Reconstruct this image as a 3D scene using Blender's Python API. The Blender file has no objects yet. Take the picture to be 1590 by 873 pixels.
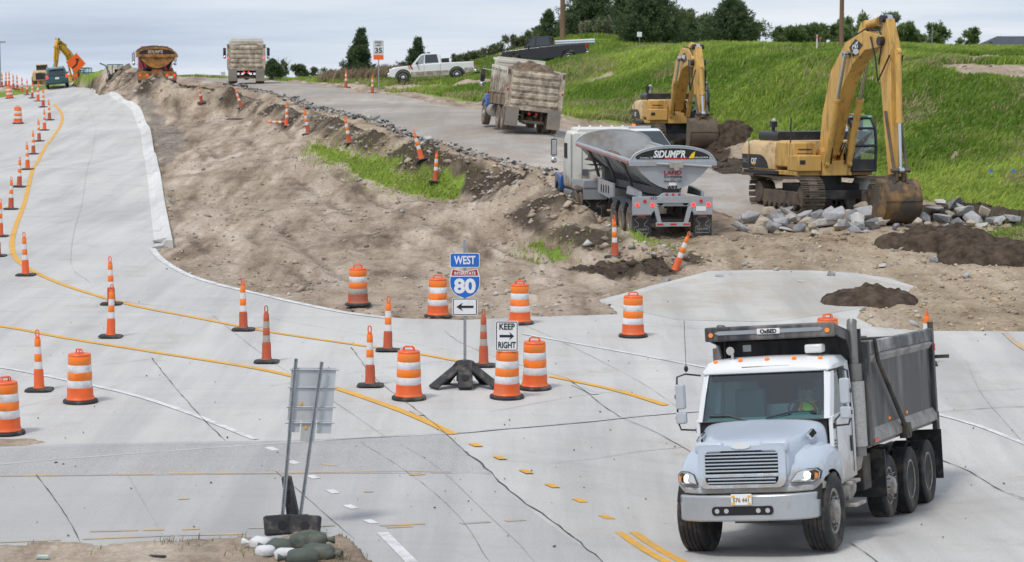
import bpy, bmesh, math, random
import numpy as np
from mathutils import Vector, Matrix, Euler
from mathutils.geometry import delaunay_2d_cdt
R = math.radians
scene = bpy.context.scene
# ---------------------------------------------------------------- camera
cam_data = bpy.data.cameras.new('camera'); cam = bpy.data.objects.new('camera', cam_data)
scene.collection.objects.link(cam); scene.camera = cam
cam.location = (0, 0, 8.2)
cam.rotation_euler = (R(90) - math.atan((436.5 - 140.0) / 3798.0), 0, 0)
cam_data.sensor_width = 36.0; cam_data.lens = 3798.0 / 1590.0 * 36.0
cam_data.clip_start = 0.5; cam_data.clip_end = 9000
cam_data.dof.use_dof = True; cam_data.dof.focus_distance = 52.0; cam_data.dof.aperture_fstop = 3.2
# ---------------------------------------------------------------- sky
world = bpy.data.worlds.new('World'); scene.world = world; world.use_nodes = True
wn, wl = world.node_tree.nodes, world.node_tree.links
wn.clear()
SUN_EL, SUN_AZ = R(58), R(215)      # azimuth clockwise from +Y: behind the camera, a little to its left
sky = wn.new('ShaderNodeTexSky'); sky.sky_type = 'NISHITA'; sky.sun_disc = False
sky.sun_elevation = SUN_EL; sky.sun_rotation = SUN_AZ; sky.air_density = 1.0; sky.dust_density = 2.0
bg = wn.new('ShaderNodeBackground'); bg.inputs['Strength'].default_value = 0.09
wl.new(sky.outputs[0], bg.inputs['Color'])
tc = wn.new('ShaderNodeTexCoord'); sep = wn.new('ShaderNodeSeparateXYZ'); wl.new(tc.outputs['Generated'], sep.inputs[0])
def wmath(op, a, b=None, c=None):
    n = wn.new('ShaderNodeMath'); n.operation = op
    for i, v in enumerate((a, b, c)):
        if v is None: continue
        if isinstance(v, (int, float)): n.inputs[i].default_value = v
        else: wl.new(v, n.inputs[i])
    return n.outputs[0]
zz = wmath('ADD', wmath('ABSOLUTE', sep.outputs[2]), 0.085)
cmb = wn.new('ShaderNodeCombineXYZ')
wl.new(wmath('DIVIDE', sep.outputs[0], zz), cmb.inputs[0]); wl.new(wmath('DIVIDE', sep.outputs[1], zz), cmb.inputs[1])
cn = wn.new('ShaderNodeTexNoise'); cn.inputs['Scale'].default_value = 0.75; cn.inputs['Detail'].default_value = 6; cn.inputs['Roughness'].default_value = 0.55
mp = wn.new('ShaderNodeMapping'); mp.inputs['Scale'].default_value = (0.55, 0.9, 1); mp.inputs['Location'].default_value = (3.1, 1.7, 0); wl.new(cmb.outputs[0], mp.inputs[0]); wl.new(mp.outputs[0], cn.inputs['Vector'])
cr = wn.new('ShaderNodeValToRGB'); wl.new(cn.outputs['Fac'], cr.inputs['Fac'])
cr.color_ramp.elements[0].position = 0.30; cr.color_ramp.elements[0].color = (0.46, 0.545, 0.68, 1)
cr.color_ramp.elements[1].position = 0.66; cr.color_ramp.elements[1].color = (0.78, 0.825, 0.885, 1)
e = cr.color_ramp.elements.new(0.48); e.color = (0.62, 0.70, 0.81, 1)
bg2 = wn.new('ShaderNodeBackground'); bg2.inputs['Strength'].default_value = 0.86; wl.new(cr.outputs[0], bg2.inputs['Color'])
mx = wn.new('ShaderNodeMixShader'); mx.inputs[0].default_value = 0.88
wl.new(bg.outputs[0], mx.inputs[1]); wl.new(bg2.outputs[0], mx.inputs[2])
wo = wn.new('ShaderNodeOutputWorld'); wl.new(mx.outputs[0], wo.inputs['Surface'])
# ---------------------------------------------------------------- sun behind thin cloud
sl = bpy.data.lights.new('sun', 'SUN'); sl.energy = 1.5; sl.angle = R(10); sl.color = (1.0, 0.95, 0.88)
sun = bpy.data.objects.new('sun', sl); scene.collection.objects.link(sun)
_sd = Vector((math.sin(SUN_AZ) * math.cos(SUN_EL), math.cos(SUN_AZ) * math.cos(SUN_EL), math.sin(SUN_EL)))
sun.rotation_euler = _sd.to_track_quat('Z', 'Y').to_euler(); sun.location = (0, -40, 60)
# ---------------------------------------------------------------- exposure
vs = scene.view_settings; vs.view_transform = 'Standard'; vs.look = 'None'; vs.exposure = 0.40; vs.gamma = 1.0; vs.use_curve_mapping = False
# ---------------------------------------------------------------- terrain
F_PX, CX, CY, CAM_H = 3798.0, 795.0, 436.5, 8.2
PITCH = math.atan((436.5 - 140.0) / F_PX)
_cp, _sp = math.cos(PITCH), math.sin(PITCH)

def pt(px, py, d):
    """point d metres deep along the view axis behind photo position px, py"""
    x = (px - CX) / F_PX; y = -(py - CY) / F_PX
    return (d * x, d * (_cp + y * _sp), CAM_H + d * (-_sp + y * _cp))

def plane_d(py):
    return 31144.0 / (py + 15.0)

CTRL = []
for px, py in [(0, 860), (300, 865), (600, 868), (-250, 700), (0, 700), (400, 700), (800, 720), (-200, 560), (0, 560), (400, 560), (800, 560), (1150, 560),
               (0, 460), (300, 455), (700, 485), (1000, 480), (-150, 400), (0, 360), (200, 350), (-100, 280), (60, 262),
               (220, 262), (-60, 200), (40, 200), (195, 195), (-30, 160), (30, 160), (140, 150), (90, 140), (500, 380), (380, 300), (300, 230), (640, 420), (330, 190), (800, 440)]:
    CTRL.append(pt(px, py, plane_d(py)))
for px, py, d in [(1295, 853, 35.9), (1437, 781, 41.7), (1077, 856, 36.7), (1240, 786, 42.5), (1590, 770, 40.6), (1590, 520, 57.5), (1350, 640, 47.5), (1200, 480, 63.0), (1400, 470, 63.5), (1590, 480, 62),
                  # haul lane, old road
                  (1045, 368, 77.0), (1150, 372, 76.5), (905, 330, 89.5), (870, 316, 95), (990, 350, 82), (860, 268, 98), (1000, 285, 92), (1100, 320, 86),
                  (825, 206, 107), (740, 240, 101), (760, 195, 113), (680, 215, 111), (560, 165, 135), (500, 190, 124), (470, 150, 150), (400, 150, 155), (384, 129, 168), (440, 128, 172), (300, 135, 168),
                  (620, 260, 100), (540, 220, 112), (440, 185, 133), (780, 320, 89), (900, 380, 77), (320, 160, 155),
                  # right side under excavators
                  (1215, 333, 82.5), (1400, 345, 80), (1300, 320, 85), (1060, 240, 113), (1120, 228, 119), (1000, 235, 110), (1180, 270, 102), (930, 215, 112), (1590, 430, 69), (1500, 390, 74),
                  # foot of the grass bank
                  (1590, 345, 82), (1430, 308, 88), (1200, 240, 111), (1110, 212, 123), (890, 187, 123), (745, 168, 137), (610, 146, 158), (540, 132, 172),
                  # bank face and brow
                  (1590, 230, 95), (1400, 200, 101), (1250, 165, 114), (1100, 145, 131), (950, 125, 146), (820, 140, 150),
                  (1590, 122, 108), (1590, 100, 118), (1590, 84, 130), (1400, 108, 114), (1400, 88, 128), (1250, 95, 126), (1250, 84, 136), (1100, 88, 142), (1000, 82, 152), (1130, 82, 182), (1260, 84, 182), (1030, 76, 176), (1400, 85, 178), (1590, 85, 172), (930, 66, 190), (420, 126, 186), (470, 132, 198), (560, 128, 200), (640, 122, 196), (320, 130, 190), (700, 112, 195), (760, 100, 200), (870, 74, 205), (1000, 84, 205), (1800, 84, 135), (900, 86, 165), (830, 102, 172),
                  (1590, 82, 150), (1400, 80, 146), (1250, 81, 152), (1130, 78, 163), (960, 62, 185), (872, 60, 182), (800, 84, 188), (740, 104, 180), (675, 127, 169), (620, 128, 170), (560, 122, 185),
                  (1800, 340, 80), (1800, 230, 92), (1800, 110, 110), (1800, 430, 68), (1800, 600, 52), (1800, 760, 42),
                  (100, 131, 215), (-20, 140, 205), (200, 124, 205), (240, 122, 195)]:
    CTRL.append(pt(px, py, d))
for x, y, z in [(-120, 290, 4), (-60, 290, 5), (-20, 280, 1.5), (20, 280, 5), (60, 270, 6), (110, 260, 6), (-100, 120, 3), (-60, 60, 2), (-60, 20, .5), (0, 10, .5), (40, 10, .7), (40, 40, 2), (70, 120, 9.2), (80, 180, 10.2), (-100, 210, 6), (0, -40, 0), (60, -40, 0), (-60, -40, 0),
                (-200, 400, 0), (0, 400, 0), (200, 400, 0), (150, 100, 8), (-150, 60, 1)]:
    CTRL.append((x, y, z))
_C = np.array(CTRL)
def _tps_fit(C, lam):
    n = len(C); P = C[:, :2] / 100.0
    d2 = ((P[:, None] - P[None]) ** 2).sum(-1)
    K = 0.5 * d2 * np.log(d2 + 1e-12) + lam * np.eye(n)
    A = np.zeros((n + 3, n + 3)); A[:n, :n] = K; A[:n, n] = 1; A[:n, n + 1:] = P; A[n, :n] = 1; A[n + 1:, :n] = P.T
    return np.linalg.solve(A, np.concatenate([C[:, 2], np.zeros(3)]))
_W = _tps_fit(_C, 2e-4)
def sstep(a, b, x):
    t = np.clip((x - a) / (b - a), 0, 1); return t * t * (3 - 2 * t)
def terrain(x, y):
    """smooth height of the land at x, y (arrays)"""
    x = np.asarray(x, float); y = np.asarray(y, float); sh = x.shape
    q = np.stack([x.ravel(), y.ravel()], 1) / 100.0; P = _C[:, :2] / 100.0
    out = np.empty(len(q)); n = len(P)
    for i in range(0, len(q), 20000):
        b = q[i:i + 20000]
        d2 = ((b[:, None] - P[None]) ** 2).sum(-1)
        out[i:i + 20000] = (0.5 * d2 * np.log(d2 + 1e-12)) @ _W[:n] + _W[n] + b @ _W[n + 1:]
    out = out.reshape(sh)
    far = np.maximum(sstep(250, 420, y), np.maximum(sstep(95, 220, np.abs(x)), sstep(30, 80, -y)))
    return out * (1 - far) + (-5.0) * far * sstep(60, 200, y) 
def tz(x, y): return float(terrain(np.array([x]), np.array([y]))[0])
def gpx(px, py, height=None):
    """land point seen at photo position px, py (march along the line of sight)"""
    height = height or terrain
    x = (px - CX) / F_PX; y = -(py - CY) / F_PX; lo, hi = 28.0, 330.0
    for n in (240, 40, 12):
        ds = np.linspace(lo, hi, n)
        h = CAM_H + ds * (-_sp + y * _cp) - height(ds * x, ds * (_cp + y * _sp))
        idx = np.nonzero((h[:-1] > 0) & (h[1:] <= 0))[0]
        i = idx[0] if len(idx) else int(np.argmin(np.abs(h[:-1])))
        lo, hi = ds[i], ds[i + 1]
    t = h[i] / (h[i] - h[i + 1]) if len(idx) else 0.0
    d = lo + t * (hi - lo)
    X = d * x; Y = d * (_cp + y * _sp)
    return (X, Y, float(height(np.array([X]), np.array([Y]))[0]))
def proj(p):
    vx, vy, vz = p[0], p[1], p[2] - CAM_H
    d = vy * _cp - vz * _sp; u = vy * _sp + vz * _cp
    return (CX + F_PX * vx / d, CY - F_PX * u / d, d)
# ---------------------------------------------------------------- helpers
COL = scene.collection
rng = np.random.default_rng(7)
random.seed(7)

def tag(o, label=None, cat=None, group=None, kind=None):
    if label: o['label'] = label
    if cat: o['category'] = cat
    if group: o['group'] = group
    if kind: o['kind'] = kind
    return o
def thing(name, label, cat, group=None):
    o = bpy.data.objects.new(name, None); COL.objects.link(o); o.empty_display_size = 0.2
    return tag(o, label, cat, group)
def copy_tree(o, parent=None):
    c = o.copy(); COL.objects.link(c); c.parent = parent
    for ch in list(o.children): copy_tree(ch, c)
    return c

# --- shapes: every one returns (verts, faces)
def s_box(c, s, rot=None):
    v = np.array([(x, y, z) for x in (-.5, .5) for y in (-.5, .5) for z in (-.5, .5)]) * np.array(s)
    if rot is not None: v = v @ np.array(Euler(rot).to_matrix()).T
    v = v + np.array(c)
    return v, [(0, 1, 3, 2), (4, 6, 7, 5), (0, 4, 5, 1), (2, 3, 7, 6), (0, 2, 6, 4), (1, 5, 7, 3)]
def s_prism(poly, axis, a, b, sb=None):
    """polygon in the plane across axis (x: (y,z), y: (x,z), z: (x,y)) run from a to b; sb: (scale, centre) of the far end"""
    n = len(poly); V = []
    for k, t in enumerate((a, b)):
        for p, q in poly:
            if k and sb: p = sb[1][0] + (p - sb[1][0]) * sb[0]; q = sb[1][1] + (q - sb[1][1]) * sb[0]
            V.append({'x': (t, p, q), 'y': (p, t, q), 'z': (p, q, t)}[axis])
    F = [tuple(range(n)), tuple(range(2 * n - 1, n - 1, -1))] + [(i, i + n, (i + 1) % n + n, (i + 1) % n) for i in range(n)]
    return np.array(V, float), F
def _frame(d):
    d = Vector(d).normalized(); u = d.orthogonal().normalized()
    if abs(d.z) < 0.95: u = Vector((0, 0, 1)).cross(d).normalized()
    return u, d.cross(u)
def s_cyl(p0, p1, r0, r1=None, n=14, cap=True):
    r1 = r0 if r1 is None else r1
    p0, p1 = Vector(p0), Vector(p1); u, w = _frame(p1 - p0); V = []
    for p, r in ((p0, r0), (p1, r1)):
        for i in range(n):
            t = 2 * math.pi * i / n; V.append(p + (u * math.cos(t) + w * math.sin(t)) * r)
    F = [(i, (i + 1) % n, (i + 1) % n + n, i + n) for i in range(n)]
    if cap: F += [tuple(range(n - 1, -1, -1)), tuple(range(n, 2 * n))]
    return np.array([tuple(v) for v in V]), F
def s_tube(pts, r, n=8, cap=True):
    pts = [Vector(p) for p in pts]; V = []; m = len(pts); rs = r if isinstance(r, (list, tuple)) else [r] * m
    u0 = None
    for i, p in enumerate(pts):
        d = (pts[min(i + 1, m - 1)] - pts[max(i - 1, 0)]).normalized()
        if u0 is None: u, w = _frame(d)
        else: u = (u0 - d * u0.dot(d)).normalized(); w = d.cross(u)
        u0 = u
        for k in range(n):
            t = 2 * math.pi * k / n; V.append(tuple(p + (u * math.cos(t) + w * math.sin(t)) * rs[i]))
    F = [(i * n + k, i * n + (k + 1) % n, (i + 1) * n + (k + 1) % n, (i + 1) * n + k) for i in range(m - 1) for k in range(n)]
    if cap: F += [tuple(range(n - 1, -1, -1)), tuple(range((m - 1) * n, m * n))]
    return np.array(V), F
def s_lathe(prof, c=(0, 0, 0), axis='z', n=20):
    """profile of (radius, height) pairs turned about an axis through c"""
    V = []; m = len(prof)
    for r, h in prof:
        for k in range(n):
            t = 2 * math.pi * k / n; a, b = r * math.cos(t), r * math.sin(t)
            V.append({'z': (a, b, h), 'x': (h, a, b), 'y': (a, h, b)}[axis])
    F = [(i * n + k, i * n + (k + 1) % n, (i + 1) * n + (k + 1) % n, (i + 1) * n + k) for i in range(m - 1) for k in range(n)]
    if prof[0][0] > 1e-4: F.append(tuple(range(n - 1, -1, -1)))
    if prof[-1][0] > 1e-4: F.append(tuple(range((m - 1) * n, m * n)))
    return np.array(V) + np.array(c), F
def s_loft(rings, cap=True):
    n = len(rings[0]); m = len(rings); V = [p for r in rings for p in r]
    F = [(i * n + k, i * n + (k + 1) % n, (i + 1) * n + (k + 1) % n, (i + 1) * n + k) for i in range(m - 1) for k in range(n)]
    if cap: F += [tuple(range(n - 1, -1, -1)), tuple(range((m - 1) * n, m * n))]
    return np.array(V, float), F
def s_quad(*p): return np.array(p, float), [tuple(range(len(p)))]
def s_ball(c, r, n=10, sc=(1, 1, 1)):
    prof = [(max(1e-5, r * math.sin(math.pi * i / n)), -r * math.cos(math.pi * i / n)) for i in range(n + 1)]
    v, f = s_lathe(prof, n=max(8, n)); return v * np.array(sc) + np.array(c), f
def s_rot(s, rot, c=(0, 0, 0)):
    m = np.array(Euler(rot).to_matrix()); c = np.array(c)
    return (s[0] - c) @ m.T + c, s[1]
def s_move(s, d): return s[0] + np.array(d), s[1]
def s_mirror(s): return s[0] * np.array((-1, 1, 1)), [tuple(reversed(f)) for f in s[1]]
def rrect(x0, z0, x1, z1, r, n=4):
    out = []
    for cx, cz, a0 in ((x1 - r, z1 - r, 0), (x0 + r, z1 - r, 90), (x0 + r, z0 + r, 180), (x1 - r, z0 + r, 270)):
        for k in range(n + 1):
            t = R(a0 + 90 * k / n); out.append((cx + r * math.cos(t), cz + r * math.sin(t)))
    return out
def arc(cx, cz, r, a0, a1, n=10):
    return [(cx + r * math.cos(R(a0 + (a1 - a0) * i / n)), cz + r * math.sin(R(a0 + (a1 - a0) * i / n))) for i in range(n + 1)]

def mesh_from(name, shapes, fix=True, smooth=35):
    V = []; F = []; o = 0
    for v, f in shapes:
        V.append(v); F += [tuple(i + o for i in q) for q in f]; o += len(v)
    me = bpy.data.meshes.new(name); me.from_pydata(np.concatenate(V).tolist(), [], F)
    if fix:
        bm = bmesh.new(); bm.from_mesh(me); bmesh.ops.recalc_face_normals(bm, faces=bm.faces); bm.to_mesh(me); bm.free()
    if smooth:
        me.shade_smooth(); me.set_sharp_from_angle(angle=R(smooth))
    return me
def obj(name, shapes, m, parent=None, bevel=0, smooth=35, seg=2, fix=True, sub=0):
    if isinstance(shapes, tuple): shapes = [shapes]
    me = mesh_from(name, shapes, fix, smooth); me.materials.append(m)
    o = bpy.data.objects.new(name, me); COL.objects.link(o); o.parent = parent
    if bevel:
        b = o.modifiers.new('bevel', 'BEVEL'); b.width = bevel; b.segments = seg; b.limit_method = 'ANGLE'; b.angle_limit = R(38); b.harden_normals = False
    if sub:
        b = o.modifiers.new('sub', 'SUBSURF'); b.levels = sub; b.render_levels = sub
    return o
def inst(name, me, parent=None, mat4=None):
    o = bpy.data.objects.new(name, me); COL.objects.link(o); o.parent = parent
    if mat4 is not None: o.matrix_local = mat4
    return o
def text(body, size, m, parent, loc, rot, name='lettering', shear=0.0, bold=0.0, xscale=1.0, align='CENTER', extrude=0.002, wmax=None):
    cu = bpy.data.curves.new('t', 'FONT'); cu.body = body; cu.size = size; cu.align_x = align; cu.align_y = 'CENTER'
    cu.shear = shear; cu.offset = bold; cu.extrude = extrude; cu.resolution_u = 3
    to = bpy.data.objects.new('t', cu)
    me = bpy.data.meshes.new_from_object(to); me.name = name
    bpy.data.objects.remove(to)
    if len(me.vertices):
        co = np.array([v.co[:] for v in me.vertices])
        w = co[:, 0].max() - co[:, 0].min()
        if wmax: xscale = wmax / w
        for v in me.vertices: v.co.x *= xscale
    me.materials.clear(); me.materials.append(m)
    o = bpy.data.objects.new(name, me); COL.objects.link(o); o.parent = parent; o.location = loc; o.rotation_euler = rot
    return o
def place(o, x, y, heading, dz=0.0, tilt=True, roll=0.0, base=None):
    """stand o on the land at x, y; heading turns local +Y anticlockwise from world +Y"""
    e = 1.2; z = tz(x, y) if base is None else base
    if tilt:
        n = Vector((-(tz(x + e, y) - tz(x - e, y)) / (2 * e), -(tz(x, y + e) - tz(x, y - e)) / (2 * e), 1)).normalized()
    else: n = Vector((0, 0, 1))
    q = Vector((0, 0, 1)).rotation_difference(n).to_matrix().to_4x4()
    m = Matrix.Translation((x, y, z + dz)) @ q @ Matrix.Rotation(heading, 4, 'Z') @ Matrix.Rotation(roll, 4, 'Y')
    o.matrix_world = m; return o

# --- value noise on arrays
def _hash(ix, iy, seed):
    h = (ix.astype(np.int64) * 374761393 + iy.astype(np.int64) * 668265263 + seed * 1442695041) & 0xffffffff
    h = ((h ^ (h >> 13)) * 1274126177) & 0xffffffff
    return ((h ^ (h >> 16)) & 0xffff) / 65535.0
def vnoise(x, y, seed=0):
    ix = np.floor(x); iy = np.floor(y); fx = x - ix; fy = y - iy
    fx = fx * fx * (3 - 2 * fx); fy = fy * fy * (3 - 2 * fy)
    a = _hash(ix, iy, seed); b = _hash(ix + 1, iy, seed); c = _hash(ix, iy + 1, seed); d = _hash(ix + 1, iy + 1, seed)
    return (a * (1 - fx) + b * fx) * (1 - fy) + (c * (1 - fx) + d * fx) * fy
def fbm(x, y, seed=0, oct=4, gain=.5):
    s = 0; a = 1; t = 0
    for k in range(oct):
        s = s + a * vnoise(x * 2 ** k + 17.3 * k, y * 2 ** k - 9.1 * k, seed + k); t += a; a *= gain
    return s / t
def pip(poly, x, y):
    inside = np.zeros(x.shape, bool); n = len(poly); j = n - 1
    for i in range(n):
        xi, yi = poly[i]; xj, yj = poly[j]
        c = ((yi > y) != (yj > y)) & (x < (xj - xi) * (y - yi) / (yj - yi + 1e-12) + xi)
        inside ^= c; j = i
    return inside
def seg_dist(path, x, y):
    """distance to a polyline and the fraction along it"""
    best = np.full(x.shape, 1e9); par = np.zeros(x.shape); L = [0]
    for a, b in zip(path[:-1], path[1:]): L.append(L[-1] + math.dist(a, b))
    for i, (a, b) in enumerate(zip(path[:-1], path[1:])):
        dx, dy = b[0] - a[0], b[1] - a[1]; l2 = dx * dx + dy * dy
        t = np.clip(((x - a[0]) * dx + (y - a[1]) * dy) / l2, 0, 1)
        d = np.hypot(x - a[0] - t * dx, y - a[1] - t * dy); m = d < best
        best[m] = d[m]; par[m] = ((L[i] + t * (L[i + 1] - L[i])) / L[-1])[m]
    return best, par
def G(*pp): return [gpx(*p)[:2] for p in pp]
def densify(P, step, closed=False):
    out = []; Q = list(P) + ([P[0]] if closed else [])
    for a, b in zip(Q[:-1], Q[1:]):
        n = max(1, int(math.dist(a, b) / step))
        out += [(a[0] + (b[0] - a[0]) * i / n, a[1] + (b[1] - a[1]) * i / n) for i in range(n)]
    if not closed: out.append(tuple(Q[-1]))
    return out
def spline(P, step):
    """Catmull-Rom through P at about step metres"""
    Q = [np.array(p, float) for p in P]; Q = [2 * Q[0] - Q[1]] + Q + [2 * Q[-1] - Q[-2]]; out = []
    for i in range(1, len(Q) - 2):
        n = max(1, int(np.linalg.norm(Q[i + 1] - Q[i]) / step))
        for k in range(n):
            t = k / n; a, b, c, d = Q[i - 1], Q[i], Q[i + 1], Q[i + 2]
            out.append(tuple(.5 * (2 * b + (c - a) * t + (2 * a - 5 * b + 4 * c - d) * t * t + (3 * b - a - 3 * c + d) * t ** 3)))
    out.append(tuple(Q[-2])); return out

# ---------------------------------------------------------------- materials
def mat(name, col, rough=.6, metal=0.0, var=.12, scale=2.0, bump=0.0, bscale=30, dirt=None, damt=.5, dscale=1.5, dz=None, coat=0.0, spec=.5, streak=False, emit=None):
    """procedural paint: base colour with mottling; dirt: second colour in patches (dz=(z0,z1): thick below z0, gone above z1)"""
    m = bpy.data.materials.new(name); m.use_nodes = True; nt = m.node_tree; N = nt.nodes; L = nt.links
    b = N['Principled BSDF']; b.inputs['Roughness'].default_value = rough; b.inputs['Metallic'].default_value = metal
    b.inputs['Coat Weight'].default_value = coat; b.inputs['Specular IOR Level'].default_value = spec
    t = N.new('ShaderNodeTexCoord'); vec = t.outputs['Object']
    if streak:
        mpn = N.new('ShaderNodeMapping'); mpn.inputs['Scale'].default_value = (1, 1, .18); L.new(vec, mpn.inputs[0]); vec = mpn.outputs[0]
    n1 = N.new('ShaderNodeTexNoise'); n1.inputs['Scale'].default_value = scale; n1.inputs['Detail'].default_value = 5; L.new(vec, n1.inputs['Vector'])
    rp = N.new('ShaderNodeValToRGB'); L.new(n1.outputs['Fac'], rp.inputs['Fac'])
    rp.color_ramp.elements[0].position = .3; rp.color_ramp.elements[1].position = .7
    rp.color_ramp.elements[0].color = tuple(c * (1 - var) for c in col) + (1,); rp.color_ramp.elements[1].color = tuple(min(1, c * (1 + var)) for c in col) + (1,)
    out = rp.outputs[0]
    if dirt:
        n2 = N.new('ShaderNodeTexNoise'); n2.inputs['Scale'].default_value = dscale; n2.inputs['Detail'].default_value = 8; n2.inputs['Roughness'].default_value = .65; L.new(vec, n2.inputs['Vector'])
        fac = n2.outputs['Fac']
        if dz:
            sp = N.new('ShaderNodeSeparateXYZ'); L.new(t.outputs['Object'], sp.inputs[0])
            mr = N.new('ShaderNodeMapRange'); L.new(sp.outputs[2], mr.inputs['Value']); mr.inputs['From Min'].default_value = dz[0]; mr.inputs['From Max'].default_value = dz[1]; mr.inputs['To Min'].default_value = .35; mr.inputs['To Max'].default_value = -.25
            ad = N.new('ShaderNodeMath'); ad.operation = 'ADD'; L.new(fac, ad.inputs[0]); L.new(mr.outputs[0], ad.inputs[1]); fac = ad.outputs[0]
        r2 = N.new('ShaderNodeValToRGB'); L.new(fac, r2.inputs['Fac']); r2.color_ramp.elements[0].position = 1 - damt - .12; r2.color_ramp.elements[1].position = 1 - damt + .12
        mxx = N.new('ShaderNodeMix'); mxx.data_type = 'RGBA'; L.new(r2.outputs[0], mxx.inputs['Factor']); L.new(out, mxx.inputs[6]); mxx.inputs[7].default_value = tuple(dirt) + (1,)
        out = mxx.outputs[2]
        rr = N.new('ShaderNodeMapRange'); L.new(r2.outputs[0], rr.inputs['Value']); rr.inputs['To Min'].default_value = rough; rr.inputs['To Max'].default_value = .92; L.new(rr.outputs[0], b.inputs['Roughness'])
    L.new(out, b.inputs['Base Color'])
    if emit:
        b.inputs['Emission Color'].default_value = tuple(emit[0]) + (1,); b.inputs['Emission Strength'].default_value = emit[1]
    if bump:
        nb = N.new('ShaderNodeTexNoise'); nb.inputs['Scale'].default_value = bscale; nb.inputs['Detail'].default_value = 4; L.new(t.outputs['Object'], nb.inputs['Vector'])
        bp = N.new('ShaderNodeBump'); bp.inputs['Strength'].default_value = min(1, bump); bp.inputs['Distance'].default_value = .02; L.new(nb.outputs['Fac'], bp.inputs['Height']); L.new(bp.outputs[0], b.inputs['Normal'])
    return m
def glass(name, tint=(.35, .55, .55), refl=.16):
    m = bpy.data.materials.new(name); m.use_nodes = True; N = m.node_tree.nodes; L = m.node_tree.links; N.clear()
    tr = N.new('ShaderNodeBsdfTransparent'); tr.inputs[0].default_value = tuple(tint) + (1,)
    gl = N.new('ShaderNodeBsdfGlossy'); gl.inputs['Roughness'].default_value = .03; gl.inputs['Color'].default_value = (.9, .95, 1, 1)
    fr = N.new('ShaderNodeFresnel'); fr.inputs[0].default_value = 1.5
    ad = N.new('ShaderNodeMath'); ad.operation = 'ADD'; ad.inputs[1].default_value = refl - .04; L.new(fr.outputs[0], ad.inputs[0])
    mxs = N.new('ShaderNodeMixShader'); L.new(ad.outputs[0], mxs.inputs[0]); L.new(tr.outputs[0], mxs.inputs[1]); L.new(gl.outputs[0], mxs.inputs[2])
    o = N.new('ShaderNodeOutputMaterial'); L.new(mxs.outputs[0], o.inputs[0]); return m
MUD = (.24, .185, .13)
m_white = mat('white_paint', (.72, .72, .72), .35, var=.05, coat=.3)
m_black = mat('black_plastic', (.018, .018, .02), .45, var=.3, dirt=(.12, .10, .08), damt=.38, dscale=4)
m_rubber = mat('tyre_rubber', (.022, .022, .023), .8, var=.3, scale=8, dirt=(.13, .105, .08), damt=.40, dscale=3, bump=.3, bscale=60)
m_rubber_mud = mat('muddy_tyre_rubber', (.045, .04, .036), .85, var=.3, scale=8, dirt=(.2, .155, .115), damt=.6, dscale=3)
m_steel = mat('galvanised_steel', (.36, .38, .40), .42, .75, var=.15, scale=10)
m_chrome = mat('chrome', (.75, .76, .78), .12, 1.0, var=.03)
m_rim = mat('steel_rim', (.42, .40, .37), .5, .3, var=.15, scale=5, dirt=(.2, .16, .12), damt=.45, dscale=4)
m_amber = mat('amber_lens', (.9, .22, .02), .3, var=.05, emit=((1, .25, .02), .25))
m_red = mat('red_lens', (.55, .02, .02), .25, var=.05)
m_redlit = mat('lit_red_lens', (.8, .03, .02), .25, var=.05, emit=((1, .03, .02), 1.6))
m_dark = mat('dark_interior', (.012, .012, .013), .8, var=.2)
# ---------------------------------------------------------------- the land
PAVE = G((0, 152), (60, 142), (100, 131), (150, 140.5), (180, 151.5), (202, 163.5), (214, 177), (222, 198), (229, 222), (236, 262), (243, 310), (249, 350), (254, 381), (236, 384),
         (250, 402), (290, 424), (340, 440), (400, 454), (460, 468), (540, 484), (620, 494), (720, 497), (830, 492), (960, 488), (928, 466), (1010, 444), (1100, 421), (1180, 419),
         (1260, 420), (1330, 424), (1380, 432), (1425, 446), (1400, 462), (1370, 470), (1340, 478), (1330, 494), (1360, 508), (1440, 514), (1590, 515))
PAVE = [(-75, 205), (-60, 212)] + PAVE + [(32, 62), (45, 60), (45, 20), (-70, 20)]
ISLAND = G((-700, 872), (-200, 862), (0, 856), (250, 848), (520, 838), (538, 841), (580, 880)) + [(-1.6, 31.0), (-1.2, 26), (-1.2, 20), (-45, 20)]
ISLE2 = G((-300, 693), (-60, 688), (20, 682), (55, 683), (72, 687), (40, 692), (-50, 696), (-300, 704))
OLD = G((300, 127), (345, 128), (372, 135), (400, 141), (440, 149), (480, 160), (525, 174), (575, 189), (625, 205), (665, 217), (700, 229), (750, 241), (795, 253), (860, 268), (900, 275), (960, 288), (1010, 302),
        (1080, 318), (1130, 335), (1160, 348), (1200, 350), (1300, 348), (1400, 338), (1430, 325), (1380, 305), (1300, 296), (1180, 288), (1120, 270), (1060, 245), (980, 222), (900, 205), (860, 198), (790, 183), (720, 168), (650, 155), (590, 146), (530, 137), (480, 131), (430, 127), (390, 124))
LANE = G((430, 170), (525, 198), (600, 223), (680, 252), (760, 286), (850, 326), (930, 362), (1000, 392), (1080, 412), (1180, 412), (1240, 395), (1150, 375), (1000, 318), (880, 282), (800, 260), (700, 236), (625, 211), (525, 180), (430, 155))
BERM = spline(G((130, 133), (190, 140), (255, 149), (320, 160), (380, 170), (450, 190), (520, 208), (590, 233), (650, 255), (720, 281), (790, 311), (850, 342), (910, 372), (970, 392), (1050, 408)), 1.5)
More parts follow.
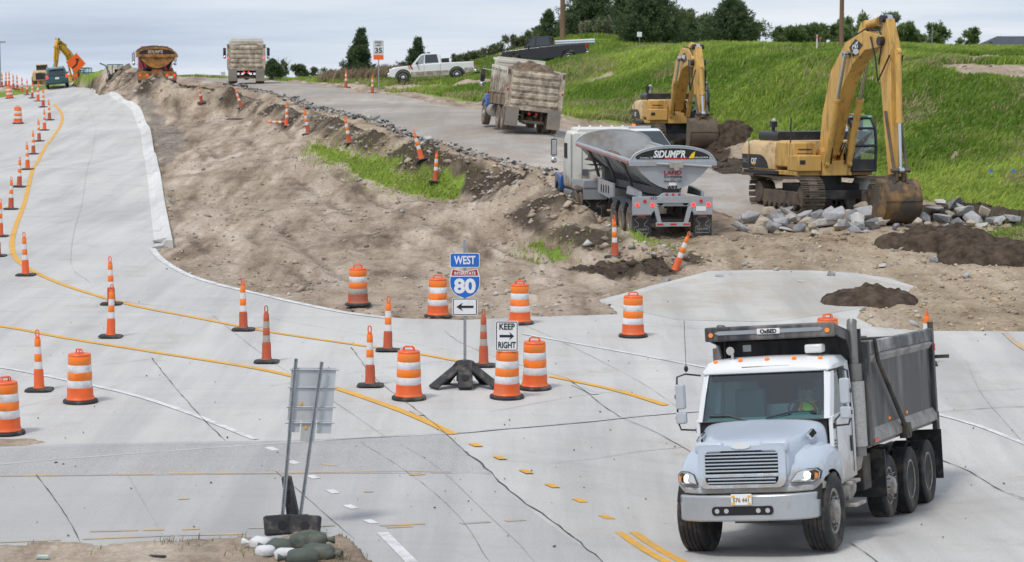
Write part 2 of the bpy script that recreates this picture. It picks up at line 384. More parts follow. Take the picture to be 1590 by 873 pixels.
GRASS = [G((1900, 360), (1590, 333), (1500, 320), (1430, 312), (1390, 300), (1250, 262), (1180, 240), (1120, 222), (1080, 206), (960, 192), (890, 184), (800, 170), (740, 160), (680, 150), (590, 139), (540, 131), (480, 127), (420, 123)) + [(-45, 185), (-40, 215), (-60, 235), (-90, 260), (-2500, 400), (-2500, 4500), (2500, 4500), (2500, 60), (120, 60)],
         G((482, 220), (512, 226), (570, 250), (640, 274), (692, 290), (714, 300), (704, 307), (660, 304), (610, 289), (560, 270), (505, 247), (485, 233)),
         G((1515, 366), (1560, 350), (1660, 346), (1700, 385), (1590, 388), (1540, 382)),
         G((818, 386), (840, 383), (874, 399), (866, 404), (832, 396)), G((985, 386), (1005, 382), (1030, 390), (1018, 395), (992, 394))]
DIRTY = [G((1425, 103), (1500, 101), (1700, 103), (1750, 134), (1590, 128), (1490, 123)), G((1470, 88), (1640, 89), (1640, 98), (1500, 97)), G((600, 132), (680, 131), (760, 121), (800, 124), (760, 134), (690, 138), (620, 140), (590, 139)),
         G((1320, 128), (1370, 120), (1380, 124), (1330, 132)), G((1500, 254), (1545, 247), (1550, 253), (1510, 259)), G((1480, 238), (1496, 236), (1496, 241), (1482, 241)), G((990, 82), (1060, 81), (1060, 84), (990, 86)),
         G((900, 130), (950, 112), (955, 118), (910, 136)), G((740, 158), (775, 156), (775, 166), (740, 166))]
DARK = [G((1395, 362), (1440, 350), (1520, 362), (1600, 388), (1700, 400), (1700, 440), (1590, 416), (1500, 398), (1420, 388)), G((1090, 228), (1130, 232), (1190, 250), (1230, 272), (1190, 288), (1130, 276), (1080, 250)),
        G((1420, 318), (1500, 318), (1590, 335), (1680, 345), (1680, 352), (1590, 350), (1500, 345), (1440, 348)), G((870, 420), (960, 408), (1040, 412), (1050, 430), (960, 436)), G((200, 128), (330, 140), (300, 158), (210, 140))]
TAN = [G((1050, 420), (1100, 385), (1200, 360), (1420, 360), (1600, 410), (1750, 450), (1750, 530), (1590, 518), (1430, 516), (1330, 500), (1250, 420), (1130, 415)), LANE]
GREY = [G((140, 130), (240, 165), (290, 200), (270, 260), (240, 230), (225, 180), (160, 140))]

# grid: dense in front of the camera, wide sheet beyond
ys = [-300, -120, -60, -20, 5, 18]
y = 25.0
while y < 232: ys.append(y); y += max(.16, y * .0036)
while y < 420: ys.append(y); y *= 1.03
ys += [500, 700, 1000, 1600, 2600, 4200]
ys = np.array(ys); NC = 430
uc = np.linspace(-1, 1, NC)
X = np.empty((len(ys), NC + 14))
for i, yv in enumerate(ys):
    w = min(max(abs(yv), 25) * .235 + 4, 70)
    X[i, 7:-7] = uc * w
    ext = np.array([1.12, 1.35, 1.8, 2.8, 6, 20, 60]) * w
    ext[-1] = 2500
    if ext[-2] > 2000: ext[-2] = 1800
    X[i, -7:] = ext; X[i, :7] = -ext[::-1]
Y = np.repeat(ys[:, None], NC + 14, 1)
def zone(polys, x, y):
    m = np.zeros(x.shape, bool)
    for p in polys: m |= pip(p, x, y)
    return m
EDG = spline(G((350, 131), (400, 142.5), (440, 150.5), (525, 176), (625, 207), (700, 231), (795, 255), (862, 271)), 1.5)
TRACKS = [spline(G(*p), 1.5) for p in (((430, 163), (525, 190), (625, 219), (700, 245), (800, 280), (900, 330), (1000, 370), (1100, 405)), ((300, 168), (360, 230), (430, 310), (540, 400), (660, 470), (720, 492)), ((400, 190), (450, 250), (560, 320), (720, 400), (880, 455)), ((250, 190), (290, 260), (330, 350), (430, 440)), ((1100, 420), (1080, 395), (1020, 365)), ((480, 260), (620, 340), (800, 410), (930, 440)))]
def wheel_ruts(X, Y):
    r = np.zeros(X.shape)
    for P in TRACKS:
        d, _ = seg_dist(P, X, Y); r = np.maximum(r, np.exp(-((d - .95) / .24) ** 2))
    return r * np.clip(fbm(X * .35, Y * .2, 141, 3) * 2.4 - .55, 0, 1)
def surface(X, Y, full=False):
    """height of the worked ground (berms, ruts, clods) and, with full, its kinds of soil"""
    X = np.asarray(X, float); Y = np.asarray(Y, float)
    Z0 = terrain(X, Y)
    jx = X + (fbm(X * .7, Y * .7, 3) - .5) * 1.4 + (fbm(X * 2.6, Y * 2.6, 5) - .5) * .55
    jy = Y + (fbm(X * .7, Y * .7, 11) - .5) * 2.4 + (fbm(X * 2.6, Y * 2.6, 13) - .5) * .8
    inisle = pip(ISLAND, X, Y); in2 = pip(ISLE2, X, Y)
    hard = (pip(PAVE, X, Y) & ~inisle & ~in2) | pip(OLD, X, Y)
    g_grass = zone(GRASS, jx, jy) & ~zone(DIRTY, jx, jy) & ~hard
    g_dark = zone(DARK, jx, jy); g_tan = zone(TAN, jx, jy); g_grey = zone(GREY, jx, jy)
    bd, bp = seg_dist(BERM, X, Y)
    bh = np.interp(bp, [0, .12, .3, .42, .5, .62, .75, .85, .95, 1], [.9, 2.1, 1.2, .75, .7, .7, .75, 1.35, .8, .3])
    bw = np.interp(bp, [0, .2, .4, .7, .85, 1], [3.6, 3.0, 1.25, 1.25, 2.2, 1.6])
    bn = fbm(X * 1.1, Y * .8, 21, 5, .6); bn2 = fbm(X * 3.1, Y * 2.4, 25, 3, .6)
    berm = bh * sstep(0, 1, np.clip(1 - bd / bw, 0, 1)) * (.45 + .75 * bn + .55 * (bn2 - .5)) + (np.clip(1 - bd / (bw * 1.25), 0, 1) > 0) * (fbm(X * 4.3, Y * 3.7, 27, 2) - .45) * .22
    tr = X * .985 + Y * .19
    rut = fbm(tr * 1.6, (Y - X * .2) * .05, 31, 4, .6)          # ruts along the direction of travel
    lane = zone([LANE], jx, jy)
    det = (fbm(X * .22, Y * .16, 41, 3) - .5) * .18 + (rut - .5) * .26 + (fbm(X * 1.7, Y * 1.3, 43, 4, .62) - .5) * .24
    det = np.where(lane, (rut - .5) * .22 + (fbm(X * 2, Y * 2, 43, 2) - .5) * .03, det)
    det = np.where(g_tan & ~lane, det * .6 + (fbm(X * 2.6, Y * 2.6, 47, 4, .65) - .5) * .22, det)
    det = np.where(g_dark, det + (fbm(X * 1.9, Y * 1.9, 49, 4, .65) - .42) * .5, det)
    det = np.where(g_grass, (fbm(X * .13, Y * .13, 51, 4) - .5) * .5 + (fbm(X * 1.2, Y * 1.2, 52, 3) - .5) * .18, det)
    det = np.where(inisle, .10 + (fbm(X * 2.2, Y * 2.2, 55, 4, .6) - .5) * .16, det)
    near = np.where((Y > 20) & (Y < 420), 1.0, 0.0)
    Z = Z0 + (det + berm - .09 * wheel_ruts(X, Y)) * near
    Z = np.where(hard, Z0 - .07, Z)
    Z = np.where(in2, Z0 + .03 + (fbm(X * 2, Y * 2, 5) - .5) * .05, Z)
    if not full: return np.where(hard, Z0, Z)
    return Z, hard, g_grass, g_dark, g_tan, g_grey, berm, bn
def sz(x, y): return float(surface(np.array([x]), np.array([y]))[0])
Z, hard, g_grass, g_dark, g_tan, g_grey, berm, bn = surface(X, Y, True)
_WR = np.minimum(np.maximum(np.abs(ys), 25) * .235 + 4, 70); _ZG = np.where(hard, Z + .07, Z)[:, 7:-7]; _ZN = [a[:, 7:-7] for a in (Z, hard, g_grass, g_dark, g_tan, g_grey, berm, bn)]
def surface(x, y, full=False):
    """the same ground, read back from the grid"""
    x = np.asarray(x, float); y = np.asarray(y, float); i = np.clip(np.searchsorted(ys, y) - 1, 0, len(ys) - 2); t = np.clip((y - ys[i]) / (ys[i + 1] - ys[i]), 0, 1)
    def row(i_):
        c = np.clip((x / _WR[i_] + 1) / 2 * (NC - 1), 0, NC - 1.001); j = c.astype(int); return j, c - j
    j0, f0 = row(i); j1, f1 = row(i + 1)
    def bil(A): return (A[i, j0] * (1 - f0) + A[i, j0 + 1] * f0) * (1 - t) + (A[i + 1, j1] * (1 - f1) + A[i + 1, j1 + 1] * f1) * t
    if not full: return bil(_ZG)
    ii = np.where(t > .5, i + 1, i); jj = np.where(t > .5, np.where(f1 > .5, j1 + 1, j1), np.where(f0 > .5, j0 + 1, j0))
    return [bil(_ZN[0])] + [a[ii, jj] for a in _ZN[1:]]
nr, nc = X.shape
V = np.stack([X, Y, Z], -1).reshape(-1, 3)
idx = np.arange(nr * nc).reshape(nr, nc)
Q = np.stack([idx[:-1, :-1], idx[:-1, 1:], idx[1:, 1:], idx[1:, :-1]], -1).reshape(-1, 4)
def fast_mesh(name, V, Q, attr=None):
    me = bpy.data.meshes.new(name); n = Q.shape[1]
    me.vertices.add(len(V)); me.vertices.foreach_set('co', np.ascontiguousarray(V, dtype=np.float32).ravel())
    me.loops.add(Q.size); me.loops.foreach_set('vertex_index', np.ascontiguousarray(Q, dtype=np.int32).ravel())
    me.polygons.add(len(Q)); me.polygons.foreach_set('loop_start', np.arange(0, Q.size, n, dtype=np.int32))
    me.update(calc_edges=True)
    for k, a in (attr or {}).items():
        at = me.attributes.new(k, 'FLOAT_COLOR', 'POINT'); at.data.foreach_set('color', np.ascontiguousarray(a, dtype=np.float32).ravel())
    return me
zonecol = np.stack([g_grass, np.maximum(np.maximum(g_dark, .55 * wheel_ruts(X, Y)), np.clip((berm > .12) * (fbm(X * .5, Y * .35, 61, 4, .6) - .30) * 2.6, 0, .85)), np.maximum(g_tan, (berm > .1) * .55), g_grey], -1).astype(float)
zonecol = zonecol.reshape(nr, nc, 4)
k = (zonecol[1:-1, 1:-1] * 2 + zonecol[:-2, 1:-1] + zonecol[2:, 1:-1] + zonecol[1:-1, :-2] + zonecol[1:-1, 2:]) / 6
zonecol[1:-1, 1:-1] = k
me = fast_mesh('ground', V, Q, {'zone': zonecol.reshape(-1, 4)}); me.shade_smooth()
def ground_material():
    m = bpy.data.materials.new('earth'); m.use_nodes = True; N = m.node_tree.nodes; L = m.node_tree.links; b = N['Principled BSDF']
    b.inputs['Roughness'].default_value = .95; b.inputs['Specular IOR Level'].default_value = .15
    geo = N.new('ShaderNodeNewGeometry'); at = N.new('ShaderNodeAttribute'); at.attribute_name = 'zone'
    sp = N.new('ShaderNodeSeparateColor'); L.new(at.outputs['Color'], sp.inputs[0])
    def noise(s, d=6, r=.6, vec=None):
        n = N.new('ShaderNodeTexNoise'); n.inputs['Scale'].default_value = s; n.inputs['Detail'].default_value = d; n.inputs['Roughness'].default_value = r; L.new(vec or geo.outputs['Position'], n.inputs['Vector']); return n.outputs['Fac']
    def ramp(f, *st):
        r = N.new('ShaderNodeValToRGB'); L.new(f, r.inputs['Fac']); el = r.color_ramp.elements
        while len(el) < len(st): el.new(.5)
        for e_, (p, c) in zip(el, st): e_.position = p; e_.color = tuple(c) + (1,)
        return r.outputs[0]
    def mix(f, a, c):
        x = N.new('ShaderNodeMix'); x.data_type = 'RGBA'; L.new(f, x.inputs['Factor']); L.new(a, x.inputs[6]); L.new(c, x.inputs[7]); return x.outputs[2]
    mpn = N.new('ShaderNodeMapping'); mpn.inputs['Rotation'].default_value = (0, 0, R(-11)); mpn.inputs['Scale'].default_value = (1.1, .07, 1); L.new(geo.outputs['Position'], mpn.inputs[0])
    trk = noise(1.0, 5, .6, mpn.outputs[0])
    n_big = noise(.22, 5); n_mid = noise(1.3, 12, .74); n_fine = noise(9, 5, .75)
    dirt = ramp(n_mid, (.30, (.25, .185, .135)), (.46, (.42, .335, .26)), (.6, (.51, .42, .34)), (.74, (.60, .52, .44)))
    dirt2 = ramp(trk, (.36, (.23, .17, .125)), (.47, (.41, .325, .25)), (.55, (.52, .43, .345)), (.66, (.66, .575, .48)))
    dirt = mix(ramp(n_big, (.38, (.1, .1, .1)), (.56, (.95, .95, .95))), dirt, dirt2)
    grey = ramp(n_mid, (.3, (.19, .158, .13)), (.5, (.29, .25, .21)), (.62, (.36, .325, .29)), (.8, (.46, .425, .39)))
    tan = ramp(n_mid, (.30, (.26, .19, .12)), (.48, (.43, .335, .232)), (.62, (.52, .42, .31)), (.78, (.60, .52, .42)))
    tan = mix(trk, tan, ramp(trk, (.35, (.32, .245, .175)), (.6, (.60, .51, .40))))
    dark = ramp(n_mid, (.3, (.045, .034, .026)), (.55, (.10, .078, .058)), (.78, (.19, .15, .11)))
    grass = ramp(n_mid, (.3, (.14, .215, .035)), (.5, (.21, .31, .05)), (.7, (.30, .38, .09)))
    gm = N.new('ShaderNodeMath'); gm.operation = 'MULTIPLY_ADD'; L.new(n_mid, gm.inputs[0]); gm.inputs[1].default_value = 1.2; gm.inputs[2].default_value = -.6
    def zfac(ch):
        a = N.new('ShaderNodeMath'); a.operation = 'ADD'; L.new(sp.outputs[ch] if ch < 3 else at.outputs['Alpha'], a.inputs[0]); L.new(gm.outputs[0], a.inputs[1])
        r = N.new('ShaderNodeMapRange'); L.new(a.outputs[0], r.inputs['Value']); r.inputs['From Min'].default_value = .25; r.inputs['From Max'].default_value = .8; return r.outputs[0]
    c = mix(zfac(3), dirt, grey); c = mix(zfac(2), c, tan); c = mix(zfac(1), c, dark); c = mix(zfac(0), c, grass)
    sh = ramp(n_fine, (.30, (.66, .65, .64)), (.5, (.97, .97, .97)), (.68, (1.2, 1.2, 1.19)))
    mu = N.new('ShaderNodeMix'); mu.data_type = 'RGBA'; mu.blend_type = 'MULTIPLY'; mu.inputs['Factor'].default_value = 1; L.new(c, mu.inputs[6]); L.new(sh, mu.inputs[7])
    mu2 = N.new('ShaderNodeMix'); mu2.data_type = 'RGBA'; mu2.blend_type = 'MULTIPLY'; mu2.inputs['Factor'].default_value = 1; L.new(mu.outputs[2], mu2.inputs[6]); L.new(ramp(noise(.42, 8, .72), (.37, (.64, .61, .58)), (.48, (.89, .875, .86)), (.66, (1.05, 1.03, 1.01))), mu2.inputs[7])
    L.new(mu2.outputs[2], b.inputs['Base Color'])
    bp = N.new('ShaderNodeBump'); bp.inputs['Strength'].default_value = 1.0; bp.inputs['Distance'].default_value = .10
    nb = noise(3.5, 9, .75); L.new(nb, bp.inputs['Height']); L.new(bp.outputs[0], b.inputs['Normal'])
    return m
me.materials.append(ground_material())
ground = bpy.data.objects.new('ground', me); COL.objects.link(ground); tag(ground, kind='structure')

# ---------------------------------------------------------------- pavements
def concrete(name, base, dark, light, speck=.7, stain=(.40, .36, .31), samt=.41, groove=None):
    m = bpy.data.materials.new(name); m.use_nodes = True; N = m.node_tree.nodes; L = m.node_tree.links; b = N['Principled BSDF']
    b.inputs['Roughness'].default_value = .85; b.inputs['Specular IOR Level'].default_value = .25
    geo = N.new('ShaderNodeNewGeometry')
    def noise(s, d, r, scl=None, rot=0):
        n = N.new('ShaderNodeTexNoise'); n.inputs['Scale'].default_value = s; n.inputs['Detail'].default_value = d; n.inputs['Roughness'].default_value = r
        v = geo.outputs['Position']
        if scl:
            q = N.new('ShaderNodeMapping'); q.inputs['Scale'].default_value = scl; q.inputs['Rotation'].default_value = (0, 0, rot); L.new(v, q.inputs[0]); v = q.outputs[0]
        L.new(v, n.inputs['Vector']); return n.outputs['Fac']
    def ramp(f, *st):
        r = N.new('ShaderNodeValToRGB'); L.new(f, r.inputs['Fac']); el = r.color_ramp.elements
        while len(el) < len(st): el.new(.5)
        for e_, (p, c) in zip(el, st): e_.position = p; e_.color = tuple(c) + (1,)
        return r.outputs[0]
    def mix(f, a, c, bt='MIX'):
        x = N.new('ShaderNodeMix'); x.data_type = 'RGBA'; x.blend_type = bt
        if isinstance(f, float): x.inputs['Factor'].default_value = f
        else: L.new(f, x.inputs['Factor'])
        L.new(a, x.inputs[6]); L.new(c, x.inputs[7]); return x.outputs[2]
    big = noise(.12, 5, .6)
    c = ramp(big, (.3, dark), (.5, base), (.7, light))
    # tyre wear running with the traffic and across the junction
    w = noise(1, 5, .6, (1.0, .045, 1), R(-10)); c = mix(1.0, c, ramp(w, (.34, (.83, .83, .835)), (.55, (1, 1, 1)), (.72, (1.05, 1.045, 1.03))), 'MULTIPLY')
    w2 = noise(1, 5, .65, (.05, 1.3, 1), R(4)); c = mix(1.0, c, ramp(w2, (.30, (.93, .93, .935)), (.5, (1, 1, 1))), 'MULTIPLY')
    s_ = noise(.55, 8, .7); sr = ramp(s_, (1 - samt - .03, (0, 0, 0)), (1 - samt + .12, (.55, .55, .55)))
    rgb = N.new('ShaderNodeRGB'); rgb.outputs[0].default_value = tuple(stain) + (1,); c = mix(sr, c, rgb.outputs[0])
    f = noise(38, 3, .8); c = mix(1.0, c, ramp(f, (.3, (1 - .25 * speck,) * 3), (.65, (1 + .12 * speck,) * 3)), 'MULTIPLY')
    L.new(c, b.inputs['Base Color'])
    bp = N.new('ShaderNodeBump'); bp.inputs['Strength'].default_value = .35; bp.inputs['Distance'].default_value = .01; L.new(f, bp.inputs['Height']); L.new(bp.outputs[0], b.inputs['Normal'])
    return m
m_conc = concrete('new_concrete', (.535, .52, .50), (.475, .462, .448), (.58, .565, .545))
m_conc2 = concrete('worn_concrete', (.455, .443, .435), (.41, .402, .396), (.50, .488, .476), .6)
m_aggr = concrete('exposed_aggregate', (.43, .415, .412), (.385, .372, .374), (.475, .46, .455), 1.6)
m_old = concrete('dusty_old_road', (.43, .40, .37), (.30, .28, .26), (.56, .53, .50), 2.4, (.36, .285, .215), .57)
m_kerb = concrete('kerb_concrete', (.66, .65, .63), (.58, .57, .55), (.72, .71, .69), .8, (.34, .28, .22), .42)
m_paint_w = mat('road_white_paint', (.66, .66, .66), .7, var=.1, scale=3, dirt=(.40, .39, .38), damt=.42, dscale=2.5)
m_paint_wf = mat('faded_white_paint', (.55, .55, .55), .75, var=.1, scale=3, dirt=(.38, .37, .37), damt=.52, dscale=1.5)
m_paint_y = mat('road_yellow_paint', (.70, .36, .035), .7, var=.1, scale=3, dirt=(.46, .34, .16), damt=.40, dscale=2.5)
m_paint_yf = mat('faded_yellow_paint', (.60, .37, .11), .75, var=.12, scale=3, dirt=(.38, .36, .34), damt=.55, dscale=2.0)
m_joint = mat('joint_sealant', (.07, .067, .065), .8, var=.3, scale=6)
m_joint_l = mat('dusty_joint', (.38, .37, .36), .9, var=.2, scale=6)
def sheet(name, poly, m, dz, step, holes=(), thick=.16, parent=None):
    B = densify(poly, step, True); HB = [densify(h, step, True) for h in holes]
    arr = np.array(B); x0, y0 = arr.min(0); x1, y1 = arr.max(0)
    gx, gy = np.meshgrid(np.arange(x0, x1, step), np.arange(y0, y1, step)); gx = gx.ravel(); gy = gy.ravel()
    k = pip(B, gx, gy)
    for h in HB: k &= ~pip(h, gx, gy)
    pts = [Vector(p) for p in B]; edges = [(i, (i + 1) % len(B)) for i in range(len(B))]
    for h in HB:
        o = len(pts); pts += [Vector(p) for p in h]; edges += [(o + i, o + (i + 1) % len(h)) for i in range(len(h))]
    pts += [Vector((a, c)) for a, c in zip(gx[k], gy[k])]
    v, e_, f, *_ = delaunay_2d_cdt(pts, edges, [], 0, 1e-4)
    v = np.array([tuple(p) for p in v]); f = np.array(f)
    c = v[f].mean(1); keep = pip(B, c[:, 0], c[:, 1])
    for h in HB: keep &= ~pip(h, c[:, 0], c[:, 1])
    f = f[keep]; z = terrain(v[:, 0], v[:, 1]) + dz
    me = bpy.data.meshes.new(name); me.from_pydata(np.column_stack([v, z]).tolist(), [], f.tolist())
    bm = bmesh.new(); bm.from_mesh(me); bmesh.ops.recalc_face_normals(bm, faces=bm.faces)
    if sum(q.normal.z for q in bm.faces) < 0: bmesh.ops.reverse_faces(bm, faces=bm.faces)
    if thick:
        ret = bmesh.ops.extrude_edge_only(bm, edges=[q for q in bm.edges if len(q.link_faces) == 1])
        bmesh.ops.translate(bm, verts=[q for q in ret['geom'] if isinstance(q, bmesh.types.BMVert)], vec=(0, 0, -thick))
    bmesh.ops.delete(bm, geom=[q for q in bm.verts if not q.link_faces], context='VERTS')
    bm.to_mesh(me); bm.free(); me.materials.append(m)
    o = bpy.data.objects.new(name, me); COL.objects.link(o); o.parent = parent
    if not parent: tag(o, kind='structure')
    return o
CROSS = G((-400, 722), (-100, 700), (0, 694), (250, 688), (420, 686), (560, 681), (690, 673), (722, 700), (765, 738), (800, 772), (850, 812), (900, 846), (945, 880)) + [(1.8, 33), (1.0, 30), (-1.0, 30)] + G((590, 890), (538, 840), (520, 837), (250, 847), (0, 855), (-300, 864))
pavement = sheet('road_pavement', PAVE, m_conc, 0.0, 1.0, [ISLAND, ISLE2])
_co = np.empty(len(pavement.data.vertices) * 3, np.float32); pavement.data.vertices.foreach_get('co', _co); _co = _co.reshape(-1, 3)
_cd, _ = seg_dist(CROSS + [CROSS[0]], _co[:, 0].astype(float), _co[:, 1].astype(float)); _in = pip(CROSS, _co[:, 0].astype(float), _co[:, 1].astype(float)) & (_cd > 1.05)
_co[_in, 2] -= .04; pavement.data.vertices.foreach_set('co', _co.ravel()); pavement.data.update()
cross_road = sheet('cross_road', CROSS, m_conc2, .005, .7, thick=0)
STRIP = G((-400, 745), (-100, 723), (0, 697), (250, 690), (420, 688), (560, 683), (689, 675), (721, 702), (763, 737), (600, 736), (300, 738), (0, 741), (-300, 742))
aggregate = sheet('aggregate_strip', STRIP, m_aggr, .009, .7, thick=0)
_r = random.Random(3)
OLDJ = [(x + _r.uniform(-.12, .12), y + _r.uniform(-.25, .25)) for x, y in densify(OLD, .5, True)]
old_road = sheet('old_road', OLDJ, m_old, .02, 1.4, thick=.35)
THROAT = G((935, 470), (1100, 424), (1260, 423), (1330, 428), (1415, 446), (1368, 468), (1330, 480), (1200, 500), (1050, 497))
m_bleach = concrete('dusty_bleached_concrete', (.50, .48, .45), (.45, .42, .385), (.58, .565, .54), .8, (.42, .36, .28), .5)
throat = sheet('dusty_slab', THROAT, m_bleach, .004, 1.0, thick=0)

def stripe(name, P, w, m, dz, step=.5, smooth=True, jag=0):
    C = spline(P, step) if smooth and len(P) > 2 else densify(P, step)
    C = np.array(C); T = np.gradient(C, axis=0); T /= np.linalg.norm(T, axis=1)[:, None] + 1e-9; Nn = np.column_stack([-T[:, 1], T[:, 0]])
    n = len(C); wv = np.full(n, w / 2)
    if jag:
        C = C + Nn * (np.array([_r.uniform(-1, 1) for _ in range(n)]) * jag)[:, None]; wv = wv * np.array([_r.uniform(.4, 1.8) for _ in range(n)])
    A = C + Nn * wv[:, None]; Bq = C - Nn * wv[:, None]
    V = np.concatenate([A, Bq]); z = terrain(V[:, 0], V[:, 1]) + dz
    F = [(n + i, n + i + 1, i + 1, i) for i in range(n - 1)]
    o = obj(name, (np.column_stack([V, z]), F), m, fix=False, smooth=0); tag(o, kind='structure'); return o
D1 = .0125
# yellow lines
stripe('yellow_line', G((84, 162), (96, 178), (94, 195), (83, 212), (62, 245), (42, 300), (25, 350), (19, 385), (36, 412), (100, 443), (200, 473), (300, 493), (420, 516), (540, 534), (650, 550), (715, 562)), .17, m_paint_y, D1)
stripe('yellow_line', G((855, 585), (950, 605), (1034, 630)), .17, m_paint_y, D1)
stripe('yellow_line', G((-150, 492), (0, 507), (100, 525), (250, 549), (400, 573), (500, 597), (600, 630), (660, 654), (704, 675)), .19, m_paint_y, D1)
stripe('yellow_line', G((961, 827), (1090, 905)), .15, m_paint_y, D1); stripe('yellow_line', G((984, 827), (1115, 905)), .15, m_paint_y, D1)
for a, b in [((733, 689), (744, 694)), ((771, 709), (782, 714)), ((811, 730), (823, 736)), ((851, 752), (864, 758)), ((894, 775), (907, 781)), ((935, 801), (949, 807))]:
    stripe('yellow_dash', G(a, b), .17, m_paint_y, D1)
stripe('yellow_line', G((1560, 517), (1576, 532), (1600, 548), (1640, 570)), .15, m_paint_yf, D1)
for a, b in [((-80, 846), (75, 840)), ((78, 840), (94, 839)), ((128, 838), (270, 832)), ((275, 832), (380, 830)), ((140, 826), (215, 824)), ((222, 824), (255, 823)), ((283, 823), (310, 822)), ((385, 821), (520, 817)), ((590, 817), (660, 814)), ((600, 820), (640, 818)), ((715, 814), (760, 811)), ((785, 810), (815, 808)), ((-60, 740), (240, 737)), ((260, 736), (430, 735)), ((440, 735), (700, 733)), ((277, 776), (294, 775)), ((565, 764), (580, 764)), ((500, 721), (520, 724)), ((635, 738), (660, 737))]:
    stripe('faded_yellow_line', G(a, b), .11, m_paint_yf, D1, smooth=False)
# white lines
stripe('white_line', G((-100, 560), (0, 571), (100, 590), (200, 612), (280, 637), (340, 660), (397, 683)), .14, m_paint_w, D1)
for a, b in [((416, 695), (428, 700)), ((449, 716), (461, 721)), ((481, 739), (492, 744)), ((510, 761), (522, 767)), ((538, 785), (551, 791)), ((569, 808), (582, 814))]:
    stripe('white_dash', G(a, b), .15, m_paint_w, D1)
stripe('white_line', G((594, 828), (612, 846), (650, 885)), .18, m_paint_w, D1)
stripe('white_cross_line', G((-200, 745), (0, 722), (250, 702), (420, 690), (680, 675), (800, 665), (1000, 646), (1150, 634)), .085, m_paint_wf, D1)
stripe('white_edge_line', G((236, 386), (252, 404), (292, 427), (342, 443), (402, 457), (462, 471), (542, 487), (600, 494)), .20, m_paint_w, D1)
stripe('white_line', G((812, 519), (900, 535), (1000, 553), (1100, 572)), .12, m_paint_w, D1)
stripe('white_line', G((1440, 640), (1520, 662), (1600, 693)), .13, m_paint_w, D1)
stripe('white_dash', G((892, 598), (925, 613)), .16, m_paint_wf, D1); stripe('white_dash', G((640, 638), (655, 646)), .14, m_paint_wf, D1)
# joints and cracks
for P, w, j in [(((235, 556), (270, 600), (310, 645), (350, 686)), .03, .02), (((545, 540), (585, 590), (640, 632), (690, 672), (722, 702)), .03, .02), (((722, 702), (768, 741), (800, 770), (850, 805), (900, 843), (945, 880)), .06, .05),
                (((880, 588), (950, 640), (1010, 668), (1072, 702)), .03, .02), (((56, 738), (95, 790), (130, 852)), .03, .012), (((428, 733), (470, 768), (550, 838)), .025, .01), (((1456, 712), (1520, 742), (1620, 790)), .04, .02),
                (((1318, 843), (1370, 880)), .03, .01), (((0, 694), (250, 688), (420, 686), (560, 681), (690, 673)), .03, .02), (((560, 688), (700, 790), (760, 873)), .012, .01), (((1460, 640), (1590, 632)), .03, .03), (((-60, 440), (0, 446), (200, 470), (330, 486)), .014, .01),
                (((1490, 610), (1590, 604)), .02, .03), (((690, 515), (720, 535), (790, 562), (880, 588)), .02, .015), (((420, 495), (560, 520), (700, 545)), .014, .01), (((1000, 500), (1150, 520), (1300, 545)), .015, .02), (((10, 590), (130, 572), (250, 556)), .012, .01)]:
    stripe('pavement_joint', G(*P), w * .42, m_joint, D1 + .0015, step=.3, jag=j * .6)
for P in [((30, 300), (243, 303)), ((22, 345), (249, 348)), ((45, 265), (237, 267)), ((60, 236), (231, 238)), ((72, 213), (226, 215)), ((82, 194), (221, 195)), ((88, 178), (214, 179)), ((-20, 395), (238, 398)), ((130, 300), (110, 400), (140, 440)), ((150, 200), (140, 250), (130, 300)), ((110, 150), (140, 170), (150, 200)),
          ((0, 640), (120, 612), (260, 585)), ((420, 600), (560, 578), (700, 560)), ((760, 640), (900, 615), (1040, 600)), ((800, 500), (870, 530), (960, 575), (1060, 640)), ((1500, 560), (1530, 620), (1590, 690)), ((850, 720), (1000, 700), (1060, 695)), ((200, 740), (260, 845)), ((620, 690), (690, 735), (790, 830), (830, 873)), ((330, 490), (420, 560), (520, 625), (600, 680))]:
    stripe('pavement_joint', G(*P), .010, m_joint_l, D1 + .0008, step=.5, jag=.004)
# kerb of the ramp: real step, broken into cast lengths
KP = spline(G((112, 130), (150, 139.5), (180, 150.5), (202, 162.5), (214, 176), (222, 197), (229, 222), (237, 262), (244, 310), (250, 350), (255, 380)), .5)
KP = np.array(KP); T = np.gradient(KP, axis=0); T /= np.linalg.norm(T, axis=1)[:, None]; Nn = np.column_stack([T[:, 1], -T[:, 0]])
if Nn[0, 0] < 0: Nn = -Nn
seglen = 12; ki = 0
kerb_root = None
for i in range(0, len(KP) - 1, seglen):
    s = slice(i, min(i + seglen + 1, len(KP))); P = KP[s].copy(); Nq = Nn[s]
    if len(P) < 2: continue
    P[0] += (P[1] - P[0]) * .03
    rings = []
    for p, nn in zip(P, Nq):
        zb = tz(p[0], p[1]); ring = []
        for o_, h in ((-.30, .012), (-.08, .02), (.0, .13), (.06, .16), (.27, .155), (.30, -.2), (-.30, -.2)):
            ring.append((p[0] + nn[0] * o_, p[1] + nn[1] * o_, zb + h))
        rings.append(ring)
    o = obj('kerb_length' if kerb_root else 'kerb', s_loft(rings), m_kerb, kerb_root, bevel=.02)
    if not kerb_root: kerb_root = o; tag(o, kind='structure')
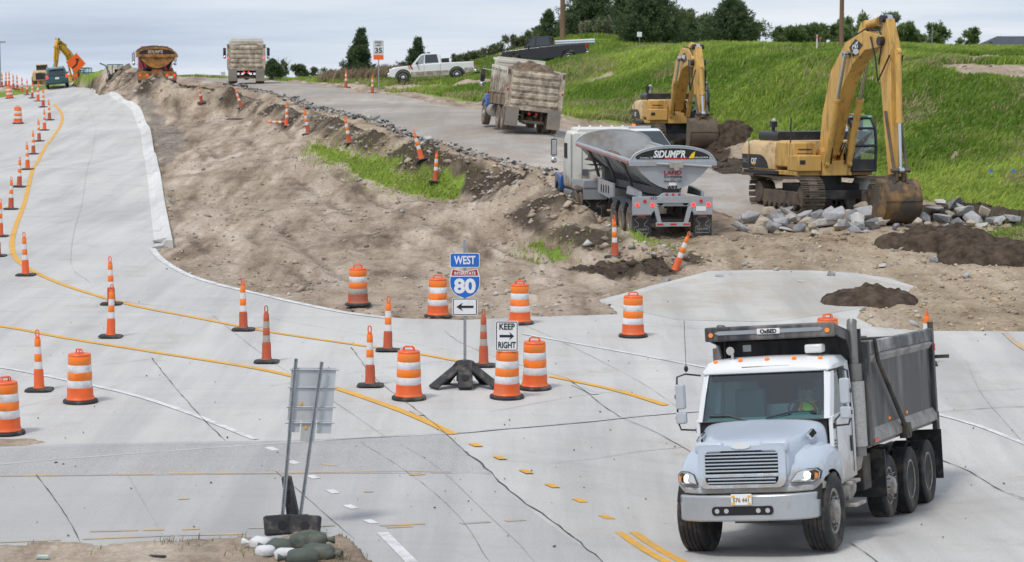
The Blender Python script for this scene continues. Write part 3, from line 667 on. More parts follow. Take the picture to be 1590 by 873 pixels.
# ---------------------------------------------------------------- drums and tubes of the work zone
m_orange = mat('orange_plastic', (.78, .12, .02), .45, var=.12, scale=4, dirt=(.36, .20, .12), damt=.34, dscale=3)
m_orange_s = mat('orange_sheeting', (.95, .20, .01), .35, var=.06, scale=4, dirt=(.50, .24, .10), damt=.38, dscale=4)
m_white_s = mat('white_sheeting', (.72, .73, .75), .35, var=.06, scale=4, dirt=(.42, .39, .35), damt=.42, dscale=4)
m_dirty_s = mat('muddy_sheeting', (.42, .40, .36), .6, var=.15, scale=4, dirt=(.25, .20, .15), damt=.45, dscale=4)
m_redor = mat('weathered_orange_plastic', (.50, .085, .03), .6, var=.15, scale=4, dirt=(.30, .16, .11), damt=.42, dscale=3)
m_base = mat('recycled_rubber', (.028, .028, .03), .75, var=.3, scale=6, dirt=(.16, .14, .12), damt=.38, dscale=5, bump=.4)
def dented(shape, seed, amp):
    v, f = shape; r = random.Random(seed); v = v.copy()
    for _ in range(4):
        a = r.uniform(0, 6.28); h = r.uniform(.1, .9); d = ((v - np.array((.28 * math.cos(a), .28 * math.sin(a), h))) ** 2).sum(1)
        k = np.exp(-d / .02) * amp; v[:, 0] -= k * math.cos(a); v[:, 1] -= k * math.sin(a)
    return v, f
def make_drum(seed=0, dirty=False, flat_top=False):
    t = thing('traffic_drum', '', 'traffic drum', 'orange and white traffic drums')
    secs = [(.10, .30, .262, 'lower', m_redor if dirty else m_orange), (.30, .45, .252, 'white', m_dirty_s if dirty else m_white_s), (.45, .61, .245, 'orange', m_orange_s), (.61, .76, .238, 'white', m_white_s), (.76, .93, .230, 'orange', m_orange_s)]
    amp = random.Random(seed).uniform(.005, .03)
    for z0, z1, r, kind, m in secs:
        if kind == 'lower':
            sh = s_lathe([(.285, .055), (.29, .075), (.275, .10), (r, .13), (r - .003, z1 - .006), (r - .012, z1)], n=32)
            obj('drum_skirt', dented(sh, seed, amp), m, t)
        else:
            sh = s_lathe([(r - .008, z0), (r, z0 + .012), (r - .002, z1 - .012), (r - .010, z1)], n=32)
            obj('white_band' if kind == 'white' else 'orange_band', dented(sh, seed, amp), m, t)
    obj('drum_lid', dented(s_lathe([(.222, .925), (.224, .955), (.21, .972), (.12, .978), (.001, .978)], n=32), seed, amp), m_orange, t)
    hd = [(-.115, 0, .965), (-.10, 0, 1.035), (-.07, 0, 1.055), (.07, 0, 1.055), (.10, 0, 1.035), (.115, 0, .965)]
    obj('handle', [s_tube([(p[0], p[1] - .03, p[2]) for p in hd], .014, 6), s_tube([(p[0], p[1] + .03, p[2]) for p in hd], .014, 6), s_box((0, 0, 1.055), (.15, .07, .026))], m_orange, t)
    obj('rubber_base', s_lathe([(.29, 0), (.345, 0), (.35, .03), (.335, .055), (.285, .065), (.27, .06)], n=32), m_base, t)
    return t
def make_tube(dirty=False, old=False):
    t = thing('tube_cone', '', 'tubular cone', 'orange and white tubular cones')
    mo = m_redor if old else m_orange_s; mw = m_dirty_s if old else m_white_s
    obj('rubber_base', s_prism([(.28, .19), (.19, .28), (-.19, .28), (-.28, .19), (-.28, -.19), (-.19, -.28), (.19, -.28), (.28, -.19)], 'z', 0, .045, (.92, (0, 0))), m_base, t, bevel=.01)
    obj('tube_skirt', s_lathe([(.125, .05), (.12, .07), (.105, .10), (.098, .40), (.086, .44)], n=20), m_redor if (dirty or old) else m_orange, t)
    z = .44
    for k, (h, m, nm) in enumerate([(.15, mw, 'white_band'), (.16, mo, 'orange_band'), (.15, mw, 'white_band'), (.16, mo, 'orange_band')]):
        r0 = .083 - k * .006; obj(nm, s_lathe([(r0 - .004, z), (r0, z + .006), (r0 - .004, z + h - .006), (r0 - .008, z + h)], n=20), m, t); z += h
    obj('handle', [s_lathe([(.052, z), (.045, z + .04), (.024, z + .06)], n=12), s_tube([(-.026, 0, z + .04), (-.034, 0, z + .10), (-.03, 0, z + .155), (-.015, 0, z + .178), (.015, 0, z + .178), (.03, 0, z + .155), (.034, 0, z + .10), (.026, 0, z + .04)], .0135, 6)], m_redor if old else m_orange, t)
    return t
DRUMS = [(125, 633, 'orange and white traffic drum on the pavement, beside the tubular cone at far left'), (10, 682, 'traffic drum cut by the left edge of the photo, nearest on that side'), (28, 194, 'small far drum beside the cone row below the teal car'), (15, 155, 'tiny farthest drum at the left edge near the top'),
         (556, 481, 'muddy drum with a dirty lower half, standing at the edge of the dirt'), (680, 499, 'drum at the dirt edge just left of the blue interstate sign'), (807, 511, 'drum at the pavement edge behind the keep right sign'), (983, 531, 'lone drum right of the signs at the mouth of the dirt road'),
         (635, 628, 'drum with a dented skirt on the pavement, left of the black sign stand'), (787, 626, 'drum that carries the keep right sign'), (830, 612, 'drum standing right beside the one with the keep right sign'), (1284, 571, 'drum hidden behind the near dump truck, only its top showing')]
drum_a = drum_b = None
for i, (px, py, lab) in enumerate(DRUMS):
    t = make_drum(i, dirty=(i == 4))
    x, y, z = gpx(px, py - 8 if py > 400 else py - 2); tag(t, lab)
    place(t, x, y, random.uniform(0, 6.28) if i not in (8, 5, 6, 10) else random.uniform(-.3, .3), dz=.01 if i != 4 else .03, base=sz(x, y), tilt=True)
drum_keep = t0 = None
CONES = [(40, 434, 'cone beside the bend of the yellow line at the left'), (17, 327, 'cone of the left row, first above the bend of the yellow line'), (30, 292, 'cone of the left row, second above the bend'), (43, 265, 'cone of the left row, third above the bend'), (52, 241, 'cone of the left row, fourth above the bend'), (61, 221, 'cone of the left row, fifth above the bend'), (69, 204, 'cone of the left row, sixth above the bend'), (77, 188, 'cone nearest the top of the yellow line'),
         (67, 168, 'far cone left of the yellow line end'), (59, 159, 'far cone in the row behind the teal car, nearest of them'), (50, 154, 'far cone in the row left of the teal car, second'), (42, 149, 'far cone in the row left of the teal car, third'), (34, 145, 'far cone in the row left of the teal car, fourth'), (27, 142, 'far cone in front of the tan machine, fifth of its row'), (21, 139.5, 'far cone in front of the tan machine, sixth of its row'), (14, 137.5, 'tiny far cone at the left edge, third from the edge'), (9, 137, 'tiny far cone at the left edge, second from the edge'), (3, 137, 'tiny far cone touching the left edge'),
         (0, 369, 'cone half cut by the left edge, upper'), (-4, 404, 'cone base showing at the left edge beside the yellow bend'), (173, 479, 'farther of two overlapping cones on the yellow line'), (172, 530, 'nearer of two overlapping cones between the yellow lines'), (378, 519, 'cone beside the yellow line left of the drums'), (414, 569, 'faded dirty cone with a grey base between the yellow lines'), (61, 613, 'cone left of the drum at far left'), (602, 551, 'cone between the drums, behind the dented one'), (575, 606, 'cone left of the dented drum'), (751, 575, 'dull cone just right of the sign pole'),
         (313, 160, 'cone on the far end of the spoil bank'), (375, 168, 'cone on the spoil bank below the far dump truck'), (445, 197, 'cone on the spoil bank beside a fallen one'), (479, 209, 'cone at the upper tip of the grass patch'), (543, 224, 'leaning cone in the clods above the grass patch'), (655, 249, 'tilted cone on the spoil bank above the grass'), (676, 283, 'cone at the right end of the grass patch'), (955, 404, 'cone on the dirt below the grey side dump trailer'), (1047, 427, 'strongly tilted cone in the dirt near the trailer'), (537, 137, 'cone left of the speed limit sign'), (578, 146, 'cone at the foot of the speed limit sign'), (1436, 572, 'cone behind the tailgate of the near truck'), (440, 197, 'fallen cone lying on the spoil bank')]
tube_a, tube_b, tube_c = make_tube(), make_tube(True), make_tube(True, True)
used = set()
for i, (px, py, lab) in enumerate(CONES):
    src = tube_c if i in (23, 27) else (tube_b if i % 3 else tube_a)
    if id(src) in used: t = copy_tree(src)
    else: t = src; used.add(id(src))
    tag(t, lab)
    soft = i in (28, 29, 30, 31, 32, 33, 34, 35, 36, 37, 38, 40)
    x, y, z = gpx(px, py - (6 if py > 400 else 1.5), surface if soft else None)
    place(t, x, y, random.uniform(0, 6.28), base=sz(x, y) - (.02 if soft else -.012), tilt=True)
    lean = {32: (-.04, -.17), 33: (0, -.27), 36: (.0, .36), 30: (0, .03), 34: (0, .05), 5: (0, -.03), 20: (0, -.02), 24: (0, -.02)}.get(i)
    if not lean and i < 28: lean = (random.uniform(-.025, .025), random.uniform(-.035, .035))
    if lean: t.matrix_world = Matrix.Translation(t.matrix_world.translation) @ Matrix.Rotation(lean[1], 4, 'Y') @ Matrix.Rotation(lean[0], 4, 'X')
    if i == 40: t.matrix_world = Matrix.Translation((x + .35, y - .1, sz(x, y) + .16)) @ Matrix.Rotation(R(-88), 4, 'Y') @ Matrix.Rotation(.4, 4, 'Z')

# ---------------------------------------------------------------- signs
m_blue = mat('sign_blue', (.012, .14, .52), .35, var=.05); m_sred = mat('sign_red', (.42, .015, .03), .35, var=.05)
m_swhite = mat('sign_white', (.76, .77, .78), .4, var=.03, dirt=(.60, .58, .55), damt=.3, dscale=5); m_sblack = mat('sign_black', (.012, .012, .013), .5, var=.1)
m_alu = mat('sign_aluminium', (.50, .52, .54), .42, .35, var=.08, scale=6, dirt=(.40, .40, .40), damt=.42, dscale=3)
m_sor = mat('sign_orange', (.95, .13, .01), .4, var=.05)
FACE = (R(90), 0, 0)
def plate(name, poly, m, parent, y=0.0, th=.006, bevel=0):
    return obj(name, s_prism(poly, 'y', y, y + th), m, parent, smooth=30)
def shift(poly, dx, dz): return [(a + dx, b + dz) for a, b in poly]
# interstate assembly
ix, iy, iz = gpx(722, 600)
st = thing('route_sign', 'blue and red interstate 80 west sign with left arrow on a steel post', 'road sign')
obj('post', s_prism([(-.03, -.02), (.03, -.02), (.03, -.006), (.018, .02), (-.018, .02), (-.03, -.006)], 'z', .35, 3.02), m_steel, st)
zt = 2.60
plate('west_plate', shift(rrect(-.305, -.15, .305, .15, .04), 0, zt), m_swhite, st, -.035)
w_ = plate('west_panel', shift(rrect(-.292, -.137, .292, .137, .035), 0, zt), m_blue, st, -.038)
text('WEST', .235, m_swhite, st, (0, -.041, zt - .004), FACE, wmax=.44, bold=.006, name='west_lettering')
zs = 2.13
def shield(k):
    half = [(0, .235), (.12, .27), (.22, .285), (.262, .30), (.285, .22), (.31, .13), (.315, .02), (.30, -.09), (.25, -.19), (.16, -.265), (0, -.325)]
    p = half + [(-a, b) for a, b in half[-2:0:-1]]
    return [(a * k, b * k + zs) for a, b in p]
plate('shield_plate', shield(1.0), m_swhite, st, -.035)
sh = shield(.955)
plate('shield_blue', [(-.288, zs + .135)] + [q for q in sh if q[1] < zs + .134 and q[0] <= 0][::-1][::-1] + [] if False else [q for q in ([(.288, zs + .132)] + [q for q in sh if q[1] < zs + .13] + [(-.288, zs + .132)])], m_blue, st, -.038)
plate('shield_red', [(.276, zs + .155), (-.276, zs + .155), (-.248, zs + .283), (-.21, zs + .27), (-.115, zs + .256), (0, zs + .224), (.115, zs + .256), (.21, zs + .27), (.248, zs + .283)], m_sred, st, -.038)
text('INTERSTATE', .085, m_swhite, st, (0, -.041, zs + .20), FACE, wmax=.44, bold=.002, name='interstate_lettering')
text('80', .40, m_swhite, st, (0, -.041, zs - .075), FACE, wmax=.45, bold=.016, name='number_lettering')
za = 1.64
plate('arrow_plate', shift(rrect(-.262, -.185, .262, .185, .04), 0, za), m_swhite, st, -.035)
def frame(x0, z0, x1, z1, w, r, m, parent, y, name='sign_border'):
    a = rrect(x0, z0, x1, z1, r); b = rrect(x0 + w, z0 + w, x1 - w, z1 - w, max(.004, r - w)); n = len(a)
    v = [(p, y, q) for p, q in a] + [(p, y, q) for p, q in b]
    return obj(name, (np.array(v), [(i, (i + 1) % n, n + (i + 1) % n, n + i) for i in range(n)]), m, parent, smooth=0)
frame(-.247, za - .17, .247, za + .17, .016, .03, m_sblack, st, -.0375)
def arrow(L_, hw, d, z, parent, y, m=m_sblack):
    p = [(L_, -.024), (L_, .024), (-L_ + hw, .024), (-L_ + hw + .03, .085), (-L_, 0), (-L_ + hw + .03, -.085), (-L_ + hw, -.024)]
    return plate('arrow', [(a * d, b + z) for a, b in p], m, parent, y, .003)
arrow(.175, .10, 1, za, st, -.0405)
# folded rubber feet under the post
for k, a in enumerate((0, 125, 235)):
    leg = s_rot(s_prism(rrect(-.15, -.34, .15, .34, .05), 'z', -.045, .045), (R(48), 0, 0)); leg = s_move(leg, (0, -.30, .255))
    hub = s_rot(s_move(s_rot(s_cyl((0, -.10, .045), (0, -.10, .06), .075, n=16), (R(48), 0, 0)), (0, -.30, .255)), (0, 0, R(a)))
    f = obj('stand_foot', s_rot(leg, (0, 0, R(a))), m_base, st, bevel=.015)
    obj('foot_hole', hub, m_dark, f)
for k, a in enumerate((60, 180, 300)):
    obj('stand_pad', s_rot(s_move(s_rot(s_prism(rrect(-.17, -.42, .17, .42, .05), 'z', -.02, .03), (R(33), 0, 0)), (0, -.42, .235)), (0, 0, R(a))), m_base, st, bevel=.012)
obj('post_socket', s_box((0, 0, .38), (.12, .10, .3)), m_black, st, bevel=.01)
place(st, ix, iy, R(2), tilt=False, base=tz(ix, iy) + .012)
# keep right sign on its drum
kx, ky, kz = gpx(787, 620)
kr = thing('keep_right_sign', 'white keep right sign with black arrow fixed on a drum', 'road sign')
plate('sign_plate', shift(rrect(-.228, -.305, .228, .305, .04), 0, 1.27), m_swhite, kr, 0); frame(-.214, .981, .214, 1.559, .016, .03, m_sblack, kr, -.0025)
text('KEEP', .175, m_sblack, kr, (0, -.006, 1.455), FACE, wmax=.31, bold=.004, name='keep_lettering'); text('RIGHT', .175, m_sblack, kr, (0, -.006, 1.085), FACE, wmax=.35, bold=.004, name='right_lettering')
arrow(.145, .07, -1, 1.27, kr, -.006)
obj('bracket', [s_box((-.08, .02, 1.0), (.03, .012, .24)), s_box((.08, .02, 1.0), (.03, .012, .24))], m_steel, kr)
place(kr, kx, ky - .10, R(-3), tilt=False, base=tz(kx, ky) + .01)
# speed limit sign
sx, sy, s_z = gpx(588, 141, surface)
sp = thing('speed_limit_sign', 'white speed limit 35 sign with orange plate below on a thin post', 'road sign')
obj('post', s_box((0, 0, 1.6), (.07, .05, 3.2)), m_steel, sp)
plate('sign_plate', shift(rrect(-.33, -.45, .33, .45, .04), 0, 2.82), m_swhite, sp, -.04); frame(-.31, 2.39, .31, 3.25, .02, .03, m_sblack, sp, -.043)
text('SPEED', .17, m_sblack, sp, (0, -.045, 3.13), FACE, wmax=.48, bold=.004, name='speed_lettering'); text('LIMIT', .17, m_sblack, sp, (0, -.045, 2.95), FACE, wmax=.42, bold=.004, name='limit_lettering'); text('35', .46, m_sblack, sp, (0, -.045, 2.61), FACE, wmax=.46, bold=.014, name='number_lettering')
plate('orange_plate', shift(rrect(-.33, -.16, .33, .16, .03), 0, 2.18), m_sor, sp, -.04)
place(sp, sx, sy, R(6), tilt=False, base=sz(sx, sy))
# orange diamond warning sign
dx, dy, dzz = gpx(116, 128.6)
dsn = thing('lane_shift_sign', 'orange diamond warning sign with black bent arrow beside the ramp', 'road sign')
hs = .86
plate('sign_plate', [(0, -hs), (hs, 0), (0, hs), (-hs, 0)], m_sor, dsn, 0, .01)
for o_ in dsn.children: o_.location.z = 1.75
plate('arrow', shift([(-.36, -.42), (-.26, -.52), (.08, -.20), (.16, .06), (.13, .22), (.26, .18), (.17, .44), (-.13, .32), (0, .24), (.02, .08), (-.04, -.12)], .02, 1.75), m_sblack, dsn, -.006, .004)
obj('stand', [s_tube([(-.05, .04, 0), (0, .04, 2.65)], .03, 8), s_tube([(-.6, -.25, .02), (0, .06, .75), (.6, .35, .02)], .025, 6), s_tube([(-.6, .4, .02), (0, .06, .75), (.6, -.3, .02)], .025, 6)], m_steel, dsn)
obj('lower_plate', s_box((.02, .02, .62), (.42, .012, .42)), m_sor, dsn)
place(dsn, dx, dy, R(14), tilt=False, base=tz(dx, dy))
dsn.matrix_world = dsn.matrix_world @ Matrix.Rotation(R(4), 4, 'Y')

# ---------------------------------------------------------------- foreground sign seen from behind
fx, fy, fz = gpx(454, 828, surface)
fs = thing('road_sign', 'back of a grey multi-panel sign on two leaning steel posts', 'road sign')
def hat(p0, p1, w=.024):
    p0, p1 = Vector(p0), Vector(p1); d = (p1 - p0).normalized(); u = Vector((1, 0, 0)); u = (u - d * u.dot(d)).normalized(); v = d.cross(u)
    prof = [(-w * 1.2, -w * .4), (-w * .7, -w * .4), (-w * .45, w * .6), (w * .45, w * .6), (w * .7, -w * .4), (w * 1.2, -w * .4), (w * .55, -w * .2), (w * .3, w * .4), (-w * .3, w * .4), (-w * .55, -w * .2)]
    return s_loft([[tuple(p + u * a + v * b) for a, b in prof] for p in (p0, p1)])
Lp0, Lp1 = Vector((-.16, 0, .12)), Vector((.05, .30, 2.62)); Rp0, Rp1 = Vector((.10, .0, .12)), Vector((.44, .30, 2.57))
obj('post', hat(Lp0, Lp1), m_steel, fs); obj('post', hat(Rp0, Rp1), m_steel, fs)
m_hole = mat('punched_holes', (.03, .03, .03), .9, var=0)
for a, b in ((Lp0, Lp1), (Rp0, Rp1)):
    d = b - a
    obj('punched_holes', [s_cyl(a + d * t - Vector((0, .022, 0)), a + d * t - Vector((0, .030, 0)), .007, n=6) for t in np.linspace(.04, .99, 62)], m_hole, fs)
up = (Lp1 - Lp0).normalized(); ax = Vector((math.cos(R(12)), math.sin(R(12)), -.03)).normalized()
def on(u_, v_, o_): # u across, v up the sign back from its top-left corner, o towards the viewer
    base = Lp1 + Vector((-.07, .02, -.14)); n = ax.cross(up).normalized(); return base + ax * u_ + up * v_ - n * -o_
m_alu_w = mat('aged_sign_back', (.50, .525, .55), .5, .15, var=.16, scale=5, dirt=(.40, .39, .37), damt=.40, dscale=2.5, streak=True)
def panel(name, u0, v0, u1, v1, o_=0, m=None):
    n = ax.cross(up).normalized(); P = [on(u0, v0, o_), on(u1, v0, o_), on(u1, v1, o_), on(u0, v1, o_)]; Qq = [p + n * .012 for p in P]
    return obj(name, (np.array([tuple(p) for p in P + Qq]), [(0, 1, 2, 3), (7, 6, 5, 4), (0, 4, 5, 1), (1, 5, 6, 2), (2, 6, 7, 3), (3, 7, 4, 0)]), m or m_alu_w, fs)
for u0, v0, u1, v1 in [(0, -.30, .68, 0), (0, -.62, .68, -.305), (0, -.80, .68, -.625), (0.02, -.98, .20, -.805), (.22, -1.12, .44, -.805), (.46, -1.0, .68, -.805)]:
    panel('sign_panel', u0, v0, u1, v1)
for v in (-.03, -.30, -.60, -.84):
    P = [on(-.03, v, .03), on(.72, v, .03)]; obj('rail', s_tube([tuple(P[0]), tuple(P[1])], .012, 4), m_alu, fs)
m_ysq = mat('yellow_sticker', (.8, .42, .02), .5, var=.05)
for u, v in ((.17, -.56), (.27, -.93)): panel('sticker', u, v, u + .035, v + .045, .016, m_ysq)
obj('clamp', [s_tube([(-.24, -.02, .10), (-.16, -.02, .22), (-.10, -.03, .12)], .015, 6), s_tube([(-.2, -.06, .1), (-.16, -.02, .24)], .012, 6)], mat('rusty_iron', (.14, .07, .045), .9, var=.3, scale=8), fs)
place(fs, fx, fy, 0, tilt=False, base=fz)
# rubber base blocks
rb = thing('sign_stand', 'black moulded rubber sign stand with round holes under the leaning posts', 'sign stand')
def block(x, y, z, yaw, tilt):
    v = s_prism(rrect(-.24, -.15, .24, .15, .03), 'y', -.06, .06)
    v = s_rot(v, (R(tilt), 0, R(yaw))); return s_move(v, (x, y, z))
for x, y, z, yw, tl in [(-.18, -.10, .16, 22, -18), (.20, -.12, .16, -14, -18), (0, .16, .12, 5, 12)]:
    b = obj('rubber_block', block(x, y, z, yw, tl), m_base, rb, bevel=.02)
    obj('block_hole', s_move(s_rot(s_rot(s_cyl((0.02, -.062, -.02), (0.02, -.066, -.02), .075, n=18), (R(tl), 0, 0)), (0, 0, R(yw))), (x, y, z)), m_dark, b)
for dxx, tl in ((0, 8), (.08, 12)):
    obj('upright_pad', s_move(s_rot(s_prism(rrect(-.05, 0, .05, .78, .04), 'y', -.16, .16), (R(-6), R(-tl), 0)), (-.02 + dxx, .22, .08)), m_base, rb, bevel=.02)
place(rb, fx, fy + .02, 0, tilt=False, base=fz - .02)
# sandbags
m_bag_w = mat('white_sandbag', (.62, .62, .63), .85, var=.1, scale=6, bump=.5, bscale=25, dirt=(.4, .35, .3), damt=.35); m_bag_g = mat('green_sandbag', (.085, .10, .085), .9, var=.18, scale=5, bump=.6, bscale=25, dirt=(.22, .2, .16), damt=.38)
def sandbag(px, py, sx_, sy_, sz_, yaw, m, lab, up_=0, tie=True):
    x, y, z = gpx(px, py, surface); r = random.Random(px * 7 + py)
    v, f = s_ball((0, 0, 0), 1, 14); v = np.sign(v) * np.abs(v) ** .8
    nz = np.array([math.sin(5 * a + 3 * b) * math.cos(4 * b + 5 * c + px) for a, b, c in v]); v = v * (1 + .07 * nz)[:, None]
    v = v * np.array((sx_, sy_, sz_)); v[:, 2] = np.maximum(v[:, 2], -sz_ * .62)
    t = thing('sandbag', lab, 'sandbag', 'sandbags weighting the sign stand'); obj('sack', (v, f), m, t, smooth=80)
    if tie: obj('gathered_neck', s_lathe([(.015, 0), (.03, .02), (.022, .045), (.05, .10), (.06, .13), (.03, .12)], (sx_ * .93, 0, 0), 'x', 10), m, t)
    place(t, x, y, R(yaw), dz=sz_ * .58 + up_, base=z, tilt=True)
sandbag(405, 850, .17, .12, .10, 160, m_bag_w, 'white sandbag at the far left of the pile'); sandbag(412, 862, .15, .12, .09, 200, m_bag_w, 'white sandbag under the left rubber block', tie=False)
sandbag(436, 858, .22, .15, .13, 170, m_bag_g, 'dark green sandbag leaning left of the white one'); sandbag(444, 868, .17, .12, .10, 10, m_bag_w, 'white sandbag in the front middle of the pile')
sandbag(478, 858, .28, .17, .15, 15, m_bag_g, 'large dark green sandbag on top at the right', up_=.08); sandbag(494, 866, .26, .16, .13, -20, m_bag_g, 'dark green sandbag at the right end of the pile'); sandbag(470, 874, .24, .16, .13, 185, m_bag_g, 'dark green sandbag cut by the bottom edge')
# ---------------------------------------------------------------- shared vehicle pieces
def tyre_shape(R_, w, side=1, n=40, lugs=0):
    h = w / 2
    prof = [(.56 * R_, -h * .72), (.66 * R_, -h * .92), (.82 * R_, -h), (.94 * R_, -h * .96), (.985 * R_, -h * .84)]
    for k in range(-2, 3):
        c = k * h * .33
        prof += [(R_, c - h * .12), (R_, c + h * .12)]
        if k < 2: prof += [(R_ * .975, c + h * .13), (R_ * .975, c + h * .20)]
    prof += [(.985 * R_, h * .84), (.94 * R_, h * .96), (.82 * R_, h), (.66 * R_, h * .92), (.56 * R_, h * .72)]
    return s_lathe(prof, axis='x', n=n)
def wheel(parent, x, y, R_, w, side, style='drive', tm=None, rm=None, z=None, n=36, bolts=True):
    """side: +1 outer face towards +x"""
    z = R_ if z is None else z
    t = obj('wheel', tyre_shape(R_, w, n=n), tm or m_rubber, parent, smooth=40); t.location = (x, y, z)
    rr = .60 * R_; o = side * w / 2
    if style == 'steer': prof = [(rr, -o * .5), (rr * 1.02, o * .80), (rr * .95, o * .86), (rr * .86, o * .62), (rr * .55, o * .72), (rr * .50, o * 1.0), (rr * .30, o * 1.15), (.001, o * 1.18)]
    elif style == 'hub': prof = [(rr, -o * .5), (rr * 1.02, o * .80), (rr * .95, o * .84), (rr * .9, o * .55), (rr * .62, o * .7), (rr * .5, o * 1.05), (rr * .42, o * 1.35), (.001, o * 1.45)]
    else: prof = [(rr, -o * .5), (rr * 1.02, o * .80), (rr * .95, o * .86), (rr * .88, o * .2), (rr * .78, -o * .25), (rr * .45, -o * .3), (rr * .40, o * .35), (rr * .3, o * .5), (.001, o * .52)]
    r = obj('rim', s_lathe(prof, axis='x', n=28), rm or m_rim, t, smooth=40)
    if bolts:
        br, bo = (rr * .66, o * .72) if style == 'steer' else ((rr * .72, o * .66) if style == 'hub' else (rr * .62, -o * .24))
        L_ = .05 if style != 'hub' else .09
        for q_ in [s_cyl((bo - .01 * side, br * math.cos(a), br * math.sin(a)), (bo + L_ * side, br * math.cos(a), br * math.sin(a)), .017, .012, 6) for a in np.linspace(0, 2 * math.pi, 10, False)]: obj('wheel_nut', q_, m_chrome if style != 'drive' else rm or m_rim, t)
    return t
def pane(name, pts, m, parent): return obj(name, s_quad(*pts), m, parent, smooth=0)
m_glass = glass('cab_glass', (.54, .80, .81), .09)
m_glass_side = glass('side_glass', (.30, .36, .36), .12)
m_skin = mat('skin', (.42, .24, .17), .55, var=.08); m_hair = mat('dark_hair', (.03, .02, .015), .7, var=.2)
m_vest = mat('hi_vis_vest', (.40, .75, .02), .6, var=.1); m_vor = mat('vest_orange_band', (.9, .2, .02), .5, var=.05); m_vsil = mat('reflective_tape', (.6, .62, .62), .3, var=.05)
m_shirt = mat('dark_shirt', (.05, .06, .09), .9, var=.2); m_hat = mat('white_cap', (.6, .6, .6), .5, var=.05)
def seated_person(label, hands, shirt=None, hat=False):
    """seat point at the origin, facing +Y; hands: two hand positions"""
    root = thing('person', label, 'person')
    P = [(0, 0, .10, .15), (0, -.02, .30, .16), (0, -.03, .48, .155), (0, -.02, .54, .10), (0, 0, .61, .055), (0, .02, .66, .075), (0, .02, .74, .10), (0, .015, .82, .085)]
    E = [(i, i + 1) for i in range(7)]
    for s in (-1, 1):
        b = len(P); hx, hy, hz = hands[0 if s < 0 else 1]; el = ((s * .27 + hx) / 2 + s * .05, (hy) * .38, min(.27, (hz + .48) / 2 - .06))
        P += [(s * .17, -.02, .50, .075), (el[0], el[1], el[2], .05), (hx * .97, hy * .9, hz * .96, .032), (hx, hy, hz, .035)]
        E += [(2, b), (b, b + 1), (b + 1, b + 2), (b + 2, b + 3)]
        for k in range(5):
            f = len(P); a = (k - 2) * .018; ln = (.035, .06, .066, .06, .045)[k]
            P += [(hx + a, hy + .035, hz + .012, .010), (hx + a * 1.1, hy + .035 + ln * .6, hz + .012 - ln * .2, .009), (hx + a * 1.05, hy + .03 + ln * .6, hz - .012 - ln * .5, .008)]
            E += [(b + 3, f), (f, f + 1), (f + 1, f + 2)]
        b = len(P)
        P += [(s * .11, .05, .08, .10), (s * .13, .46, .10, .075), (s * .13, .52, -.32, .05), (s * .13, .64, -.36, .04)]
        E += [(0, b), (b, b + 1), (b + 1, b + 2), (b + 2, b + 3)]
    me = bpy.data.meshes.new('body'); me.from_pydata([p[:3] for p in P], E, []); o = bpy.data.objects.new('body', me); COL.objects.link(o); o.parent = root
    md = o.modifiers.new('skin', 'SKIN'); md.use_smooth_shade = True
    bm = bmesh.new(); bm.from_mesh(me); lay = bm.verts.layers.skin.verify(); bm.verts.ensure_lookup_table()
    for i, p in enumerate(P): bm.verts[i][lay].radius = (p[3], p[3] * (.72 if i in (0, 1, 2) else 1)); bm.verts[i][lay].use_root = i == 0
    bm.to_mesh(me); bm.free()
    sb = o.modifiers.new('sub', 'SUBSURF'); sb.levels = 1; sb.render_levels = 1
    m = bpy.data.materials.new('skin_and_clothes'); m.use_nodes = True; N = m.node_tree.nodes; L = m.node_tree.links; b = N['Principled BSDF']; b.inputs['Roughness'].default_value = .7
    tcn = N.new('ShaderNodeTexCoord'); sp = N.new('ShaderNodeSeparateXYZ'); L.new(tcn.outputs['Object'], sp.inputs[0]); r = N.new('ShaderNodeValToRGB'); L.new(sp.outputs[2], r.inputs['Fac'])
    r.color_ramp.interpolation = 'CONSTANT'; r.color_ramp.elements[0].color = (.05, .06, .10, 1); r.color_ramp.elements[1].position = .56; r.color_ramp.elements[1].color = (.42, .24, .17, 1); L.new(r.outputs[0], b.inputs['Base Color']); me.materials.append(m)
    def ring(z, a, c, y0=-.02): return [(a * math.cos(t), y0 + c * math.sin(t), z) for t in np.linspace(0, 2 * math.pi, 20, False)]
    obj('vest', s_loft([ring(.12, .185, .145), ring(.30, .20, .15), ring(.44, .205, .145), ring(.53, .15, .11), ring(.56, .09, .08)]), m_vest, root)
    for sx in (-.11, .11): obj('vest_stripe', s_tube([(sx, .115, .14), (sx, .14, .32), (sx * .95, .125, .46), (sx * .85, .07, .55)], .022, 6), m_vor if shirt else m_vsil, root)
    obj('vest_belt', s_loft([ring(.245, .203, .155), ring(.29, .207, .158)]), m_vsil, root)
    obj('face', [s_ball((-.035, .105, .755), .012, 6), s_ball((.035, .105, .755), .012, 6), s_lathe([(.001, .13), (.016, .10), (.02, .09)], (0, .01, .728), 'y', 8), s_box((0, .105, .695), (.05, .012, .01)), s_ball((-.1, .015, .745), .025, 6, (.5, 1, 1.3)), s_ball((.1, .015, .745), .025, 6, (.5, 1, 1.3))], m_skin, root)
    obj('cap' if hat else 'hair', [s_ball((0, .0, .79), .118, 12, (1, 1.08, .85))] + ([s_box((0, .13, .80), (.16, .14, .012))] if hat else []), m_hat if hat else m_hair, root)
    return root

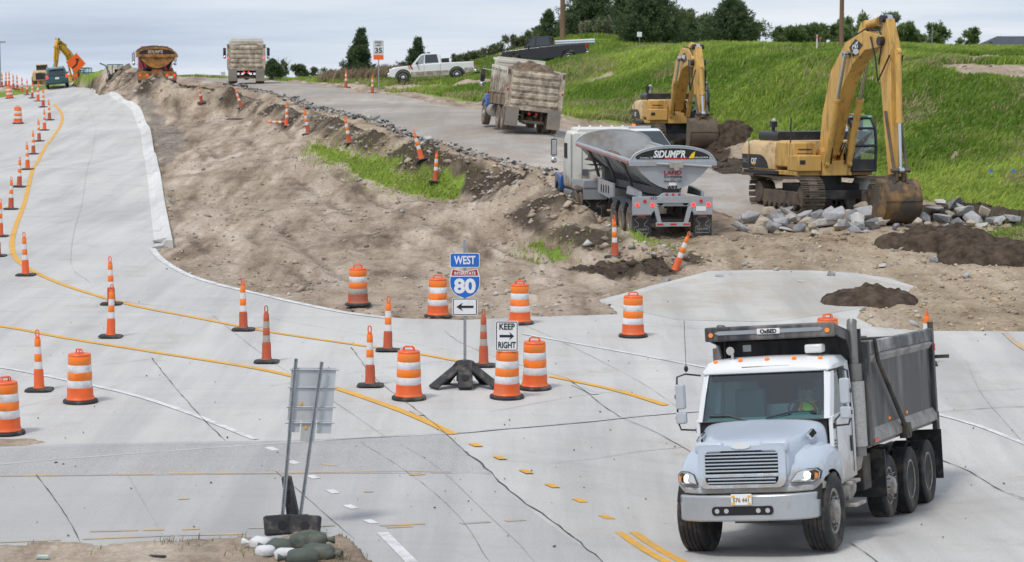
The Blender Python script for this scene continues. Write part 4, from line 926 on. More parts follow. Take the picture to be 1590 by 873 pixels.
# ---------------------------------------------------------------- near dump truck
m_cabwhite = mat('cab_white_paint', (.74, .75, .76), .32, var=.04, scale=1.5, coat=.35, dirt=(.50, .45, .40), damt=.28, dscale=2.2, dz=(1.0, 2.2))
m_hoodblue = mat('hood_pale_blue_paint', (.46, .52, .60), .30, var=.06, scale=1.5, coat=.45, dirt=(.36, .33, .30), damt=.33, dscale=5, dz=(.9, 1.6))
m_silver = mat('silver_bumper_paint', (.46, .48, .50), .32, .55, var=.06, scale=3, dirt=(.30, .27, .24), damt=.33, dscale=3)
m_bed = mat('worn_grey_bed_paint', (.045, .046, .052), .45, .25, var=.25, scale=1.2, dirt=(.27, .25, .235), damt=.45, dscale=2.4, streak=True)
m_bedrail = mat('scraped_bed_rail', (.07, .075, .085), .5, .2, var=.3, scale=2, dirt=(.45, .44, .42), damt=.47, dscale=1.6)
m_rail = mat('dusty_rail', (.36, .355, .34), .6, .1, var=.15, scale=2, dirt=(.18, .15, .12), damt=.45, dscale=2)
m_inner = mat('bed_inner_steel', (.26, .25, .24), .6, .4, var=.2, dirt=(.30, .25, .19), damt=.5, dscale=1.5)
m_chassis = mat('chassis_black', (.022, .022, .023), .65, var=.3, dirt=(.13, .105, .08), damt=.45, dscale=2)
m_lens = mat('lit_headlamp', (.9, .88, .82), .15, var=.05, emit=((1, .84, .58), 1.1))
m_lens_c = mat('clear_lens', (.55, .56, .58), .12, .3, var=.1)
m_mirror = mat('mirror_shell', (.50, .53, .57), .3, .2, var=.06)
m_amber_d = mat('dull_amber_lens', (.65, .22, .04), .3, var=.05)
m_teal = mat('teal_dashboard', (.15, .26, .27), .8, var=.15)
tk = thing('dump_truck', 'near dump truck with white cab, pale blue hood and dark open bed, headlights lit', 'dump truck')
# frame, axles
obj('chassis_frame', [s_box((sx, -3.1, .88), (.09, 7.8, .26)) for sx in (-.42, .42)] + [s_box((0, yy, .88), (.9, .12, .2)) for yy in (.5, -1.2, -2.4, -3.6, -5.5, -6.8)] + [s_cyl((-.95, yy, .54), (.95, yy, .54), .09, n=10) for yy in (0, -3.45, -4.88, -6.24)] + [s_ball((0, yy, .54), .24, 10) for yy in (-4.88, -6.24)] + [s_box((0, .1, .62), (.5, .9, .3)), s_box((0, -.6, .75), (.7, 1.0, .45))], m_chassis, tk)
for sx in (-1, 1):
    wheel(tk, sx * .95, 0, .56, .40, sx, 'steer', n=44)
    wheel(tk, sx * 1.02, -3.45, .50, .31, sx, 'hub', z=.58, n=40)
    for yy in (-4.88, -6.24):
        wheel(tk, sx * 1.06, yy, .54, .28, sx, 'drive', n=40); obj('inner_tyre', s_move(tyre_shape(.54, .28, n=28), (sx * .74, yy, .54)), m_rubber, tk)
# bumper
bp_ = [(-1.06, .50), (-1.03, .66), (-.93, .79), (-.68, .925), (-.3, .975), (.3, .975), (.68, .925), (.93, .79), (1.03, .66), (1.06, .50), (.98, .50), (.85, .70), (.6, .80), (-.6, .80), (-.85, .70), (-.98, .50)]
bump_ = obj('bumper', s_prism(bp_, 'z', .54, .92), m_silver, tk, bevel=.025)
obj('bumper_slot', s_prism(rrect(-.46, .63, .46, .76, .05), 'y', .955, .980), m_dark, bump_)
for sx in (-.38, -.24, .24, .38): obj('fog_lamp', s_cyl((sx, .972, .695), (sx, .984, .695), .035, n=12), m_lens_c, bump_)
plate_ = obj('number_plate', s_box((0, 1.0, .86), (.31, .012, .16)), m_swhite, bump_, bevel=.008); text('576 441', .085, mat('plate_ink', (.25, .16, .08), .6), plate_, (0, 1.0085, .85), (R(90), 0, R(180)), wmax=.24, bold=.002, name='plate_lettering')
for q_ in [s_box((sx * .12, 1.0065, zz_), (.05, .004, .03)) for sx in (-1, 1) for zz_ in (.80, .905)]: obj('plate_corner', q_, m_ysq, plate_)
# hood
def hring(y, w, zb, zt, ww=None):
    ww = ww or w
    half = [(w, zb), (ww, (zb + zt) / 2), (ww * .985, zt - .16), (ww * .90, zt - .055), (ww * .62, zt - .01), (0, zt)]
    return [(a, y, b) for a, b in half] + [(-a, y, b) for a, b in half[-2::-1]]
hood = obj('hood', s_loft([hring(.86, .66, .98, 1.60, .65), hring(.84, .69, .98, 1.65), hring(.74, .71, 1.0, 1.70), hring(.45, .74, 1.02, 1.76), hring(.05, .82, 1.1, 1.83), hring(-.20, .90, 1.2, 1.88), hring(-.38, .97, 1.2, 1.92), hring(-.46, 1.0, 1.2, 1.93)]), m_hoodblue, tk, sub=2, smooth=80)
fp = [(.84, .95), (.85, 1.12), (.80, 1.28), (.62, 1.45), (.28, 1.56), (-.15, 1.60), (-.50, 1.56), (-.64, 1.45), (-.68, 1.1), (-.66, .95)] + arc(0, .60, .68, 149, 31, 14) + [(.68, .94)]
def fdrop(x): return .10 * sstep(.60, .80, x) + .38 * max(0.0, float(x) - .70) ** 1.35 * 2.2
def fender(sx):
    rings = []
    for x, k in ((.45, 1.0), (.68, 1.0), (.80, 1.0), (.92, .97), (1.02, .90), (1.08, .80), (1.10, .68)):
        rings.append([(sx * x, p - (float(fdrop(x)) if p > .5 else (float(fdrop(x)) * .6 if p > .2 and q > 1.2 else 0)), .95 + (q - .95) * (k if q > 1.0 else 1)) for p, q in fp])
    return s_loft(rings)
for sx in (-1, 1):
    fd = obj('fender', fender(sx), m_hoodblue, tk, bevel=.012, smooth=50)
    hl = [(.70, 1.08), (.98, 1.06), (1.07, 1.10), (1.085, 1.20), (1.03, 1.25), (.90, 1.25), (.78, 1.21)]
    def lampring(k, yo): return [(sx * (.89 + (a - .89) * k), .872 + yo - float(fdrop(a)) - (b - 1.12) * .22, 1.16 + (b - 1.16) * k) for a, b in hl]
    bz = obj('headlight_bezel', s_loft([lampring(1.03, -.10), lampring(1.03, .006), lampring(.97, .012)]), m_black, fd)
    lamp = obj('headlight', s_loft([lampring(.97, -.03), lampring(.95, .022), lampring(.55, .034)]), m_lens_c, tk); obj('lit_bulb', s_loft([[(sx * (.86 + (a - .89) * .52), .872 + yo_ - float(fdrop(.86 + (a - .89) * .52)) - (b - 1.12) * .22, 1.155 + (b - 1.16) * .62) for a, b in hl] for yo_ in (.02, .04)]), m_lens, lamp)
    obj('indicator', s_loft([[(sx * (a + (.0 if a > 1 else .0)), .897 - float(fdrop(a)) - (b - 1.12) * .22, b) for a, b in ((1.01, 1.10), (1.05, 1.12), (1.055, 1.18), (1.01, 1.19))], [(sx * a, .907 - float(fdrop(a)) - (b - 1.12) * .22, b) for a, b in ((1.01, 1.10), (1.05, 1.12), (1.055, 1.18), (1.01, 1.19))]]), m_amber_d, lamp)
    obj('wheel_arch_liner', s_prism(arc(0, .58, .69, 160, 20, 14) + arc(0, .58, .66, 20, 160, 14), 'x', sx * .55, sx * 1.09), m_dark, tk)
    vent = obj('hood_vent', s_move(s_rot(s_loft([[(p * k, o_, q * k) for p, q in rrect(-.16, -.06, .16, .06, .055)] for k, o_ in ((1, 0), (1, .02), (.85, .03))]), (R(35), R(-12 * sx), R(90 * -sx))), (sx * .84, .05, 1.70)), m_chrome, hood)
    obj('vent_slats', [s_move(s_rot(s_box((-.12 + .04 * k, .034, 0), (.014, .008, .08)), (R(35), R(-12 * sx), R(90 * -sx))), (sx * .84, .05, 1.70)) for k in range(7)], m_dark, vent)
obj('lower_fascia', [s_prism([(-1.02, .46), (-.98, .62), (-.85, .74), (-.66, .84), (.66, .84), (.85, .74), (.98, .62), (1.02, .46)], 'z', .935, 1.03)], m_hoodblue, tk, bevel=.02)
# grille
gs = obj('grille_surround', (lambda a, b: (np.array([(p, .862 + (1.3 - q) * .07 - .0, q) for p, q in a] + [(p, .90 + (1.3 - q) * .07, q) for p, q in a] + [(p, .90 + (1.3 - q) * .07, q) for p, q in b] + [(p, .85 + (1.3 - q) * .07, q) for p, q in b]),
        [(i + len(a) * k, (i + 1) % len(a) + len(a) * k, (i + 1) % len(a) + len(a) * (k + 1), i + len(a) * (k + 1)) for i in range(len(a)) for k in range(3)]))(rrect(-.66, 1.02, .66, 1.63, .12), rrect(-.55, 1.07, .55, 1.56, .08)), m_hoodblue, tk, smooth=30)
obj('grille_backing', s_prism(rrect(-.60, 1.05, .60, 1.58, .06), 'y', .84, .872), m_dark, gs)
m_slat = mat('grille_slat', (.40, .44, .48), .3, .5, var=.05)
for k in range(6): obj('grille_slat', s_box((0, .895 + (1.3 - (1.265 + .05 * k)) * .07, 1.265 + .05 * k), (1.10, .04, .020), (R(18), 0, 0)), m_slat, gs)
obj('grille_crossbar', s_box((0, .90, 1.20), (1.12, .04, .05)), m_hoodblue, gs, bevel=.01)
for k in range(2): obj('grille_slat', s_box((0, .91, 1.095 + .05 * k), (1.02, .04, .020), (R(18), 0, 0)), m_slat, gs)
obj('badge', s_prism([(.15 * math.cos(t), 1.625 + .042 * math.sin(t)) for t in np.linspace(0, 6.283, 24, False)], 'y', .86, .895), m_white, gs)
for sx in (-1, 1): obj('grille_brow', s_loft([[(sx * p, .80, q) for p, q in rrect(.26, 1.50, .72, 1.70, .07)], [(sx * p, .875, q) for p, q in rrect(.28, 1.53, .69, 1.67, .055)]]), m_hoodblue, gs, bevel=.02)
# cab
_before = set(tk.children)
cab_lo = [(-.70, 1.10), (-.70, 1.98), (-.80, 2.0), (-2.02, 2.02), (-2.02, 1.0), (-1.0, .95), (-.85, 1.02)]
for sx in (-1, 1):
    door = obj('door', s_loft([[(sx * 1.0, p, q) for p, q in cab_lo], [(sx * 1.06, p, q) for p, q in cab_lo], [(sx * 1.055, p, q - .01) for p, q in cab_lo]]), m_cabwhite, tk, bevel=.03)
    obj('door_handle', s_box((sx * 1.07, -1.72, 1.50), (.025, .05, .24)), m_black, door, bevel=.008)
    obj('door_seam', [s_tube([(sx * 1.064, -.88, 1.1), (sx * 1.064, -.88, 1.95)], .006, 4), s_tube([(sx * 1.064, -1.84, 1.06), (sx * 1.064, -1.84, 1.98)], .006, 4)], m_dark, door)
    obj('door_lettering', [s_box((sx * 1.063, -.80, 1.62 - .05 * k), (.004, .06, .025)) for k in range(3)], m_sblack, door)
    obj('windscreen_pillar', s_loft([[(sx * a, y_, z_) for a, y_ in ((.93, -.66), (1.03, -.70), (1.06, -.80), (.98, -.82))] if False else [(sx * (a + o_), y_ + d_, z_) for a, y_ in ((.94, -.64), (1.03, -.68), (1.055, -.82), (.97, -.80))] for z_, d_, o_ in ((1.96, 0, 0), (2.35, -.18, -.02), (2.72, -.36, -.05))]), m_cabwhite, tk, bevel=.01)
    obj('rear_pillar', s_loft([[(sx * (a - o_), y_, z_) for a, y_ in ((.98, -1.72 - d_), (1.055, -1.72 - d_), (1.055, -2.02), (.98, -2.02))] for z_, o_, d_ in ((2.0, 0, .02), (2.4, .02, .08), (2.72, .05, .12))]), m_cabwhite, tk, bevel=.01)
    sw = pane('side_window', [(sx * 1.03, -.78, 1.86), (sx * 1.03, -1.80, 2.0), (sx * .985, -1.86, 2.70), (sx * .985, -1.12, 2.70)], m_glass_side, tk)
    obj('window_sill', s_tube([(sx * 1.045, -.80, 1.90), (sx * 1.05, -1.2, 1.98), (sx * 1.05, -1.84, 2.02)], .02, 6), m_black, sw)
cabback = obj('cab_back_wall', [s_box((0, -2.0, 1.9), (2.0, .05, 1.7))], m_cabwhite, tk)
obj('rear_window', s_box((0, -1.965, 2.35), (1.3, .01, .45)), m_dark, cabback)
obj('cab_floor', [s_box((0, -1.35, 1.05), (2.0, 1.35, .08)), s_box((0, -.72, 1.5), (1.95, .06, .9))], m_dark, tk)
def rring(y, w, zb, zt): return [(w, y, zb), (w * 1.0, y, zb + (zt - zb) * .4), (w * .93, y, zt - .03), (w * .6, y, zt), (0, y, zt + .01), (-w * .6, y, zt), (-w * .93, y, zt - .03), (-w, y, zb + (zt - zb) * .4), (-w, y, zb)]
roof = obj('roof', s_loft([rring(-.96, .97, 2.66, 2.70), rring(-1.0, 1.0, 2.66, 2.78), rring(-1.12, 1.01, 2.66, 2.86), rring(-1.5, 1.01, 2.68, 2.89), rring(-1.95, 1.0, 2.68, 2.87), rring(-2.03, .98, 2.68, 2.82)]), m_cabwhite, tk, bevel=.02, smooth=60)
for sx in (-.82, -.42, 0, .42, .82): obj('marker_light', s_ball((sx, -1.08 - (.03 if abs(sx) > .5 else 0), 2.865 - (.02 if abs(sx) > .5 else 0)), .032, 8, (1.2, 1, .8)), m_amber, roof)
obj('roof_beacon_box', s_box((-.68, -1.35, 2.98), (.27, .22, .13)), m_white, roof, bevel=.025); obj('roof_spotlight', [s_cyl((.60, -1.30, 3.0), (.60, -1.18, 3.0), .05, .065, 14), s_box((.60, -1.3, 2.92), (.04, .04, .1))], m_chrome, roof)
obj('roof_camera', s_box((.42, -1.5, 3.02), (.13, .05, .10)), m_steel, roof); obj('roof_scratch', s_box((0, -.985, 2.755), (.75, .006, .012), (0, 0, .01)), mat('rust_streak', (.16, .10, .07), .8), roof)
pane('windscreen', [(-.95, -.69, 1.97), (.95, -.69, 1.97), (.91, -1.02, 2.68), (-.91, -1.02, 2.68)], m_glass, tk)
obj('windscreen_seal', s_tube([(-.96, -.675, 1.96), (0, -.66, 1.955), (.96, -.675, 1.96), (.925, -1.005, 2.67), (0, -1.0, 2.68), (-.925, -1.005, 2.67), (-.96, -.675, 1.96)], .016, 6), m_black, tk)
obj('sun_visor', s_box((0, -1.06, 2.60), (1.75, .02, .13), (R(-22), 0, 0)), m_dark, tk)
for x0, x1, zz_ in ((-.05, -.80, 2.02), (.25, .85, 2.0)): obj('wiper', [s_tube([(x0, -.665, zz_ - .03), ((x0 + x1) / 2, -.69, zz_ + .05), (x1, -.69, zz_ + .05)], .012, 5)], m_black, tk)
obj('dashboard', [s_prism([(-.80, 1.55), (-.74, 1.93), (-.90, 2.0), (-1.12, 1.98), (-1.18, 1.75), (-1.1, 1.55)], 'x', -.95, .95), s_ball((-.5, -1.05, 1.98), .16, 10, (1.3, .6, .5))], m_teal, tk, bevel=.02)
for sx in (-.5, .5): obj('seat', [s_box((sx, -1.52, 1.55), (.5, .5, .16)), s_box((sx, -1.78, 1.98), (.48, .14, .8), (R(6), 0, 0)), s_box((sx, -1.80, 2.45), (.28, .1, .18))], m_teal, tk, bevel=.04)
obj('steering_wheel', [(lambda v, f: s_move(s_rot((v, f), (R(52), 0, 0)), (-.5, -1.10, 2.06)))(*s_tube([(.21 * math.cos(t), .21 * math.sin(t), 0) for t in np.linspace(0, 6.283, 25)], .016, 6)), s_cyl((-.5, -1.0, 1.9), (-.5, -1.1, 2.06), .03)], m_black, tk)
# mirrors
for sx in (-1, 1):
    ar = [(sx * 1.0, -.88, 2.66), (sx * 1.20, -.74, 2.70), (sx * 1.32, -.70, 2.66), (sx * 1.34, -.70, 2.4), (sx * 1.34, -.70, 1.98), (sx * 1.30, -.70, 1.86), (sx * 1.05, -.76, 1.84)]
    arm_ = obj('mirror_arm', s_tube(ar, .016, 6), m_black, tk)
    obj('mirror', s_loft([[(sx * (1.275 + a), y_, 2.36 + b) for a, b in rrect(-.075, -.19, .075, .19, .03)] for y_ in (-.71, -.66)] + [[(sx * (1.275 + a * .8), -.63, 2.36 + b * .9) for a, b in rrect(-.075, -.19, .075, .19, .03)]]), m_mirror, arm_)
    obj('mirror', s_loft([[(sx * (1.275 + a), y_, 2.04 + b) for a, b in rrect(-.08, -.09, .08, .09, .03)] for y_ in (-.71, -.65)] + [[(sx * (1.275 + a * .7), -.62, 2.04 + b * .8) for a, b in rrect(-.08, -.09, .08, .09, .03)]]), m_mirror, arm_)
    for q_ in [s_box((sx * 1.34, -.69, 2.36), (.05, .05, .06)), s_box((sx * 1.34, -.69, 2.04), (.05, .05, .06)), s_box((sx * 1.05, -.78, 1.84), (.06, .08, .08))]: obj('mirror_bracket', q_, m_black, arm_)
for o_ in set(tk.children) - _before: o_.location = (0, .30, -.06)
for sx in (-1, 1):
    stk = obj('exhaust_stack', [s_cyl((sx * 1.05, -1.93, 1.2), (sx * 1.05, -1.93, 2.62), .12, n=18), s_tube([(sx * 1.05, -1.93, 2.6), (sx * 1.05, -1.93, 3.22), (sx * 1.05, -1.97, 3.28)], .078, 14)], mat('stack_steel_%d' % sx, (.22, .21, .20), .45, .7, var=.2, dirt=(.12, .1, .09), damt=.4), tk)
    obj('heat_shield', s_prism(arc(sx * 1.05, -1.93, .145, 0, 360, 20)[:-1], 'z', 1.35, 2.35), mat('perforated_shield_%d' % sx, (.45, .44, .42), .4, .7, var=.2, scale=40), stk)
    obj('exhaust_elbow', s_tube([(sx * 1.05, -1.93, 1.3), (sx * 1.0, -1.93, 1.05), (sx * .8, -1.9, .92)], .085, 12), m_rim, stk)
    obj('step', [s_box((sx * 1.10, -1.15, .55), (.28, .6, .05)), s_box((sx * 1.05, -1.15, .88), (.24, .6, .05)), s_box((sx * .96, -.85, .74), (.05, .05, .36)), s_box((sx * .96, -1.45, .74), (.05, .05, .36))], m_rim, tk, bevel=.008)
    obj('fuel_tank', s_cyl((sx * .74, -.80, .74), (sx * .74, -1.9, .74), .25, n=20), m_rim, tk)
    obj('battery_box', s_box((sx * .80, -2.3, .92), (.55, .5, .55)), m_chassis, tk, bevel=.02)
obj('aerial', [s_tube([(1.18, -.44, 2.66), (1.17, -.45, 3.45)], .005, 4), s_ball((1.18, -.44, 2.72), .035, 8, (1, 1, 1.4))], m_black, tk)
# bed
bx, y0, y1, zb, zt = 1.16, -2.10, -6.92, 1.36, 2.82
for sx in (-1, 1):
    sd = obj('bed_side', [s_box((sx * bx, (y0 + y1) / 2, (zb + zt) / 2), (.05, y0 - y1, zt - zb))], m_bed, tk)
    obj('top_rail', s_box((sx * (bx + .005), (y0 + y1) / 2, zt + .02), (.13, y0 - y1 + .02, .20)), m_bedrail, sd, bevel=.02)
    obj('mid_rail', s_prism([(sx * (bx + .02), zt - .22), (sx * (bx + .085), zt - .12), (sx * (bx + .02), zt - .06)], 'y', y0 - .05, y1), m_rail, sd)
    obj('lower_rail', s_prism([(sx * (bx + .02), zb - .02), (sx * (bx + .09), zb + .02), (sx * (bx + .09), zb + .12), (sx * (bx + .02), zb + .24)], 'y', y0, y1), m_rail, sd)
    for yy in (y0 - .05, y1 + .04): obj('corner_post', s_box((sx * (bx + .03), yy, (zb + zt) / 2 + .05), (.12, .14, zt - zb + .16)), m_bed, sd, bevel=.01)
    for yy, zz_ in ((-3.5, 1.66), (-4.75, 1.66), (-2.3, 1.5)): obj('side_marker', s_box((sx * (bx + .035), yy, zz_), (.02, .06, .04)), m_amber, sd)
    obj('side_reflector', s_box((sx * (bx + .10), -2.3, zb + .05), (.012, .3, .06)), m_red, sd)
    tp = obj('tarp_arm', [s_tube([(sx * 1.27, -2.45, 2.98), (sx * 1.27, -2.62, 2.62), (sx * 1.29, -4.22, 1.44)], [.03, .035, .042], 8), s_tube([(sx * 1.27, -2.45, 2.98), (0, -2.4, 3.0)], .025, 6), s_box((sx * 1.27, -4.24, 1.40), (.14, .26, .24)), s_cyl((sx * 1.2, -4.24, 1.40), (sx * 1.36, -4.24, 1.40), .09, n=14)], m_chassis, tk)
    obj('mud_flap', s_box((sx * .98, -6.9, .78), (.62, .02, .85)), m_black, tk)
    obj('splash_guard', s_box((sx * .98, -2.78, .85), (.55, .03, .75)), m_black, tk)
obj('bed_floor', s_box((0, (y0 + y1) / 2, zb), (2.3, y0 - y1, .12)), m_inner, tk); obj('bed_inner_lining', [s_box((sx * 1.125, (y0 + y1) / 2, 2.10), (.02, y0 - y1 - .2, 1.4)) for sx in (-1, 1)] + [s_box((0, y0 - .09, 2.10), (2.2, .02, 1.4)), s_box((0, y1 + .1, 2.1), (2.2, .02, 1.4))], m_inner, tk)
obj('bed_front_wall', s_box((0, y0, 2.25), (2.28, .06, 1.80)), m_bed, tk)
cs = obj('cab_shield', s_prism([(y0, 3.02), (-1.10, 3.16), (-1.0, 3.16), (-1.0, 3.26), (-1.10, 3.28), (y0, 3.12)], 'x', -1.0, 1.0), m_bed, tk, bevel=.012)
obj('shield_lip', s_box((0, -1.0, 3.20), (2.04, .09, .22)), m_bed, cs, bevel=.025)
obj('shield_strip', s_prism([(-.86, 3.215), (-.80, 3.185), (.80, 3.185), (.86, 3.215), (.80, 3.245), (-.80, 3.245)], 'y', -.955, -.945), mat('grey_strip', (.30, .32, .35), .4, var=.1), cs)
lb = obj('maker_plate', s_box((0.0, -.942, 3.215), (.36, .012, .085)), m_swhite, cs, bevel=.006); text('OxBED', .085, m_sblack, lb, (0, -.934, 3.212), (R(90), 0, R(180)), wmax=.26, bold=.004, name='plate_lettering')
for sx in (-.88, .88): obj('shield_lamp', s_cyl((sx * 1.04, -.955, 3.19), (sx * 1.04, -.935, 3.19), .034, n=12), m_amber, cs)
for sx in (-1, 1): obj('shield_gusset', s_prism([(y0 + .02, 2.45), (-1.65, 3.0), (-1.02, 3.12), (-1.02, 3.22), (y0 + .02, 3.1)], 'x', sx * 1.0, sx * 1.03), m_bed, cs)
tg = obj('tailgate', [s_box((0, y1 - .03, 2.12), (2.28, .06, 1.45))] + [s_box((0, y1 - .08, zz_), (2.28, .08, .10)) for zz_ in (1.45, 2.1, 2.78)] + [s_box((sx, y1 - .08, 2.12), (.1, .08, 1.5)) for sx in (-.8, 0, .8)], m_bed, tk, bevel=.01)
obj('tailgate_latch', s_box((-1.30, y1 - .12, 2.45), (.34, .06, .06)), m_chassis, tg); obj('hinge_plate', s_box((-1.20, y1 - .02, 1.35), (.08, .22, .3)), m_chassis, tg); obj('tail_light', s_box((-1.25, y1 + .02, 2.62), (.03, .08, .12)), m_red, tg); obj('hinge_lug', s_cyl((-1.2, y1, 2.95), (-1.2, y1, 3.06), .05), m_chassis, tg)
# stand it on its wheels
FLc, FRc, RLc = Vector(pt(1297, 853, 35.9)), Vector(pt(1077, 856, 36.7)), Vector(pt(1437, 781, 41.7))
fw = (FLc - RLc).normalized(); lf = (FLc - FRc); lf = (lf - fw * lf.dot(fw)).normalized(); upv = fw.cross(-lf).normalized() if fw.cross(-lf).z > 0 else (-fw.cross(-lf)).normalized()
rt = fw.cross(upv).normalized(); org = (FLc + FRc) / 2
TKM = Matrix((( rt.x, fw.x, upv.x, org.x), (rt.y, fw.y, upv.y, org.y), (rt.z, fw.z, upv.z, org.z), (0, 0, 0, 1)))
tk.matrix_world = TKM
drv = seated_person('driver in a yellow-green safety vest behind the wheel of the near truck', [(-.16, .42, .42), (.16, .42, .42)], shirt=True, hat=False)
drv.matrix_world = TKM @ Matrix.Translation((-.5, -1.20, 1.56))
# ---------------------------------------------------------------- side dump trailer and its tractor
def soil_heap(name, w, l, h, m, parent=None, seed=0, n=26, rim=.0):
    """uneven closed heap of soil on a flat underside"""
    r = np.random.default_rng(seed); xs = np.linspace(-1, 1, n); X_, Y_ = np.meshgrid(xs, xs)
    e_ = np.clip(1 - (np.abs(X_) ** 2.4 + np.abs(Y_) ** 2.4), 0, 1) ** .6
    Z_ = h * e_ * (.55 + .9 * fbm(X_ * 2.2 + seed, Y_ * 2.2, seed, 4, .65)) + (fbm(X_ * 7 + seed, Y_ * 7, seed + 3, 2) - .5) * h * .35 * (e_ > 0)
    Z_ = np.where((np.abs(X_) > .99) | (np.abs(Y_) > .99), -.05, Z_ + rim)
    V_ = np.stack([X_ * w / 2, Y_ * l / 2, Z_], -1).reshape(-1, 3); i = np.arange(n * n).reshape(n, n)
    F_ = [tuple(q) for q in np.stack([i[:-1, :-1], i[:-1, 1:], i[1:, 1:], i[1:, :-1]], -1).reshape(-1, 4)]
    b = len(V_); V_ = np.concatenate([V_, [(-w / 2, -l / 2, -.2), (w / 2, -l / 2, -.2), (w / 2, l / 2, -.2), (-w / 2, l / 2, -.2)]])
    return obj(name, (V_, F_ + [(b, b + 1, b + 2, b + 3)]), m, parent, fix=False, smooth=60)
m_soil = mat('loose_soil', (.17, .125, .09), .95, var=.45, scale=4, bump=1, bscale=9, spec=.1)
m_soil_d = mat('dark_loose_soil', (.075, .056, .042), .95, var=.5, scale=4, bump=1, bscale=9, spec=.1)
m_tgrey = mat('trailer_grey_paint', (.36, .385, .415), .42, .15, var=.06, scale=1.5, dirt=(.30, .26, .21), damt=.33, dscale=1.8)
m_tdark = mat('trailer_dark_grey', (.13, .14, .155), .5, .15, var=.15, dirt=(.22, .18, .14), damt=.4, dscale=2)
m_tin = mat('tub_inner_steel', (.46, .47, .475), .45, .3, var=.12, scale=1.4, dirt=(.30, .24, .18), damt=.42, dscale=1.3)
m_guard = mat('dark_blue_guard', (.045, .055, .075), .5, var=.2, dirt=(.2, .16, .12), damt=.38)
m_silverpipe = mat('silver_pipe', (.55, .56, .57), .3, .7, var=.1)
def tub_profile(w=1.28, zr=2.36, zb=1.52, n=9):
    out = []
    for k in range(n + 1):
        t = -1 + 2 * k / n; out.append((w * t, zb + (zr - zb) * abs(t) ** 2.0 * (1 if abs(t) < .999 else 1)))
    return out
def side_dump(label, orange=False):
    t = thing('side_dump_trailer', label, 'trailer', 'side dump trailers')
    mp_ = mat('rusty_orange_tub', (.50, .22, .045), .6, .1, var=.25, scale=1.5, dirt=(.10, .06, .04), damt=.48, dscale=1.6) if orange else m_tgrey
    mo_ = mat('brown_tub_side', (.16, .085, .045), .7, var=.3, dirt=(.2, .15, .1), damt=.5) if orange else m_tgrey
    L0, L1 = .12, 9.6; pr = tub_profile(); sl = .033
    def lift(s): v = s[0].copy(); v[:, 2] += sl * np.clip(v[:, 1], 0, 20); return v, s[1]
    def shell(off):
        V_ = []; 
        for y_ in (L0, L1): V_ += [(x_, y_, z_ + off) for x_, z_ in pr]
        n = len(pr); return V_, [(i, i + 1, n + i + 1, n + i) for i in range(n - 1)]
    a, fa = shell(0); b_, fb = shell(.05); n2 = len(a)
    tub = obj('tub', lift((np.array(a + b_, float), fa + [tuple(i + n2 for i in reversed(f)) for f in fb])), mo_, t, fix=False, smooth=50)
    inner = obj('tub_lining', lift((np.array([(x_ * .985, y_, z_ + .055) for y_ in (L0, L1) for x_, z_ in pr]), fa)), m_tin if not orange else mo_, tub, fix=False, smooth=50)
    for sx in (-1, 1):
        obj('top_rail', lift(s_prism(rrect(sx * 1.30 - .06, 2.30, sx * 1.30 + .06, 2.45, .02), 'y', L0 - .05, L1 + .05)), mo_, tub)
        obj('reflective_strip', lift(s_box((sx * 1.366, 4.9, 2.36), (.008, 9.3, .045))), mat('conspicuity_tape_%d%d' % (sx, orange), (.42, .12, .10), .5, var=.3, scale=3), tub)
        for yy in (2.0, 4.9, 7.8): obj('tub_strut', [lift(s_tube([(sx * 1.22, yy, 2.26), (sx * .92, yy + .25, 1.7), (sx * .78, yy + .5, 1.35)], .05, 8))], m_tdark, t)
        for yy in (1.2, 2.9, 4.6, 6.3, 8.2): obj('tub_rib', lift(s_loft([[(sx * (abs(x_) + .02), yy + o_, z_ - .03) for x_, z_ in pr[:5]] + [(sx * (abs(x_) + .02), yy + o_, z_ - .09) for x_, z_ in pr[4::-1]] if False else [(sx * abs(x_), yy + o_, z_ - d_) for x_, z_, d_ in [(p[0], p[1], -.01) for p in pr[:5]] + [(p[0], p[1], .07) for p in pr[4::-1]]] for o_ in (-.05, .05)])), mo_, tub)
    endp = [(x_, z_) for x_, z_ in pr] + [(1.36, 2.40), (1.30, 2.46)] + [(1.28 * math.cos(R(q)), 2.46 + .40 * math.sin(R(q))) for q in range(15, 166, 10)] + [(-1.30, 2.46), (-1.36, 2.40)]
    re_ = obj('tub_end', lift(s_prism(endp, 'y', L0 - .06, L0)), mp_, tub, smooth=30); fe_ = obj('tub_end', lift(s_prism(endp, 'y', L1, L1 + .06)), m_tin if not orange else mo_, tub, smooth=30)
    obj('end_lip', [lift(s_tube([(x_, yy, z_) for x_, z_ in [(1.36, 2.42)] + [(1.30 * math.cos(R(q)), 2.47 + .41 * math.sin(R(q))) for q in range(10, 171, 8)] + [(-1.36, 2.42)]], .035, 6)) for yy in (L0 - .03,)], mo_ if not orange else mp_, tub)
    obj('end_lip', [lift(s_tube([(x_, yy, z_) for x_, z_ in [(1.36, 2.42)] + [(1.30 * math.cos(R(q)), 2.47 + .41 * math.sin(R(q))) for q in range(10, 171, 8)] + [(-1.36, 2.42)]], .035, 6)) for yy in (L1 + .03,)], mo_, tub)
    obj('end_beam', s_prism(rrect(-1.40, 2.26, 1.40, 2.42, .02), 'y', L0 - .14, L0 - .05), mp_, tub, bevel=.01)
    obj('black_band', s_prism([(-1.16, 2.475)] + [(1.22 * math.cos(R(q)), 2.475 + .34 * math.sin(R(q))) for q in range(168, 11, -8)] + [(1.16, 2.475)], 'y', L0 - .068, L0 - .06), m_sblack, tub)
    ROT = (R(90), 0, 0); yt = L0 - .072
